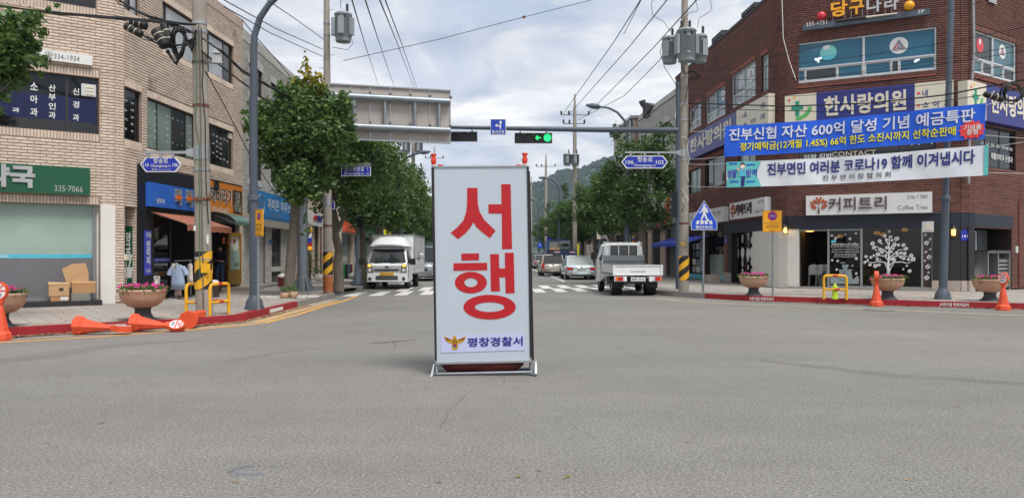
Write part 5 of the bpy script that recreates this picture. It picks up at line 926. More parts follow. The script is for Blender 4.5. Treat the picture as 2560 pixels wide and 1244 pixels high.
# ---------------------------------------------------------------- the slow-down board in the road
DB = 9.4
g = thing('sign_board', 'tall white board with two huge red Korean letters standing in the middle of the road', 'sign', (XD(1209, DB).x, DB+.2, 0))
B = lambda x, y, d=0: P(x, y, DB+d)
Z = lambda x, y: (1060+x/2.0733, 360+y/2.0733)
def slab(pts, d0, d1, name, m, par, dens=0):
    """polygon given in board pixels, between two distances"""
    ar = sum(pts[i][0]*pts[(i+1) % len(pts)][1]-pts[(i+1) % len(pts)][0]*pts[i][1] for i in range(len(pts)))
    if ar > 0: pts = pts[::-1]
    k = len(pts); vs = [B(x, y, d0) for x, y in pts]+[B(x, y, d1) for x, y in pts]
    return MB().add(vs, [tuple(range(k)), tuple(range(2*k-1, k-1, -1))]+[(i+k, (i+1) % k+k, (i+1) % k, i) for i in range(k)]).build(name, m, par)
slab([(1085, 417), (1317, 415.5), (1325, 905), (1092, 909)], 0, .03, 'panel', 'board_white', g)
slab([(1078, 418), (1085, 417), (1092, 895), (1087, 900)], -.012, .05, 'side_trim', 'black_panel', g); slab([(1317, 415.5), (1322.5, 415.5), (1333, 893), (1325, 893)], -.012, .05, 'side_trim', 'black_panel', g)
slab([(1085, 415), (1317, 413.5), (1317, 417), (1085, 418.5)], -.012, .45, 'top_trim', 'alu', g); slab([(1090, 905.5), (1331, 900), (1331, 905), (1090, 910.5)], -.012, .05, 'bottom_trim', 'alu', g)
slab([(1085, 430), (1317, 429), (1324, 890), (1092, 893)], .40, .43, 'rear_panel', 'board_white', g)
for x0, x1 in ((1080, 1091), (1321, 1333)): slab([(x0, 428), (x0+4, 428), (x0+14, 900), (x0+8, 900)], .05, .40, 'side_panel', 'black_panel', g)
def flat(pts, m, name='lettering', d=-.004, t=.003, par=g): return slab([Z(*p) for p in pts], d, d+t, name, m, par)
flat([(224,227),(277,227),(279,310),(288,350),(312,392),(371,449),(341,486),(300,455),(270,428),(256,403),(242,430),(215,462),(176,492),(138,460),(172,432),(204,396),(219,352),(223,310)], 'print_red')
flat([(400,208),(449,208),(457,543),(405,544),(403,360),(334,359),(334,312),(402,312)], 'print_red')
flat([(194,567),(285,566),(285,601),(194,603)], 'print_red'); flat([(153,617),(327,614),(328,653),(153,656)], 'print_red')
flat([(343,570),(388,569),(390,644),(420,644),(419,563),(465,562),(470,772),(423,773),(421,690),(391,690),(394,762),(347,763)], 'print_red')
def ring(cx_, cy_, ro, rq, io, iq, m='print_red', k=36, d=-.004, par=g, name='lettering'):
    mb = MB(); O = [Z(cx_+ro*math.cos(2*math.pi*i/k), cy_+rq*math.sin(2*math.pi*i/k)) for i in range(k)]; I = [Z(cx_+io*math.cos(2*math.pi*i/k), cy_+iq*math.sin(2*math.pi*i/k)) for i in range(k)]
    for i in range(k): j = (i+1) % k; mb.quad(B(*O[j], d), B(*I[j], d), B(*I[i], d), B(*O[i], d))
    return mb.build(name, m, par)
ring(243, 717, 83, 56, 34, 23); ring(340, 844, 136, 64, 77, 25)
flat([(88,992),(523,978),(524,1067),(88,1080)], 'board_plate', 'name_plate', -.006)
FB = Fr(XD(1000, DB), XD(1400, DB))
x0, y0 = Z(225, 1002); x1, y1 = Z(512, 1050); u0, zt = FB.hit(x0, y0); u1, zb = FB.hit(x1, y1); txt('평창경찰서', FB, u0, u1, zb, zt, .007, 'print_navy', g, .025, shear=.025)
E_ = lambda pts, m, d=-.009: flat(pts, m, 'eagle_emblem', d, .002)
for s in (1, -1):
    fx_ = lambda x: 160+s*(x-160)
    E_([(fx_(x), y) for x, y in [(163,1008),(178,1012),(192,1004),(217,993),(212,1010),(205,1020),(197,1027),(187,1031),(172,1033),(163,1028)]], 'gold')
    for k in range(3): E_([(fx_(x), y) for x, y in [(176+k*9, 1015-k*3), (214-k*4, 999+k*8), (213-k*4, 1001+k*8), (176+k*9, 1018-k*3)]], 'letter_brown', -.0115)
E_([(148,1030),(172,1030),(178,1045),(172,1062),(160,1066),(148,1062),(142,1045)], 'gold'); E_([(153,1010),(150,998),(156,992),(164,993),(168,999),(166,1012),(170,1030),(150,1030)], 'gold'); E_([(150,997),(141,1000),(150,1003)], 'ball_yellow', -.011)
ring(160, 1041, 9.5, 9.5, .1, .1, 'print_red', 16, -.012, name='eagle_emblem'); E_([(151,1042),(155,1038),(160,1041),(165,1044),(169,1041),(167,1048),(160,1050.5),(153,1048)], 'sign_blue', -.014)
f_ = MB()
for x in (1091, 1329): f_.tube([B(x, 905, .03), B(x, 935, .0)], .022, 8).tube([B(x-2, 905, .42), B(x-2, 918, .45)], .022, 8)
f_.tube([B(1088, 934, 0), B(1332, 929, 0)], .017, 8).tube([B(1092, 926, .45), B(1326, 921, .45)], .017, 8)
for x in (1083, 1335): f_.tube([B(x, 934, -.05), B(x, 920, .5)], .02, 8)
f_.build('stand', 'steel_galv', g)
for x, y in ((1078, 939), (1340, 931)): MB().hexa([B(x-3, y+2, -.1), B(x+3, y+2, -.1), B(x+3, y+2, .06), B(x-3, y+2, .06), B(x-1 if x > 1200 else x+6, y-30, -.02), B(x+1 if x > 1200 else x+8, y-30, -.02), B(x+1 if x > 1200 else x+8, y-30, 0), B(x-1 if x > 1200 else x+6, y-30, 0)]).build('foot', 'alu', g)
for i in range(24):
    x = 1090+(i % 12)*20; y = 419 if i < 12 else 902
    if i % 3 == 0: MB().lathe(B(x, y, -.004), [(.006, -.003), (.006, .003)], 6).build('rivet', 'alu', g)
sb = thing('sandbag', 'dark red sandbag lying across the foot of the white board', 'sandbag', (XD(1205, 9.6).x, 9.62, 0)); m_ = MB(); c0 = XD(1205, 9.62)
pr = []
for i in range(13):
    t = -1+2*i/12; pr.append((t*.53, .12*(1-abs(t)**6)**.5+.01))
vs = []; k = 12
for x, r_ in pr:
    for j in range(k): w = 2*math.pi*j/k; vs.append((c0.x+x, c0.y+r_*1.5*math.cos(w), .115+r_*.85*math.sin(w)*(1+.1*math.sin(x*9))))
m_.add(vs, [(i*k+j, (i+1)*k+j, (i+1)*k+(j+1) % k, i*k+(j+1) % k) for i in range(12) for j in range(k)], True); m_.build('bag', 'bag_red', sb)
for x, y, d, rear, lab in ((1084, 414, .05, 0, 'red glass warning lamp on the front left corner of the white board'), (1312, 412, .05, 0, 'red glass warning lamp on the front right corner of the white board'), (1101, 416, .4, 1, 'low red lamp cap on the rear left of the white board'), (1297, 416, .4, 1, 'low red lamp cap on the rear right of the white board')):
    c = B(x, y, d); t = thing('warning_lamp', lab, 'lamp', c, 'red warning lamps on the board')
    if rear: MB().lathe(c, [(.02, 0), (.035, .01), (.036, .022), (.001, .024)], 12).build('lens', 'red_light', t)
    else: MB().lathe(c, [(.022, .0), (.026, .02), (.034, .045), (.036, .07), (.026, .095), (.024, .11), (.037, .13), (.038, .145), (.001, .15)], 14).build('lens', 'red_light', t); MB().lathe(c, [(.03, -.008), (.03, .0), (.02, .012)], 12).build('base', 'alu', t)

# ---------------------------------------------------------------- poles
def stripes(c, r, z0, z1, par, slope=.21, per=.47):
    MB().lathe((c[0], c[1], 0), [(r, z0), (r, z1)], 28).build('warning_sleeve', 'black_paint', par); mb = MB(); k = 40
    for i in range(k):
        a, b = 2*math.pi*i/k, 2*math.pi*(i+1)/k
        for j in range(-14, 14):
            q = []
            for w, o in ((a, 0), (b, 0), (b, .5), (a, .5)):
                ww = (w-math.pi*1.5); z = z0+(j+o)*per+slope*(ww/math.pi*2)*1.0; q.append((w, min(max(z, z0), z1)))
            if abs(q[0][1]-q[3][1])+abs(q[1][1]-q[2][1]) < 1e-3: continue
            mb.quad(*[(c[0]+(r+.004)*math.cos(w), c[1]+(r+.004)*math.sin(w), z) for w, z in q])
    mb.build('stripe', 'yellow_paint', par)
def cpole(px, D, px_top, y_top, r0, r1, label, sy, extra=()):
    z0 = PZ-.02; b = XD(px, D); tp = P(px_top, y_top, D); t = thing('utility_pole', label, 'utility pole', (b.x, b.y, z0)); H = tp.z
    pos = lambda z: Vector((b.x+(tp.x-b.x)*(z-z0)/(H-z0), D, z)); rad = lambda z: r0+(r1-r0)*(z-z0)/(H-z0)
    MB().tube([pos(z0+(H-z0)*i/10) for i in range(11)], [rad(z0+(H-z0)*i/10) for i in range(11)], 24).build('shaft', 'concrete', t)
    if sy: za, zb = CH-(sy[1]-HY)/FP*D, CH-(sy[0]-HY)/FP*D; stripes(pos((za+zb)/2), rad((za+zb)/2)+.008, za, zb, t)
    for y, m in extra: z = CH-(y-HY)/FP*D; MB().lathe(pos(z)-Vector((0, 0, z)), [(rad(z)+.012, z-.03), (rad(z)+.012, z+.03)], 20).build('band', m, t)
    return t, pos, rad
p1, pp1, pr1 = cpole(511, 16.6, 496, -90, .178, .145, 'nearest concrete utility pole on the left with yellow and black stripes and black splice boxes', (628, 722), ((498, 'rust'), (265, 'rust'), (158, 'concrete_dark'), (60, 'alu'), (80, 'alu'), (425, 'alu'), (645, 'alu')))
p2, pp2, pr2 = cpole(820, 26.5, 816, -110, .17, .09, 'concrete pole by the left crosswalk carrying one transformer, rust stained foot', (629.7, 686), ((564, 'rust'), (512, 'alu'), (60, 'steel_galv'), (88, 'steel_galv'), (560, 'alu')))
p3, pp3, pr3 = cpole(1709.5, 27.2, 1712, -120, .178, .10, 'concrete pole on the right corner carrying three transformers, yellow and black stripes', (638.8, 700.5), ((558, 'rust'), (160, 'alu'), (190, 'alu'), (260, 'alu'), (300, 'alu'), (400, 'alu')))
MB().lathe(pp2(0)-Vector((0, 0, pp2(0).z)), [(pr2(.5)+.006, PZ-.01), (pr2(.5)+.006, .75)], 24).build('rust_stain', 'rust_stain', p2)
for y, x0 in ((392, 488), (392, 488)): pass
m_ = MB(); f1 = lambda x, y, d=-.19: P(x, y, 16.6+d)
MB().tube([f1(497, 60), f1(500, 200), f1(503, 400), f1(506, 600), f1(509, 790)], .014, 6).build('conduit', 'concrete_dark', p1)
MB().tube([f1(490, 80, -.17), f1(492, 250, -.18), f1(488, 300, -.16), f1(497, 360, -.19), f1(500, 700, -.19)], .01, 6).build('ground_wire', mat('wire_green', (70, 110, 70), .6, var=0), p1)
MB().tube([f1(503, 70), f1(508, 180), f1(505, 200), f1(513, 300), f1(515, 450, -.17), f1(521, 560, -.15)], .012, 6).build('cable', 'cable_black', p1)
MB().tube([f1(480, 498), f1(500, 500), f1(515, 498), f1(524, 486, -.12), f1(521, 492, -.15)], .022, 6).build('band', 'rust', p1)
for x, y, w, h, m in ((487, 570, 6, 12, 'white_sticker'), (519, 598, 5, 22, 'white_sticker'), (511, 648, 30, 3, 'alu')): a, b = f1(x-w/2, y+h/2, -.187), f1(x+w/2, y-h/2, -.187); MB().box(((a.x+b.x)/2, a.y, (a.z+b.z)/2), (b.x-a.x, .006, b.z-a.z)).build('sticker', m, p1)
MB().box(f1(514, 670, -.2), (.2, .012, .2)).build('reflector', 'yellow_paint', p1)
for i in range(5):   # scribbled white rope on the right pole
    pts = [P(1704+(j % 3)*5+i*2, 470+j*9+i*3, 27.2-.19) for j in range(5)]; MB().tube(pts, .012, 5).build('rope', 'rope_white', p3)
MB().tube([P(1703, 345, 27), P(1712, 341, 27), P(1720, 350, 27), P(1718, 372, 27), P(1724, 395, 27), P(1715, 430, 27.0), P(1722, 452, 27)], .012, 5).build('rope', 'rope_white', p3)
for k in range(3): MB().box(P(1706+k*2.5, 607+k*3, 27.01), (.16, .01, .02), 0).build('paint_mark', 'yellow_paint', p3)
MB().box(P(1707, 610, 27.0), (.02, .01, .16)).build('paint_mark', 'yellow_paint', p3); MB().box(P(1706, 525, 27.01), (.03, .02, .1)).build('bolt', 'black_panel', p3)
def bolts(pos, rad, ys, par, D, side=1):
    for y in ys: z = CH-(y-HY)/FP*D; p = pos(z); MB().tube([p, p+Vector((side*(rad(z)+.16), 0, 0))], .009, 5).build('step_bolt', 'rust', par)
bolts(pp3, pr3, (300, 430, 525), p3, 27.2); bolts(pp2, pr2, (25, 138), p2, 26.5); bolts(pp2, pr2, (190, 170), p2, 26.5, -1)
def transformer(c, r, h, label, fins=(0,), bush=1, text=None, grp='pole transformers'):
    t = thing('transformer', label, 'transformer', c, grp); c = Vector(c)
    MB().lathe(c, [(r*.86, 0), (r*.9, .04), (r*.9, .16), (r, .18), (r, h-.06), (r*1.06, h-.05), (r*1.06, h), (r*.8, h+.06), (.001, h+.07)], 22).build('tank', 'transformer', t)
    for a in fins: MB().box(c+Vector((math.sin(a)*(r+.05), -math.cos(a)*(r+.05), h*.52)), (.2, .1, h*.62), a).build('radiator', 'transformer', t)
    for k in range(bush): w = 2*math.pi*k/3+.6; p = c+Vector((r*.5*math.cos(w), r*.5*math.sin(w), h+.05)); MB().lathe(p, [(.03, 0)]+[((.06 if i % 2 else .035), .03+.035*i) for i in range(8)]+[(.02, .34), (.001, .36)], 10).build('bushing', 'insulator', t)
    for k in range(2): MB().lathe(c+Vector((-.12+.24*k, -r-.0, h*.86)), [(.04, -.04), (.04, .04)], 8).build('bushing', 'insulator', t)
    for k in range(2): MB().box(c+Vector((0, 0, .25+k*(h*.55))), (.12, r*2.3, .07)).build('bracket', 'steel_galv', t)
    if text: f = Fr((c.x-r, c.y-r), (c.x+r, c.y-r)); txt('O\nO\n100AL', f, r*.45, r*1.55, c.z+h*.28, c.z+h*.7, .01, 'letter_grey', t, .0)
    return t
c = P(858, 105, 26.2); transformer((c.x, c.y, c.z), .29, .95, 'single grey transformer on the concrete pole above the left trees', (-1.2, 1.2, 0))
c = P(1674.5, 159, 27.3); transformer(c, .27, .9, 'left one of the three grey transformers on the right pole', (-.6, .6)); c = P(1716, 154, 26.6); transformer(c, .33, 1.08, 'middle transformer with stencilled writing on the right pole', (-1.2, 1.2), 2, True); c = P(1752, 157, 27.3); transformer(c, .22, .95, 'right one of the three grey transformers on the right pole', (.3,))
def wire(pts, r, label, m='cable_black', sag=0, n=8, name='overhead_wire', cat='wire', group='overhead wires'):
    pts = [Vector(p) for p in pts]
    if len(pts) == 2: a, b = pts; pts = [a.lerp(b, i/n)-Vector((0, 0, sag*4*(i/n)*(1-i/n))) for i in range(n+1)]
    return MB().tube(pts, r, 5, False).build(name, m, None, label=label, cat=cat, group=group)
# left lamp post, right lamp post, lamps down the street
def lamp(base, z_thick, r_thick, r_thin, pts, r_arm, label, head=None, z0=PZ-.02, flare=1):
    t = thing('street_lamp', label, 'street lamp', (base[0], base[1], z0), 'grey street lamps'); b = Vector((base[0], base[1], 0)); top = Vector(pts[0])
    if flare: MB().lathe(b, [(r_thick*2.0, z0), (r_thick*2.0, z0+.05), (r_thick*1.8, z0+.12), (r_thick*1.75, z0+.2), (r_thick*1.2, z0+.3), (r_thick*1.02, z0+.36)], 20).build('foot', 'steel_blue', t)
    lo = b.lerp(Vector((top.x, top.y, 0)), (z_thick-z0)/(top.z-z0)); lo.z = z_thick
    MB().tube([(b.x, b.y, z0), tuple(lo)], [r_thick, r_thick*.92], 18).build('shaft', 'steel_blue', t); MB().lathe((lo.x, lo.y, z_thick-.05), [(r_thick*1.15, 0), (r_thick*1.15, .06), (r_thin*1.1, .14)], 18).build('collar', 'steel_blue', t)
    MB().tube([tuple(lo)]+[tuple(p) for p in pts], [r_thin]+[r_thin+(r_arm-r_thin)*i/(len(pts)-1) for i in range(len(pts))], 12).build('arm', 'steel_blue', t)
    if head:
        a, c = Vector(head[0]), Vector(head[1]); d = (c-a); MB().tube([a, a+d*.15, a+d*.6, c], [.05, .13, .12, .05], 8).build('lamp_head', 'steel_blue', t); MB().tube([a+d*.25-Vector((0, 0, .06)), a+d*.8-Vector((0, 0, .06))], [.09, .07], 8).build('lamp_glass', 'glass_pale', t)
    return t
DL = 18.6; lamp(XD(636, DL), 2.86, .115, .10, [P(633, 250, DL), P(634.5, 235, DL), P(634, 130, DL), P(636, 90, DL), P(650, 45, DL), P(672, 12, DL), P(698, -12, DL), P(740, -38, DL)], .06, 'grey street lamp on the left whose arm curves over the road out of the photo', (P(740, -38, DL), P(800, -50, DL)))
DR_ = 22.5; lamp(XD(2357, DR_), 3.15, .118, .085, [P(2378, 0, DR_), P(2382, -60, DR_), P(2376, -100, DR_), P(2340, -130, DR_)], .06, 'grey street lamp post on the right standing behind the two cloth banners')
lamp(XD(1567, 36), 3.0, .12, .075, [P(1568, 330, 36), P(1567, 316, 36), P(1562.6, 303, 36), P(1543.5, 281, 36), P(1521.6, 270, 36), P(1500, 267, 36)], .045, 'street lamp behind the white pickup with a curved arm against the clouds', (P(1500, 267, 36), P(1465, 263, 36)))
lamp(XD(1399, 70), 3.0, .14, .12, [P(1398.6, 478, 70), P(1396, 464, 70), P(1382, 449, 70), P(1366, 444.5, 70)], .07, 'farther right hand street lamp against the wooded hill', (P(1366, 444.5, 70), P(1346, 444, 70))); lamp(XD(1347, 98), 3.0, .14, .12, [P(1347, 522, 98), P(1342, 507, 98), P(1333, 500, 98)], .08, 'farthest right hand street lamp just beside the board', (P(1333, 500, 98), P(1322, 498, 98)))
lamp(XD(1003, 50), 3.0, .13, .11, [P(1004, 420, 50), P(1006, 409, 50), P(1014.6, 395, 50), P(1036, 385, 50), P(1052, 382, 50)], .07, 'street lamp on the left side below the road sign panel', (P(1052, 382, 50), P(1076, 379, 50)))
def farpole(px, D, ytop, r, arms, label, spike=True):
    t = thing('utility_pole', label, 'utility pole', (XD(px, D).x, D, .1)); b = XD(px, D); z = P(px, ytop, D).z
    MB().tube([(b.x, D, .1), (b.x, D, z-1.6), (b.x, D, z)], [r, r*.7, .05], 12).build('shaft', 'concrete', t)
    for y, x0, x1 in arms:
        a, c = P(x0, y, D), P(x1, y, D); MB().tube([a, c], .05, 6).build('crossarm', 'steel_galv', t)
        for p in (a, c, a.lerp(c, .28)): MB().lathe(p, [(.05, 0), (.09, .06), (.05, .12), (.09, .18), (.05, .3), (.001, .32)], 8).build('insulator', 'insulator', t)
    return t
farpole(1437, 58, 235, .19, ((287, 1403, 1472), (309, 1409, 1461)), 'tall utility pole with two crossarms and two transformers beyond the traffic light'); farpole(1365, 92, 385, .2, ((416, 1341, 1388),), 'second farther utility pole on the right against the hill'); farpole(1328, 130, 440, .2, ((463, 1320, 1340),), 'farthest thin utility pole just right of the board')
farpole(1033, 58, 225, .18, ((240, 1010, 1060),), 'left hand utility pole passing behind the road sign panel'); farpole(1086, 92, 366, .18, ((395, 1064, 1108),), 'thin far utility pole with a crossarm behind the red lamp')
for x, y, D, l in ((1418, 414, 57.4, 'left transformer on the far pole beyond the traffic light'), (1438, 415, 57.3, 'right transformer on the far pole beyond the traffic light'), (1016, 384, 57.3, 'left grey box transformer on the pole below the road sign panel'), (1047, 384, 57.3, 'right grey box transformer on the pole below the road sign panel')): transformer(P(x, y, D), .30, .85, l, (0,))
# road sign seen from behind
FS = fr2(822, 25.9, 1125, 27.0); g = thing('road_sign', 'big road direction sign seen from behind on a galvanised mast', 'road sign', XD(757, 26.3).to_3d()+Vector((0, 0, PZ)))
zt = FS.hit(822, 208)[1]; zb = FS.hit(1125, 360)[1]; xs = [822, 875, 925, 975, 1025, 1074, 1125]
for i in range(6): MB().fbox(FS, FS.u(xs[i])+.004, FS.u(xs[i+1])-.004, zb+.05, zt-.05, -.02, .0).build('sign_panel', 'panel_back', g)
for i, x in enumerate(xs): MB().fbox(FS, FS.u(x)-.02, FS.u(x)+.02, zb, zt, .0, .035).build('rib', 'alu', g)
for z in (zb, zt-.05): MB().fbox(FS, 0, FS.L, z, z+.05, -.03, .06).build('edge_frame', 'alu', g)
za, zc = FS.hit(1000, 250)[1], FS.hit(1000, 323)[1]; um = FS.u(757)
for z in (za, zc): MB().tube([FS.w(um, z, .17), FS.w(FS.L-.03, z, .17)], .115, 14).build('mast_arm', 'steel_galv', g)
for x in (885, 961, 1036, 1096): MB().tube([FS.w(FS.u(x), zc, .17), FS.w(FS.u(x), za, .17)], .055, 10).build('strut', 'steel_galv', g)
for x in xs[1:]:
    for z in (za, zc): MB().fbox(FS, FS.u(x)-.03, FS.u(x)+.03, z+.1, z+.19, .03, .2).build('clamp', 'concrete_dark', g)
b_ = FS.w(um, 0, .17); MB().tube([(b_.x, b_.y, PZ+.1), (b_.x, b_.y, za+.3)], [.17, .13], 20).build('mast', 'steel_galv', g); MB().box((b_.x, b_.y, PZ+.03), (1.3, 1.0, .14), .2).build('plinth', 'concrete', g)
for k in range(8): w = k*math.pi/4; c = Vector((b_.x, b_.y, 0)); d = Vector((math.cos(w), math.sin(w), 0)); s_ = Vector((-d.y, d.x, 0))*.012; m_ = MB(); m_.hexa([c+d*.16-s_+Vector((0, 0, .27)), c+d*.42-s_+Vector((0, 0, .27)), c+d*.42+s_+Vector((0, 0, .27)), c+d*.16+s_+Vector((0, 0, .27)), c+d*.16-s_+Vector((0, 0, .75)), c+d*.18-s_+Vector((0, 0, .75)), c+d*.18+s_+Vector((0, 0, .75)), c+d*.16+s_+Vector((0, 0, .75))]); m_.build('gusset', 'steel_galv', g)
MB().box((b_.x, b_.y, PZ+.115), (.9, .8, .03), .2).build('base_plate', 'steel_galv', g); MB().box(P(746, 688, 25.9), (.14, .012, .14)).build('sticker', 'orange_sign', g)
for x, y, m in ((750, 602, 'emblem_green'), (753, 618, 'emblem_green'), (757, 625, 'letter_dark'), (755, 678, 'white_sticker'), (760, 690, 'white_sticker'), (748, 650, 'white_sticker')): MB().box(P(x, y, 25.98-.04), (.07, .012, .06), 0).build('sticker', m, g)
# traffic light mast
DM = 29.1; g = thing('traffic_light_mast', 'dark grey mast with a long arm holding traffic lights over the street', 'traffic light', (XD(1695, DM).x, DM, PZ)); FM = Fr(XD(1100, DM), XD(1695, DM)); zt = P(0, 205, DM).z
MB().tube([(XD(1695.5, DM).x, DM, PZ), (XD(1694.5, DM).x, DM, zt)], [.10, .085], 18).build('mast', 'steel_blue', g)
MB().tube([P(1694, 326, DM), P(1500, 324.5, DM), P(1300, 321.5, DM), P(1106, 318, DM)], [.115, .10, .085, .06], 14).build('mast_arm', 'steel_blue', g)
def signal(x0, x1, y0, y1, D, label, lit, n0=-.05):
    f = Fr(XD(x0, D), XD(x1, D)); za, zb = P(0, y1, D).z, P(0, y0, D).z; t = thing('traffic_light', label, 'traffic light', f.w(f.L/2, za, 0), 'horizontal traffic lights on the mast arm')
    MB().fbox(f, 0, f.L, za, zb, -.12, .08).build('housing', 'signal_black', t); 
    for x in (.15, .85): MB().tube([f.w(f.L*x, zb, 0), f.w(f.L*x, zb+.22, 0)], .025, 6).build('hanger', 'steel_blue', t)
    for i in range(4):
        u, z, r_ = f.L*(i+.5)/4, (za+zb)/2, f.L/8*.78; k = 20; circ = [(u+r_*math.cos(2*math.pi*j/k), z+r_*math.sin(2*math.pi*j/k)) for j in range(k)]
        on = lit and i == 3; MB().fprism(f, circ, .08, .095).build('lens', 'led_green' if on else 'lens_dark', t)
        vz = MB()
        for j in range(12): a, b = math.radians(-20+220*j/12), math.radians(-20+220*(j+1)/12); vz.quad(f.w(u+r_*1.05*math.cos(a), z+r_*1.05*math.sin(a), .08), f.w(u+r_*1.05*math.cos(b), z+r_*1.05*math.sin(b), .08), f.w(u+r_*1.05*math.cos(b), z+r_*1.05*math.sin(b), .20), f.w(u+r_*1.05*math.cos(a), z+r_*1.05*math.sin(a), .20))
        vz.build('visor', 'signal_black', t)
        if lit and i == 2:
            a = MB(); s = r_*.75; a.fprism(f, [(u-s, z), (u-s*.2, z+s*.85), (u+s*.1, z+s*.62), (u-s*.25, z+s*.2), (u+s, z+s*.16), (u+s, z-s*.16), (u-s*.25, z-s*.2), (u+s*.1, z-s*.62), (u-s*.2, z-s*.85)], .096, .105); a.build('arrow_light', 'led_green', t)
signal(1286.5, 1380, 333, 357.5, DM-.1, 'traffic light with a green arrow and a green round lamp lit', True); signal(1108, 1193, 330, 353, DM-.1, 'unlit traffic light half hidden by the road sign panel', False)
def streetsign(x0, x1, y0, y1, D, kind, lines, label, bar, post):
    f = Fr(XD(x0, D), XD(x1, D)); za, zb = P(0, y1, D).z, P(0, y0, D).z; h = zb-za; L = f.L; t = thing('street_sign', label, 'street sign', f.w(L/2, za, 0), 'blue street name signs'); e = h*.06
    def shape(o): return [(h*.38+o, za+o), (L-h*.38-o, za+o), (L-o*1.3, (za+zb)/2), (L-h*.38-o, zb-o), (h*.38+o, zb-o), (o*1.3, (za+zb)/2)] if kind == 'hex' else [(o, za+o), (L-o, za+o), (L-o, zb-o), (o, zb-o)]
    MB().fprism(f, shape(0), -.02, .0).build('plate', 'sign_white', t); MB().fprism(f, shape(e*1.1 if kind != 'hex' else h*.07), 0, .004).build('face', 'street_blue', t)
    for s, a, b, c, d, bo in lines: txt(s, f, L*a, L*b, za+h*c, za+h*d, .005, 'sign_white', t, bo)
    p, q = P(bar[0], bar[2], D), P(bar[1], bar[2], D); MB().box(((p.x+q.x)/2, D-.0, p.z), (q.x-p.x, .05, .06)).build('bracket', 'alu', t)
    for k in (.2, .5, .8): x = f.w(L*k, 0).x; MB().box((x, D, (p.z+zb)/2), (.06, .03, abs(p.z-zb)+.02)).build('hanger', 'alu', t)
    c = P(post[0], bar[2], D); MB().lathe((post[1].x, post[1].y, c.z), [(post[2]+.012, -.15), (post[2]+.012, .15)], 20).build('clamp', 'alu', t); s = 1 if post[1].x > q.x else -1; e_ = q if s > 0 else p
    MB().hexa([e_+Vector((0, -.03, -.05)), post[1].xy.to_3d()+Vector((0, -.05, c.z-.15)), post[1].xy.to_3d()+Vector((0, .05, c.z-.15)), e_+Vector((0, .03, -.05)), e_+Vector((0, -.03, .05)), post[1].xy.to_3d()+Vector((0, -.05, c.z+.15)), post[1].xy.to_3d()+Vector((0, .05, c.z+.15)), e_+Vector((0, .03, .05))]).build('clamp_arm', 'alu', t)
    return t
zq = P(0, 382, 16.6).z; streetsign(350.5, 453.5, 393, 430, 16.5, 'hex', [('청송로', .32, .68, .58, .92, .006), ('110', .08, .21, .36, .60, .008), ('106', .79, .92, .36, .60, .008), ('Cheongsong-ro', .26, .74, .28, .52, .004), ('青松路 | チョンソンロ', .28, .73, .10, .23, 0)], 'blue arrow shaped street name sign reading 110 and 106 on the left pole', (357, 466, 381), (500, pp1(zq), pr1(zq)))
zq = P(0, 381, 27.1).z; streetsign(1553.6, 1670, 389, 421, 27.0, 'hex', [('청송로', .34, .67, .50, .92, .008), ('106', .09, .26, .34, .64, .008), ('102', .74, .91, .34, .64, .008), ('Cheongsong-ro', .27, .73, .08, .36, .004)], 'blue arrow shaped street name sign reading 106 and 102 right of the traffic light', (1562, 1690, 381), (1712, pp3(zq), pr3(zq)))
zq = P(0, 410, 26.5).z; streetsign(853, 927, 415, 440, 26.4, 'rect', [('진부중앙로', .10, .78, .44, .90, .006), ('Jinbujungang-ro', .10, .78, .10, .38, .002), ('2', .87, .91, .7, .86, 0), ('+', .87, .92, .5, .62, 0), ('56', .84, .94, .16, .34, 0)], 'rectangular blue street name sign in front of the left trees', (838, 927, 410.5), (820, pp2(zq), pr2(zq)))
streetsign(829, 837, 505, 523, 26.7, 'rect', [], 'small blue sign seen at an angle behind the second left pole', (824, 837, 504), (820, pp2(P(0, 504, 26.7).z), pr2(3)))
# turn sign on the arm
f = Fr(XD(1226, DM-.15), XD(1264.7, DM-.15)); za, zb = P(0, 338.5, DM).z, P(0, 299.4, DM).z; g = thing('road_sign', 'blue square sign with a left and straight arrow hung on the mast arm', 'road sign', f.w(f.L/2, za)); MB().fbox(f, 0, f.L, za, zb, -.02, 0).build('plate', 'sign_white', g); MB().fbox(f, .015, f.L-.015, za+.015, zb-.015, 0, .004).build('face', 'sign_blue', g); h = zb-za; L = f.L
MB().fprism(f, [(L*(.62), za+h*.36), (L*.69, za+h*.36), (L*.69, za+h*.74), (L*.76, za+h*.74), (L*.655, za+h*.93), (L*.55, za+h*.74), (L*.62, za+h*.74)], .005, .007).build('arrow', 'sign_white', g); MB().fprism(f, [(L*.69, za+h*.38), (L*.62, za+h*.38), (L*.62, za+h*.46), (L*.52, za+h*.55), (L*.45, za+h*.55), (L*.45, za+h*.49), (L*.28, za+h*.59), (L*.45, za+h*.69), (L*.45, za+h*.62), (L*.55, za+h*.62), (L*.68, za+h*.5)], .008, .010).build('arrow', 'sign_white', g); txt('동시신호', f, L*.1, L*.9, za+h*.06, za+h*.3, .006, 'sign_white', g, .02)
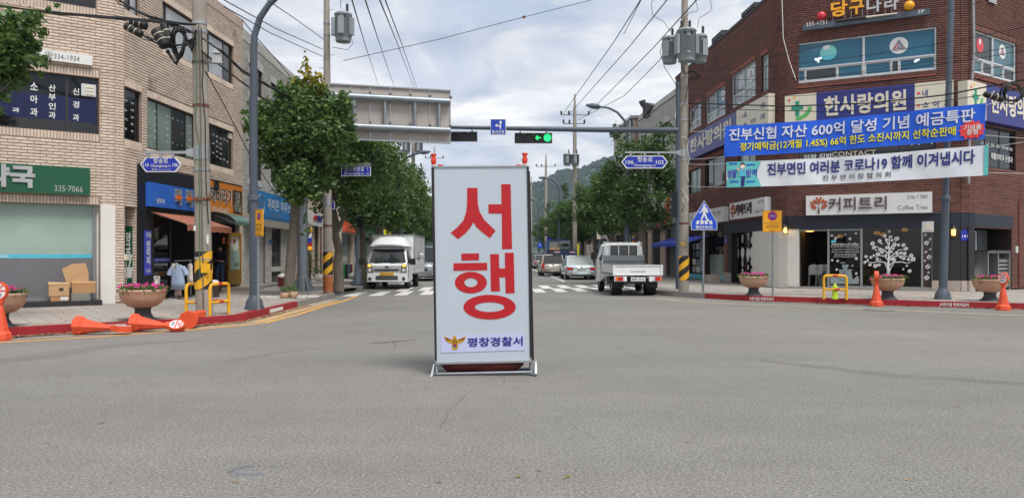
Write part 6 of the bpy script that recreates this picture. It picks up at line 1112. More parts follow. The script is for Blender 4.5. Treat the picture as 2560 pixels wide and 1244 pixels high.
# crossing sign
DS = 26.7; g = thing('crossing_sign', 'blue pentagonal pedestrian crossing sign on a thin pole at the right corner', 'road sign', XD(1758.5, DS).to_3d()+Vector((0, 0, PZ))); f = Fr(XD(1728, DS-.05), XD(1793, DS-.05)); za, zm, zb = (P(0, y, DS).z for y in (575, 555, 501)); L = f.L; H = zb-za
MB().tube([XD(1757.5, DS).to_3d()+Vector((0, 0, PZ)), XD(1760, DS).to_3d()+Vector((0, 0, zb-.3))], .04, 12).build('post', 'steel_galv', g); shp = lambda o: [(o, za+o), (L-o, za+o), (L-o, zm), (L/2, zb-o*1.4), (o, zm)]
MB().fprism(f, shp(0), -.015, 0).build('plate', 'sign_white', g); MB().fprism(f, shp(.02), 0, .004).build('face', mat('crossing_blue', (24, 76, 200), .4, var=.03), g)
w_ = lambda x, y: (L*x, za+H*y); pf = lambda pts, n=.005: MB().fprism(f, [w_(*p) for p in pts], n, n+.002).build('walker_symbol', 'sign_white', g)
pf([(.50+.045*math.cos(i*.6283), .83+.045*math.sin(i*.6283)) for i in range(10)]); pf([(.46,.785),(.54,.785),(.60,.74),(.56,.56),(.45,.56),(.42,.74)]); pf([(.45,.56),(.53,.56),(.46,.42),(.38,.28),(.34,.29),(.40,.45)], .008); pf([(.48,.56),(.56,.56),(.60,.44),(.70,.31),(.64,.29),(.53,.42)], .011); pf([(.44,.77),(.46,.70),(.36,.58),(.30,.56),(.30,.59),(.36,.64)], .014); pf([(.56,.77),(.60,.73),(.66,.60),(.63,.57),(.55,.66)], .017)
for k in range(4): x = .17+k*.175; pf([(x, .20), (x+.12, .20), (x+.16 if k < 2 else x+.10, .32), (x+.05 if k < 2 else x, .32)], .005)
txt('횡단보도', f, L*.16, L*.84, za+H*.04, za+H*.155, .006, 'sign_white', g, .03)
# yellow no-parking signs
def noparking(px, D, x0, x1, y0, y1, label, base_top=None):
    g = thing('parking_sign', label, 'parking sign', XD(px, D).to_3d()+Vector((0, 0, PZ)), 'yellow no parking signs'); f = Fr(XD(x0, D-.05), XD(x1, D-.05-(0.0 if x1-x0 > 30 else .25))); za, zb = P(0, y1, D).z, P(0, y0, D).z; L, H = f.L, zb-za
    MB().tube([XD(px, D).to_3d()+Vector((0, 0, PZ)), XD(px, D).to_3d()+Vector((0, 0, zb-.1))], .032, 12).build('post', 'steel_galv', g); MB().fbox(f, 0, L, za, zb, -.02, 0).build('plate', 'warn_yellow', g)
    e = MB()
    for a, b, c, d in ((.02, L-.02, za+.015, za+.025), (.02, L-.02, zb-.025, zb-.015), (.015, .025, za+.02, zb-.02), (L-.025, L-.015, za+.02, zb-.02)): e.fbox(f, a, b, c, d, 0, .003)
    e.build('border', 'letter_brown', g); cx_, cy_, r_ = L/2, zb-H*.26, L*.25; ck = lambda r, k=24: [(cx_+r*math.cos(2*math.pi*i/k), cy_+r*math.sin(2*math.pi*i/k)) for i in range(k)]
    MB().fprism(f, ck(r_), .002, .004).build('symbol', 'red_print', g); MB().fprism(f, ck(r_*.78), .005, .007).build('symbol', 'sign_blue', g)
    for s in (1, -1): MB().fprism(f, [(cx_-r_*.62, cy_+s*r_*.5), (cx_-r_*.5, cy_+s*r_*.62), (cx_+r_*.62, cy_-s*r_*.5), (cx_+r_*.5, cy_-s*r_*.62)], .008+.002*s, .0095+.002*s).build('symbol', 'red_print', g)
    txt('주정차금지', f, cx_-r_*.6, cx_+r_*.6, cy_-r_*.12, cy_+r_*.12, .013, 'sign_white', g, .02); txt('절대 주·정차 금지구간', f, L*.1, L*.9, zb-H*.60, zb-H*.54, .003, 'letter_brown', g, .01)
    txt('소화전 5미터 이내\n주정차 금지구역입니다\n위반시 과태료 부과', f, L*.1, L*.9, zb-H*.84, zb-H*.64, .003, 'letter_brown', g); txt('평창군수', f, L*.32, L*.68, zb-H*.95, zb-H*.89, .003, 'letter_brown', g, .01)
noparking(1932, 24.5, 1907, 1955, 526, 580, 'yellow no parking sign on a thin pole in front of the white wall'); noparking(645.5, 18.1, 638, 656.5, 524, 590, 'yellow no parking sign turned sideways beside the left lamp post')
# cloth banners
def banner(c, m, label, cat='banner'):
    """c: four pixel corners with distance: tl, tr, br, bl; returns root and a mapper (s,t)->point"""
    tl, tr, br, bl_ = (P(*k) for k in c); rip = lambda s, t: .02*math.sin(s*23+t*2)+.04*math.sin(s*9+1)+.004*math.sin(s*71+t*5)
    n = Vector((tr.y-tl.y, -(tr.x-tl.x), 0)).normalized(); n = n if n.y < 0 else -n
    def mp(s, t, o=0): a = tl.lerp(tr, s); b = bl_.lerp(br, s); p = b.lerp(a, t); p.z -= .06*math.sin(math.pi*s)*(1 if t > .5 else .6); return p+n*(rip(s, t)+o)
    g = thing('cloth_banner', label, cat, mp(.5, 0)); K = 180; mb = MB(); vs = [mp(i/K, j/6) for i in range(K+1) for j in range(7)]; mb.add(vs, [(i*7+j, (i+1)*7+j, (i+1)*7+j+1, i*7+j+1) for i in range(K) for j in range(6)], True); mb.build('cloth', m, g); return g, mp
def btxt(s, g, mp, a, b, c, d, m, bold=0, o=.01): txt(s, Fr((0, 0), (1, 0)), a, b, c, d, 0, m, g, bold, 0, warp=lambda u, z, n: mp(u, z, o+n))
def bpatch(g, mp, pts, m, o, name='print'):
    v = [mp(x, y, o) for x, y in pts]; k = len(pts); ar = sum(pts[i][0]*pts[(i+1) % k][1]-pts[(i+1) % k][0]*pts[i][1] for i in range(k)); MB().add(v if ar > 0 else v[::-1], [tuple(range(k))]).build(name, m, g)
def grid_patch(g, mp, a, b, c, d, m, o, k=10, name='print'): MB().add([mp(a+(b-a)*i/k, y, o) for i in range(k+1) for y in (c, d)], [(2*i, 2*i+2, 2*i+3, 2*i+1) for i in range(k)]).build(name, m, g)
g, mp = banner([(1813.5, 315.8, 24.8), (2465.5, 257.3, 21.5), (2462.5, 346, 21.5), (1810.5, 392.6, 24.8)], 'banner_blue', 'bright blue cloth banner with white and yellow Korean lettering strung across the right corner')
for col_, bo, o in (('letter_navy', .05, .012), ('lav_letter', .025, .024)): btxt('진부신협 자산 600억 달성 기념 예금특판', g, mp, .02, .965, .50, .90, col_, bo, o)
for col_, bo, o in (('letter_dark', .045, .012), ('banner_yellow', .015, .024)): btxt('정기예탁금(12개월 1.45%) 66억 한도 소진시까지 선착순판매', g, mp, .07, .90, .11, .42, col_, bo, o)
cs_ = (.955, .27); st = [(cs_[0]+(.038 if i % 2 else .047)*math.cos(i*math.pi/12)*1.0, cs_[1]+(.22 if i % 2 else .29)*math.sin(i*math.pi/12)) for i in range(24)]; st = [(min(x, .999), min(max(y, .01), .6)) for x, y in st]; bpatch(g, mp, st, 'banner_red', .03, 'starburst'); btxt('기념품\n증정', g, mp, .927, .987, .13, .42, 'sign_white', .02, .045)
g, mp = banner([(1816.6, 405.7, 24.7), (2472, 362, 21.4), (2470, 437.7, 21.4), (1817, 469, 24.7)], 'banner_white', 'white cloth banner with dark blue Korean lettering and a teal end below the blue one')
for i in range(10): a, b = .15*i/10, .15*(i+1)/10; w = .5*(1-min(1, max(0, (b-.125)/.035))); 
grid_patch(g, mp, .0, .128, .0, 1, 'banner_teal', .010, 20); bpatch(g, mp, [(.128, 0), (.150, .02), (.128, .5)], 'banner_teal', .0105); bpatch(g, mp, [(.128, .5), (.150, .98), (.128, 1)], 'banner_teal', .0105); grid_patch(g, mp, .985, 1.0, 0, 1, 'banner_teal', .010, 4)
btxt('진부면민 여러분 코로나19 함께 이겨냅시다', g, mp, .175, .955, .40, .90, 'letter_navy', .035, .02); btxt('진 부 면 이 장 협 의 회', g, mp, .40, .66, .13, .33, 'letter_dark', .01, .02)
for s, a, b in (('생활', .004, .047), ('방역', .087, .132)): btxt(s, g, mp, a, b, .38, .70, 'sign_white', .06, .018); btxt(s, g, mp, a, b, .38, .70, 'sign_blue', .03, .028)
for x, y in ((.03, .93), (.105, .86), (.035, .22), (.105, .2)): bpatch(g, mp, [(x-.018, y-.035), (x+.018, y-.035), (x+.018, y+.035), (x-.018, y+.035)], 'sign_blue2', .018)
bpatch(g, mp, [(.063,.03),(.066,.42),(.082,.42),(.078,.03)], 'letter_navy', .018); bpatch(g, mp, [(.056,.42),(.054,.66),(.060,.72),(.083,.72),(.090,.62),(.088,.42)], 'tile_blue' if False else 'stripe_cyan', .021); bpatch(g, mp, [(.071+.011*math.cos(i*.6283), .81+.11*math.sin(i*.6283)) for i in range(10)], 'skin_print', .026); bpatch(g, mp, [(.060,.84),(.062,.93),(.071,.97),(.080,.93),(.082,.84),(.076,.90),(.066,.88)], 'letter_dark', .031); bpatch(g, mp, [(.063,.74),(.079,.74),(.080,.80),(.071,.83),(.062,.80)], 'sign_white', .034); bpatch(g, mp, [(.054,.62),(.046,.74),(.048,.80),(.052,.76),(.060,.68)], 'skin_print', .030)
for (x0, y0, x1, y1), l in (((1722, 329, 1813, 323), 'upper left'), ((1722, 398, 1811, 391), 'middle left'), ((1722, 410, 1817, 409), 'lower left'), ((1722, 465, 1817, 467), 'lowest left')): wire([P(x0, y0, 27), P(x1, y1, 24.8)], .008, f'{l} white cord tying a cloth banner to the concrete pole', 'rope_white', .02, name='tie_rope', cat='rope', group='banner cords')
for (x0, y0, x1, y1), l in (((2465, 262, 2700, 215), 'upper right'), ((2462, 338, 2700, 352), 'middle right'), ((2472, 368, 2700, 330), 'lower right'), ((2470, 432, 2700, 431), 'lowest right')): wire([P(x0, y0, 21.5), P(x1, y1, 20)], .008, f'{l} white cord pulling a cloth banner out of the photo', 'rope_white', .02, name='tie_rope', cat='rope', group='banner cords')
# ---------------------------------------------------------------- orange no-parking bollards
def bollard(loc, label, mtx=None, text=True):
    g = thing('plastic_bollard', label, 'bollard', (0, 0, 0), 'orange no parking bollards'); b = MB()
    b.lathe((0, 0, 0), [(.185, 0), (.19, .03), (.18, .12), (.165, .135), (.14, .16), (.07, .50), (.048, .60), (.045, .68)], 8, False)
    b.build('base', 'orange_plastic', g); MB().lathe((0, 0, 0), [(.12, .012), (.001, .008)], 16).build('underside', 'orange_base', g)
    h = MB(); k = 20
    prof = [(.045*1.0, .66), (.05, .68)]; c = .86; r = .125; circ = [(r*math.sin(2*math.pi*i/k), c+r*1.25*math.cos(2*math.pi*i/k)) for i in range(k)]; f = Fr((0, 0), (1, 0)); h.fprism(f, circ, -.055, .055); h.fprism(f, [(-.045, .64), (.045, .64), (.08, .78), (-.08, .78)], -.05, .05); h.build('head', 'orange_plastic', g)
    MB().fprism(f, [(x*.82, c+(z-c)*.82) for x, z in circ], .056, .059).build('sticker', 'white_sticker', g)
    bt = MB().fbox(f, -.1, .1, c-.012, c+.012, .0595, .061).build('print', 'red_print', g)
    txt('주정차\n금지', f, -.075, .075, c+.025, c+.105, .0595, 'red_print', g, .03); txt('평창군', f, -.05, .05, c-.09, c-.035, .0595, 'letter_navy', g, .02)
    g.matrix_world = Matrix.Translation(Vector(loc)) @ (mtx or Matrix())
    return g
Rz = lambda a: Matrix.Rotation(math.radians(a), 4, 'Z'); Rx = lambda a: Matrix.Rotation(math.radians(a), 4, 'X'); Ry = lambda a: Matrix.Rotation(math.radians(a), 4, 'Y')
bollard(G(0, 850), 'upright orange bollard cut by the left edge of the photo', Rz(15)); bollard(G(2191, 765), 'upright orange bollard standing before the middle right planter', Rz(70)); bollard(G(2508, 775), 'upright orange bollard standing before the rightmost planter', Rz(-52))
c = G(190, 836); bollard((c.x, c.y, .17), 'fallen orange bollard lying leftmost along the red kerb', Rz(3) @ Ry(94) @ Rz(-90)); c = G(330, 829); bollard((c.x, c.y, .17), 'fallen orange bollard lying in the middle with its round sticker showing', Rz(2) @ Ry(94) @ Rz(-48)); c = G(470, 822); bollard((c.x, c.y, .18), 'fallen orange bollard seen end on with its base towards the camera', Rz(8) @ Rx(-86) @ Rz(180))
# planters
def petunias(c, r, g, n=420, seed=1):
    q = np.random.default_rng(seed); lf = MB(); fl = MB()
    for i in range(n):
        a, rr = q.uniform(0, 6.283), r*math.sqrt(q.uniform(0, 1))*1.12; z = .06+.07*q.random()-(.12*q.random() if rr > r else 0); p = Vector(c)+Vector((rr*math.cos(a), rr*math.sin(a), z)); d = Vector(q.normal(size=3)).normalized(); e = d.cross(Vector((.3, .5, .8))).normalized(); s = .026+.026*q.random()
        lf.quad(p-d*s, p+e*s*.5, p+d*s, p-e*s*.5)
    for i in range(int(n*.11)):
        a, rr = q.uniform(0, 6.283), r*(.3+.85*q.random()); p = Vector(c)+Vector((rr*math.cos(a), rr*math.sin(a), .09+.07*q.random()-(.12*q.random() if rr > r else 0))); nrm = Vector((q.normal()*.5, -1+.4*q.normal(), .6)).normalized(); d = nrm.cross(Vector((0, 0, 1))).normalized(); e = nrm.cross(d); s = .028
        fl.add([p]+[p+(d*math.cos(w*.785)+e*math.sin(w*.785))*s+nrm*.01 for w in range(8)], [(0, 1+w, 1+(w+1) % 8) for w in range(8)])
    for i in range(9):
        a = q.uniform(0, 6.283); p = Vector(c)+Vector((r*math.cos(a), r*math.sin(a), .06)); pts = [p, p+Vector((math.cos(a)*.07, math.sin(a)*.07, .04+.08*q.random())), p+Vector((math.cos(a)*.13, math.sin(a)*.13, -.04+.08*q.random()))]; lf.tube(pts, .004, 4)
    lf.build('leaves', 'leaf_plant', g); fl.build('flowers', 'petal_magenta', g)
def planter(px, py, label, R_=.44, seed=1):
    c = G(px, py, PZ); g = thing('flower_planter', label, 'planter', (c.x, c.y, PZ), 'stone bowl planters with petunias'); s = R_/.44; base = (c.x, c.y, PZ)
    MB().lathe(base, [(.29*s, 0), (.28*s, .015), (.20*s, .07), (.155*s, .15), (.15*s, .22), (.17*s, .26)], 28).build('foot', 'bowl_foot', g)
    MB().lathe(base, [(.15*s, .255), (.27*s, .29), (.37*s, .37), (.425*s, .47), (R_, .58), (R_+.012, .60), (R_+.008, .625), (R_-.03, .63), (R_-.035, .58)], 36).build('bowl', 'bowl_stone', g)
    MB().lathe(base, [(R_-.032, .60), (R_-.036, .64), (R_-.06, .64)], 32).build('liner', 'black_rubber', g); MB().lathe(base, [(R_-.04, .60), (.0001, .615)], 24).build('soil', 'soil', g); petunias((c.x, c.y, PZ+.58), R_*.95, g, seed=seed)
planter(357, 800, 'bowl planter of magenta petunias behind the fallen orange bollards', .435, 1); planter(-2, 818, 'bowl planter of magenta petunias cut by the left edge of the photo', .435, 2); planter(1884, 738.5, 'bowl planter in front of the white wall by the yellow parking sign', .45, 3); planter(2219, 748.5, 'bowl planter in front of the coffee shop window behind an orange bollard', .45, 4); planter(2475, 752.5, 'rightmost bowl planter in front of the utility cabinet alcove', .45, 5)
# hydrant guards
def guard(px, py, rz, W_, D_, H_, label, hyd):
    c = G(px, py, PZ); g = thing('hydrant_guard', label, 'guard rail', (c.x, c.y, PZ), 'yellow hydrant guard rails'); f = lambda x, y, z: Vector((c.x+x*math.cos(rz)-y*math.sin(rz), c.y+x*math.sin(rz)+y*math.cos(rz), PZ+z)); r = .036; a = W_/2
    for y in (0, D_): MB().tube([f(-a, y, 0), f(-a, y, H_-.08), f(-a+.03, y, H_-.02), f(-a+.09, y, H_), f(a-.09, y, H_), f(a-.03, y, H_-.02), f(a, y, H_-.08), f(a, y, 0)], r, 10).build('rail', 'yellow_paint', g)
    for x in (-a, a): MB().tube([f(x, 0, H_*.42), f(x, D_, H_*.42)], r*.85, 8).build('rail', 'yellow_paint', g)
    MB().tube([f(-a, 0, H_*.42), f(a, 0, H_*.42)], r*.85, 8).build('rail', 'yellow_paint', g); m_ = MB()
    for x0, z, y in ((-.07, H_, 0), (-.02, H_*.42, 0), (.12, H_, D_)): m_.tube([f(x0, y, z), f(x0+.14, y, z)], r*1.05, 10)
    for x in (-a, a): m_.tube([f(x, D_*.4, H_*.42), f(x, D_*.6, H_*.42)], r*.95, 8)
    m_.build('red_band', 'red_band', g); h = thing('fire_hydrant', hyd, 'fire hydrant', tuple(f(.0, D_*.5, 0)), 'lime fire hydrants'); hc = f(0, D_*.5, 0); b = MB(); b.lathe(hc, [(.10, 0), (.10, .03), (.075, .04), (.075, .26), (.09, .28), (.09, .33), (.07, .38), (.03, .42), (.025, .46), (.001, .465)], 14); b.build('barrel', 'lime', h)
    for s in (-1, 1): MB().tube([hc+Vector((s*.06, 0, .29)), hc+Vector((s*.14, 0, .29))], .04, 8).build('outlet', 'letter_dark', h)
guard(2088, 748, -.38, .62, .42, .70, 'yellow hydrant guard rail on the right pavement by the coffee shop', 'lime green fire hydrant inside the right guard rail'); guard(548.5, 786, 1.35, .7, .58, .68, 'yellow guard rail behind the nearest left utility pole', 'lime green hydrant post behind the nearest left utility pole')
# kerb lettering
def kerbtext(a, b, px0, px1, y0, y1, s):
    f = Fr(a, b); q = (f.u(px0, .0), f.u(px1, .0)); txt(s, f, q[0], q[1], .035, .135, .004, 'sign_white', pave_r, .03, 0)
kerbtext((7.6, 24.36), (9.73, 23.1), 1873, 1934, 0, 0, '소방시설 주정차금지'); kerbtext((10.5, 22.4), (13.3, 20.9), 2349, 2422, 0, 0, '소방시설 주정차금지')
f = Fr((-8.4, 14.47), (-6.58, 15.87)); txt('소방시설 주정차금지', f, f.u(210), f.u(315), .04, .135, .004, 'sign_white', pave_l, .03, 0)
f = Fr((-6.03, 17.5), (-6.04, 21.4)); 
MB().add([(-6.03+.002-.0*i, 0, 0) for i in range(3)], [(0, 1, 2)]) ; MB().quad((-6.025, 18.9, .04), (-6.026, 20.0, .04), (-6.026, 20.0, .13), (-6.025, 18.9, .13)).build('worn_print', 'white_sticker', pave_l)
# litter along the kerbs
def litter(pts, n, w, label, seed=1):
    q = np.random.default_rng(seed); mb = MB(); P_ = [Vector(p) for p in pts]
    for i in range(n):
        k = q.integers(0, len(P_)-1); t = q.random(); p = P_[k].lerp(P_[k+1], t)+Vector((q.normal()*w*.4+w*.4, -abs(q.normal())*w*.7)); a = q.uniform(0, 6.28); s = .018+.028*q.random(); z = .006+.02*q.random(); c_, n_ = math.cos(a)*s, math.sin(a)*s
        mb.quad((p.x-c_, p.y-n_, z), (p.x+n_*.7, p.y-c_*.7, z+.012*q.random()), (p.x+c_, p.y+n_, z+.02*q.random()), (p.x-n_*.7, p.y+c_*.7, z))
    mb.build('fallen_leaves', 'leaf_litter', None, label=label, cat='fallen leaves', kind='stuff')
litter([(-9.6, 13.2), (-8.4, 14.4), (-6.6, 15.8), (-5.9, 16.8)], 900, .12, 'dry leaves gathered under the left red kerb'); litter([(-5.95, 17.2), (-5.95, 19), (-5.95, 22)], 420, .16, 'dry leaves in the gutter by the second red kerb'); litter([(7.6, 24.2), (10.5, 22.3), (14, 20.5)], 500, .10, 'dry leaves under the right red kerb', 3)
q_ = np.random.default_rng(5); mb = MB()
for i in range(60):
    D = 5+30*q_.random()**1.5; x = q_.uniform(-.6, .6)*D; a = q_.uniform(0, 6.28); s = .012+.015*q_.random(); mb.quad((x-s*math.cos(a), D-s*math.sin(a), .005), (x+s*.5*math.sin(a), D-s*.5*math.cos(a), .010), (x+s*math.cos(a), D+s*math.sin(a), .006), (x-s*.5*math.sin(a), D+s*.5*math.cos(a), .010))
mb.build('road_litter', 'leaf_litter', None, label='tiny leaves and grit scattered over the asphalt', cat='litter', kind='stuff')
for k, (x, y) in enumerate(((1297, 1193), (1420, 1192))): c = G(x, y); MB().quad((c.x-.03, c.y, .004), (c.x, c.y-.015, .012), (c.x+.03, c.y+.004, .018), (c.x, c.y+.02, .01)).build('fallen_leaf', 'leaf_yellow', None, label=('left', 'right')[k]+' yellow ginkgo leaf lying on the asphalt in the foreground', cat='leaf')
# cardboard boxes by the pharmacy
def cbox(x0, x1, y0, y1, n, dep, m, label, tilt=0, flaps=True):
    q = L1.r(x0, x1, ((x0+x1)/2, y0), ((x0+x1)/2, y1), n); g = thing('cardboard_box', label, 'box', L1.w((q[0]+q[1])/2, q[2], n), 'cardboard boxes on the black step'); MB().fbox(L1, q[0], q[1], q[2], q[3], n-dep, n).build('box_body', m, g)
    if flaps: MB().fbox(L1, q[0]-.01, q[1]+.01, q[3]-.03, q[3]-.012, n-dep, n+.006).build('tape', 'cardboard_pale', g); MB().hexa([L1.w(q[0], q[3], n), L1.w(q[1], q[3], n), L1.w(q[1], q[3], n-.01), L1.w(q[0], q[3], n-.01), L1.w(q[0]-.02, q[3]+.05, n-.10), L1.w(q[1]+.01, q[3]+.03, n-.12), L1.w(q[1]+.01, q[3]+.03, n-.13), L1.w(q[0]-.02, q[3]+.05, n-.11)]).build('flap', m, g)
    return g, q
g, q = cbox(126.6, 173.6, 740, 752, .32, .3, 'cardboard', 'low orange-brown box with a white label under another box', flaps=False); MB().fbox(L1, q[1]-.2, q[1]-.03, q[2]+.02, q[3]-.02, .32, .324).build('label_sticker', 'white_sticker', g)
g, q = cbox(122, 173, 709, 739.5, .33, .34, 'cardboard_pale', 'printed cardboard box stacked on the left'); MB().fbox(L1, (q[0]+q[1])/2, (q[0]+q[1])/2+.1, (q[2]+q[3])/2-.03, (q[2]+q[3])/2+.05, .33, .333).build('print', 'letter_brown', g)
cbox(178, 226, 732, 751, .34, .3, 'foam_grey', 'grey foam box at the foot of the stack', flaps=False); cbox(180, 239, 706, 731.5, .26, .3, 'cardboard', 'wide open cardboard box above the grey foam box')
cb = MB()
for pts, n in (([(155, 672), (180, 659), (214, 657), (221, 680), (166, 707)], .10), ([(166, 707), (221, 678), (222, 706), (178, 720)], .16)): cb.fprism(L1, [L1.hit(x, y, n) for x, y in pts], n-.012, n)
cb.build('flattened_cardboard', 'cardboard_pale', None, label='torn flattened cardboard leaning on the grey shop panel', cat='cardboard')
# clothes rack and shirts before the vintage shop
DR2 = 22.4; g = thing('clothes_rack', 'small metal clothes rack standing on the pavement before the vintage shop', 'clothes rack', (XD(440, DR2).x, DR2, PZ)); m_ = MB(); q = lambda x, y, d=0: P(x, y, DR2+d)
m_.tube([q(440, 748), q(441, 655)], .014, 8).tube([q(421, 747, -.2), q(455, 750, -.1)], .012, 6).tube([q(426, 739, .2), q(440, 748)], .012, 6).tube([q(436, 652), q(478, 650, .5)], .014, 8).tube([q(477, 735, .5), q(477, 650, .5)], .014, 8); m_.build('frame', 'alu', g)
t = thing('price_card', 'white price card reading 2,000 clipped to the clothes rack', 'price card', q(439, 672, -.1)); f = Fr(XD(430, DR2-.1), XD(446, DR2-.1)); za, zb = P(0, 672, DR2).z, P(0, 658, DR2).z; MB().fbox(f, 0, f.L, za, zb, -.01, 0).build('card', 'sign_cream', t); txt('1장\n2,000', f, .02, f.L-.02, za+.02, zb-.02, .002, 'letter_dark', t, .01)
def shirt(x0, x1, y0, y1, d, m, label, sl=True):
    c = q((x0+x1)/2, y1, d); t = thing('hanging_shirt', label, 'shirt', c, 'clothes hung before the vintage shop'); Z_ = lambda x, y, o: q(x, y, d+o); w = x1-x0; h = y1-y0; K = 10; mb = MB(); vs = []
    for j, (t_, a, b) in enumerate(((0, .38, .62), (.06, .22, .78), (.3, .2, .8), (.7, .17, .84), (1, .14, .86))):
        for i in range(K+1): s = a+(b-a)*i/K; vs.append(Z_(x0+w*s, y0+h*t_+1.5*math.sin(i*1.7)*(j > 3), -.08*math.sin(math.pi*i/K)+.02*math.sin(i*2.4+j)))
    for j, (t_, a, b) in reversed(list(enumerate(((0, .38, .62), (.06, .22, .78), (.3, .2, .8), (.7, .17, .84), (1, .14, .86))))):
        for i in range(K+1): s = a+(b-a)*i/K; vs.append(Z_(x0+w*s, y0+h*t_, .04))
    n_ = K+1; mb.add(vs, [(j*n_+i, (j+1)*n_+i, (j+1)*n_+i+1, j*n_+i+1) for j in range(9) for i in range(K)], True)
    if sl:
        for s in (-1, 1): cx_ = x0+w*(.5+s*.24); mb.tube([Z_(cx_, y0+h*.1, 0), Z_(cx_+s*w*.16, y0+h*.3, 0), Z_(cx_+s*w*.2, y0+h*.42, 0)], [.07, .075, .08], 8)
    mb.build('cloth', m, t)
shirt(420, 470, 661, 723, -.05, 'shirt_blue', 'pale blue short sleeved shirt hanging on the clothes rack'); shirt(464, 486, 658, 710, .4, 'cloth_pale', 'cream top hanging behind the nearest left utility pole', False); shirt(432, 458, 715, 738, .15, 'cloth_pink', 'pale pink garment under the blue shirt', False)
c = L2.w(L2.u(391, .3), 0, .35); u, z1 = L2.hit(391, 690, .35); z0 = .36; g = thing('air_conditioner', 'white air conditioner outdoor unit on the pavement by the black column', 'air conditioner', (c.x, c.y, PZ)); fa = Fr(XD(381, 22.3), XD(400, 22.5)); za, zb = P(0, 716, 22.4).z, P(0, 690, 22.4).z; MB().fbox(fa, 0, fa.L, za, zb, -.5, 0).build('casing', 'white_wall', g)
MB().tube([fa.w(fa.L*.55+fa.L*.3*math.cos(i*.4), (za+zb)/2+.13*math.sin(i*.4), .01) for i in range(17)], .01, 5).build('fan_guard', 'letter_grey', g); MB().fbox(fa, .02, fa.L, PZ, za-.004, -.4, -.02).build('support', 'plinth_black', g)
c = L2.w(L2.u(604), .16, .45); c = XD(536, 23.6); g = thing('waste_bin', 'brown bin with a pale bag by the shop door behind the left pole', 'bin', (c.x, c.y, PZ)); MB().lathe((c.x, c.y, PZ), [(.14, 0), (.17, .42), (.18, .44), (.17, .44), (.001, .40)], 16).build('bin_body', 'letter_brown', g); MB().ball((c.x, c.y, PZ+.47), .15, 8, sz=.5).build('bag', 'cloth_pale', g)
c = XD(707, 31.5); g = thing('waste_bin', 'plastic tub with a white lid by the blue shop front', 'bin', (c.x, c.y, PZ)); MB().box((c.x, c.y, PZ+.2), (.34, .34, .4)).build('bin_body', 'bag_red', g); MB().ball((c.x, c.y, PZ+.42), .22, 8, sz=.5).build('bag', 'white_wall', g)
# barber pole, potted plant
def barber(px, y0, y1, D, label):
    t = thing('barber_pole', label, 'barber pole', P(px, y1, D)); z0, z1 = P(0, y1, D).z, P(0, y0, D).z; c = XD(px, D); h = z1-z0; r = .14*h/1.3+.02
    MB().lathe((c.x, c.y, z0), [(r*1.1, 0), (r*1.15, h*.14), (r, h*.16)], 14).lathe((c.x, c.y, z0), [(r, h*.76), (r*1.15, h*.78), (r*1.1, h*.92), (r*.5, h*.98), (.001, h)], 14).build('cap', 'ball_yellow', t)
    for k, m in enumerate(('sign_blue', 'sign_white', 'post_red')):
        mb = MB(); n = 20
        for i in range(n*2):
            a, b = math.pi*2*i/n, math.pi*2*(i+1)/n
            for j in range(-3, 4):
                zz_ = [h*(.16+.2*(w/6.283)+j*.6+k*.2+o) for w, o in ((a, 0), (b, 0), (b, .2), (a, .2))]; zz_ = [min(max(v, h*.16), h*.76) for v in zz_]
                if abs(zz_[0]-zz_[3])+abs(zz_[1]-zz_[2]) > 1e-3 and i < n: mb.quad(*[(c.x+r*.92*math.cos(w), c.y+r*.92*math.sin(w), z0+v) for w, v in zip((a, b, b, a), zz_)])
        mb.build('stripe', m, t)
barber(773, 567, 625, 38.5, 'blue white and red barber pole with yellow caps under the white sign'); barber(1584, 583, 607, 48, 'red barber pole with a yellow cap far down the right side')
def pot(px, py, s, label, D=None, m='plaster_white'):
    c = G(px, py, PZ); g = thing('potted_plant', label, 'potted plant', (c.x, c.y, PZ)); MB().lathe((c.x, c.y, PZ), [(.16*s, 0), (.24*s, .12*s), (.26*s, .3*s), (.22*s, .36*s), (.001, .33*s)], 16).build('pot', m, g); q = np.random.default_rng(int(px)); lf = MB()
    for i in range(160): d = Vector(q.normal(size=3)); d.z = abs(d.z)*.8; d = d.normalized()*(.32*s)*q.random()**.4; p = Vector((c.x, c.y, PZ+.45*s))+d*1.2; e = Vector(q.normal(size=3)).normalized(); f_ = e.cross(d).normalized(); w = .05*s; lf.quad(p-e*w, p+f_*w*.6, p+e*w, p-f_*w*.6)
    lf.build('foliage', 'leaf_green', g)
pot(797, 702, .95, 'leafy plant in a white pot between the steel mast and the second pole'); pot(711, 746, .5, 'small terracotta plant pot at the left foot of the near street tree', m='bowl_stone'); pot(733, 745, .55, 'small plant pot at the right foot of the near street tree', m='bowl_stone')
c = XD(775, 36.0); q = np.random.default_rng(3); lf = MB(); g = thing('shrub', 'dark leggy shrub in front of the barber shop behind the steel mast', 'shrub', (c.x, 36, PZ))
for i in range(260): p = Vector((c.x+q.normal()*.28, 36+q.normal()*.3, PZ+.3+1.25*q.random())); e = Vector(q.normal(size=3)).normalized(); f_ = e.cross(Vector((0, .3, 1))).normalized(); w = .09; lf.quad(p-e*w, p+f_*w*.3, p+e*w, p-f_*w*.3)
lf.build('foliage', 'leaf_dark', g); MB().tube([(c.x, 36, PZ), (c.x+.05, 36, 1.5)], .03, 6).build('stem', 'bark', g)
c = XD(868, 38); g = thing('clothes_pile', 'dark and green jackets hanging in front of the white shop left of the truck', 'clothes', (c.x, 38, PZ))
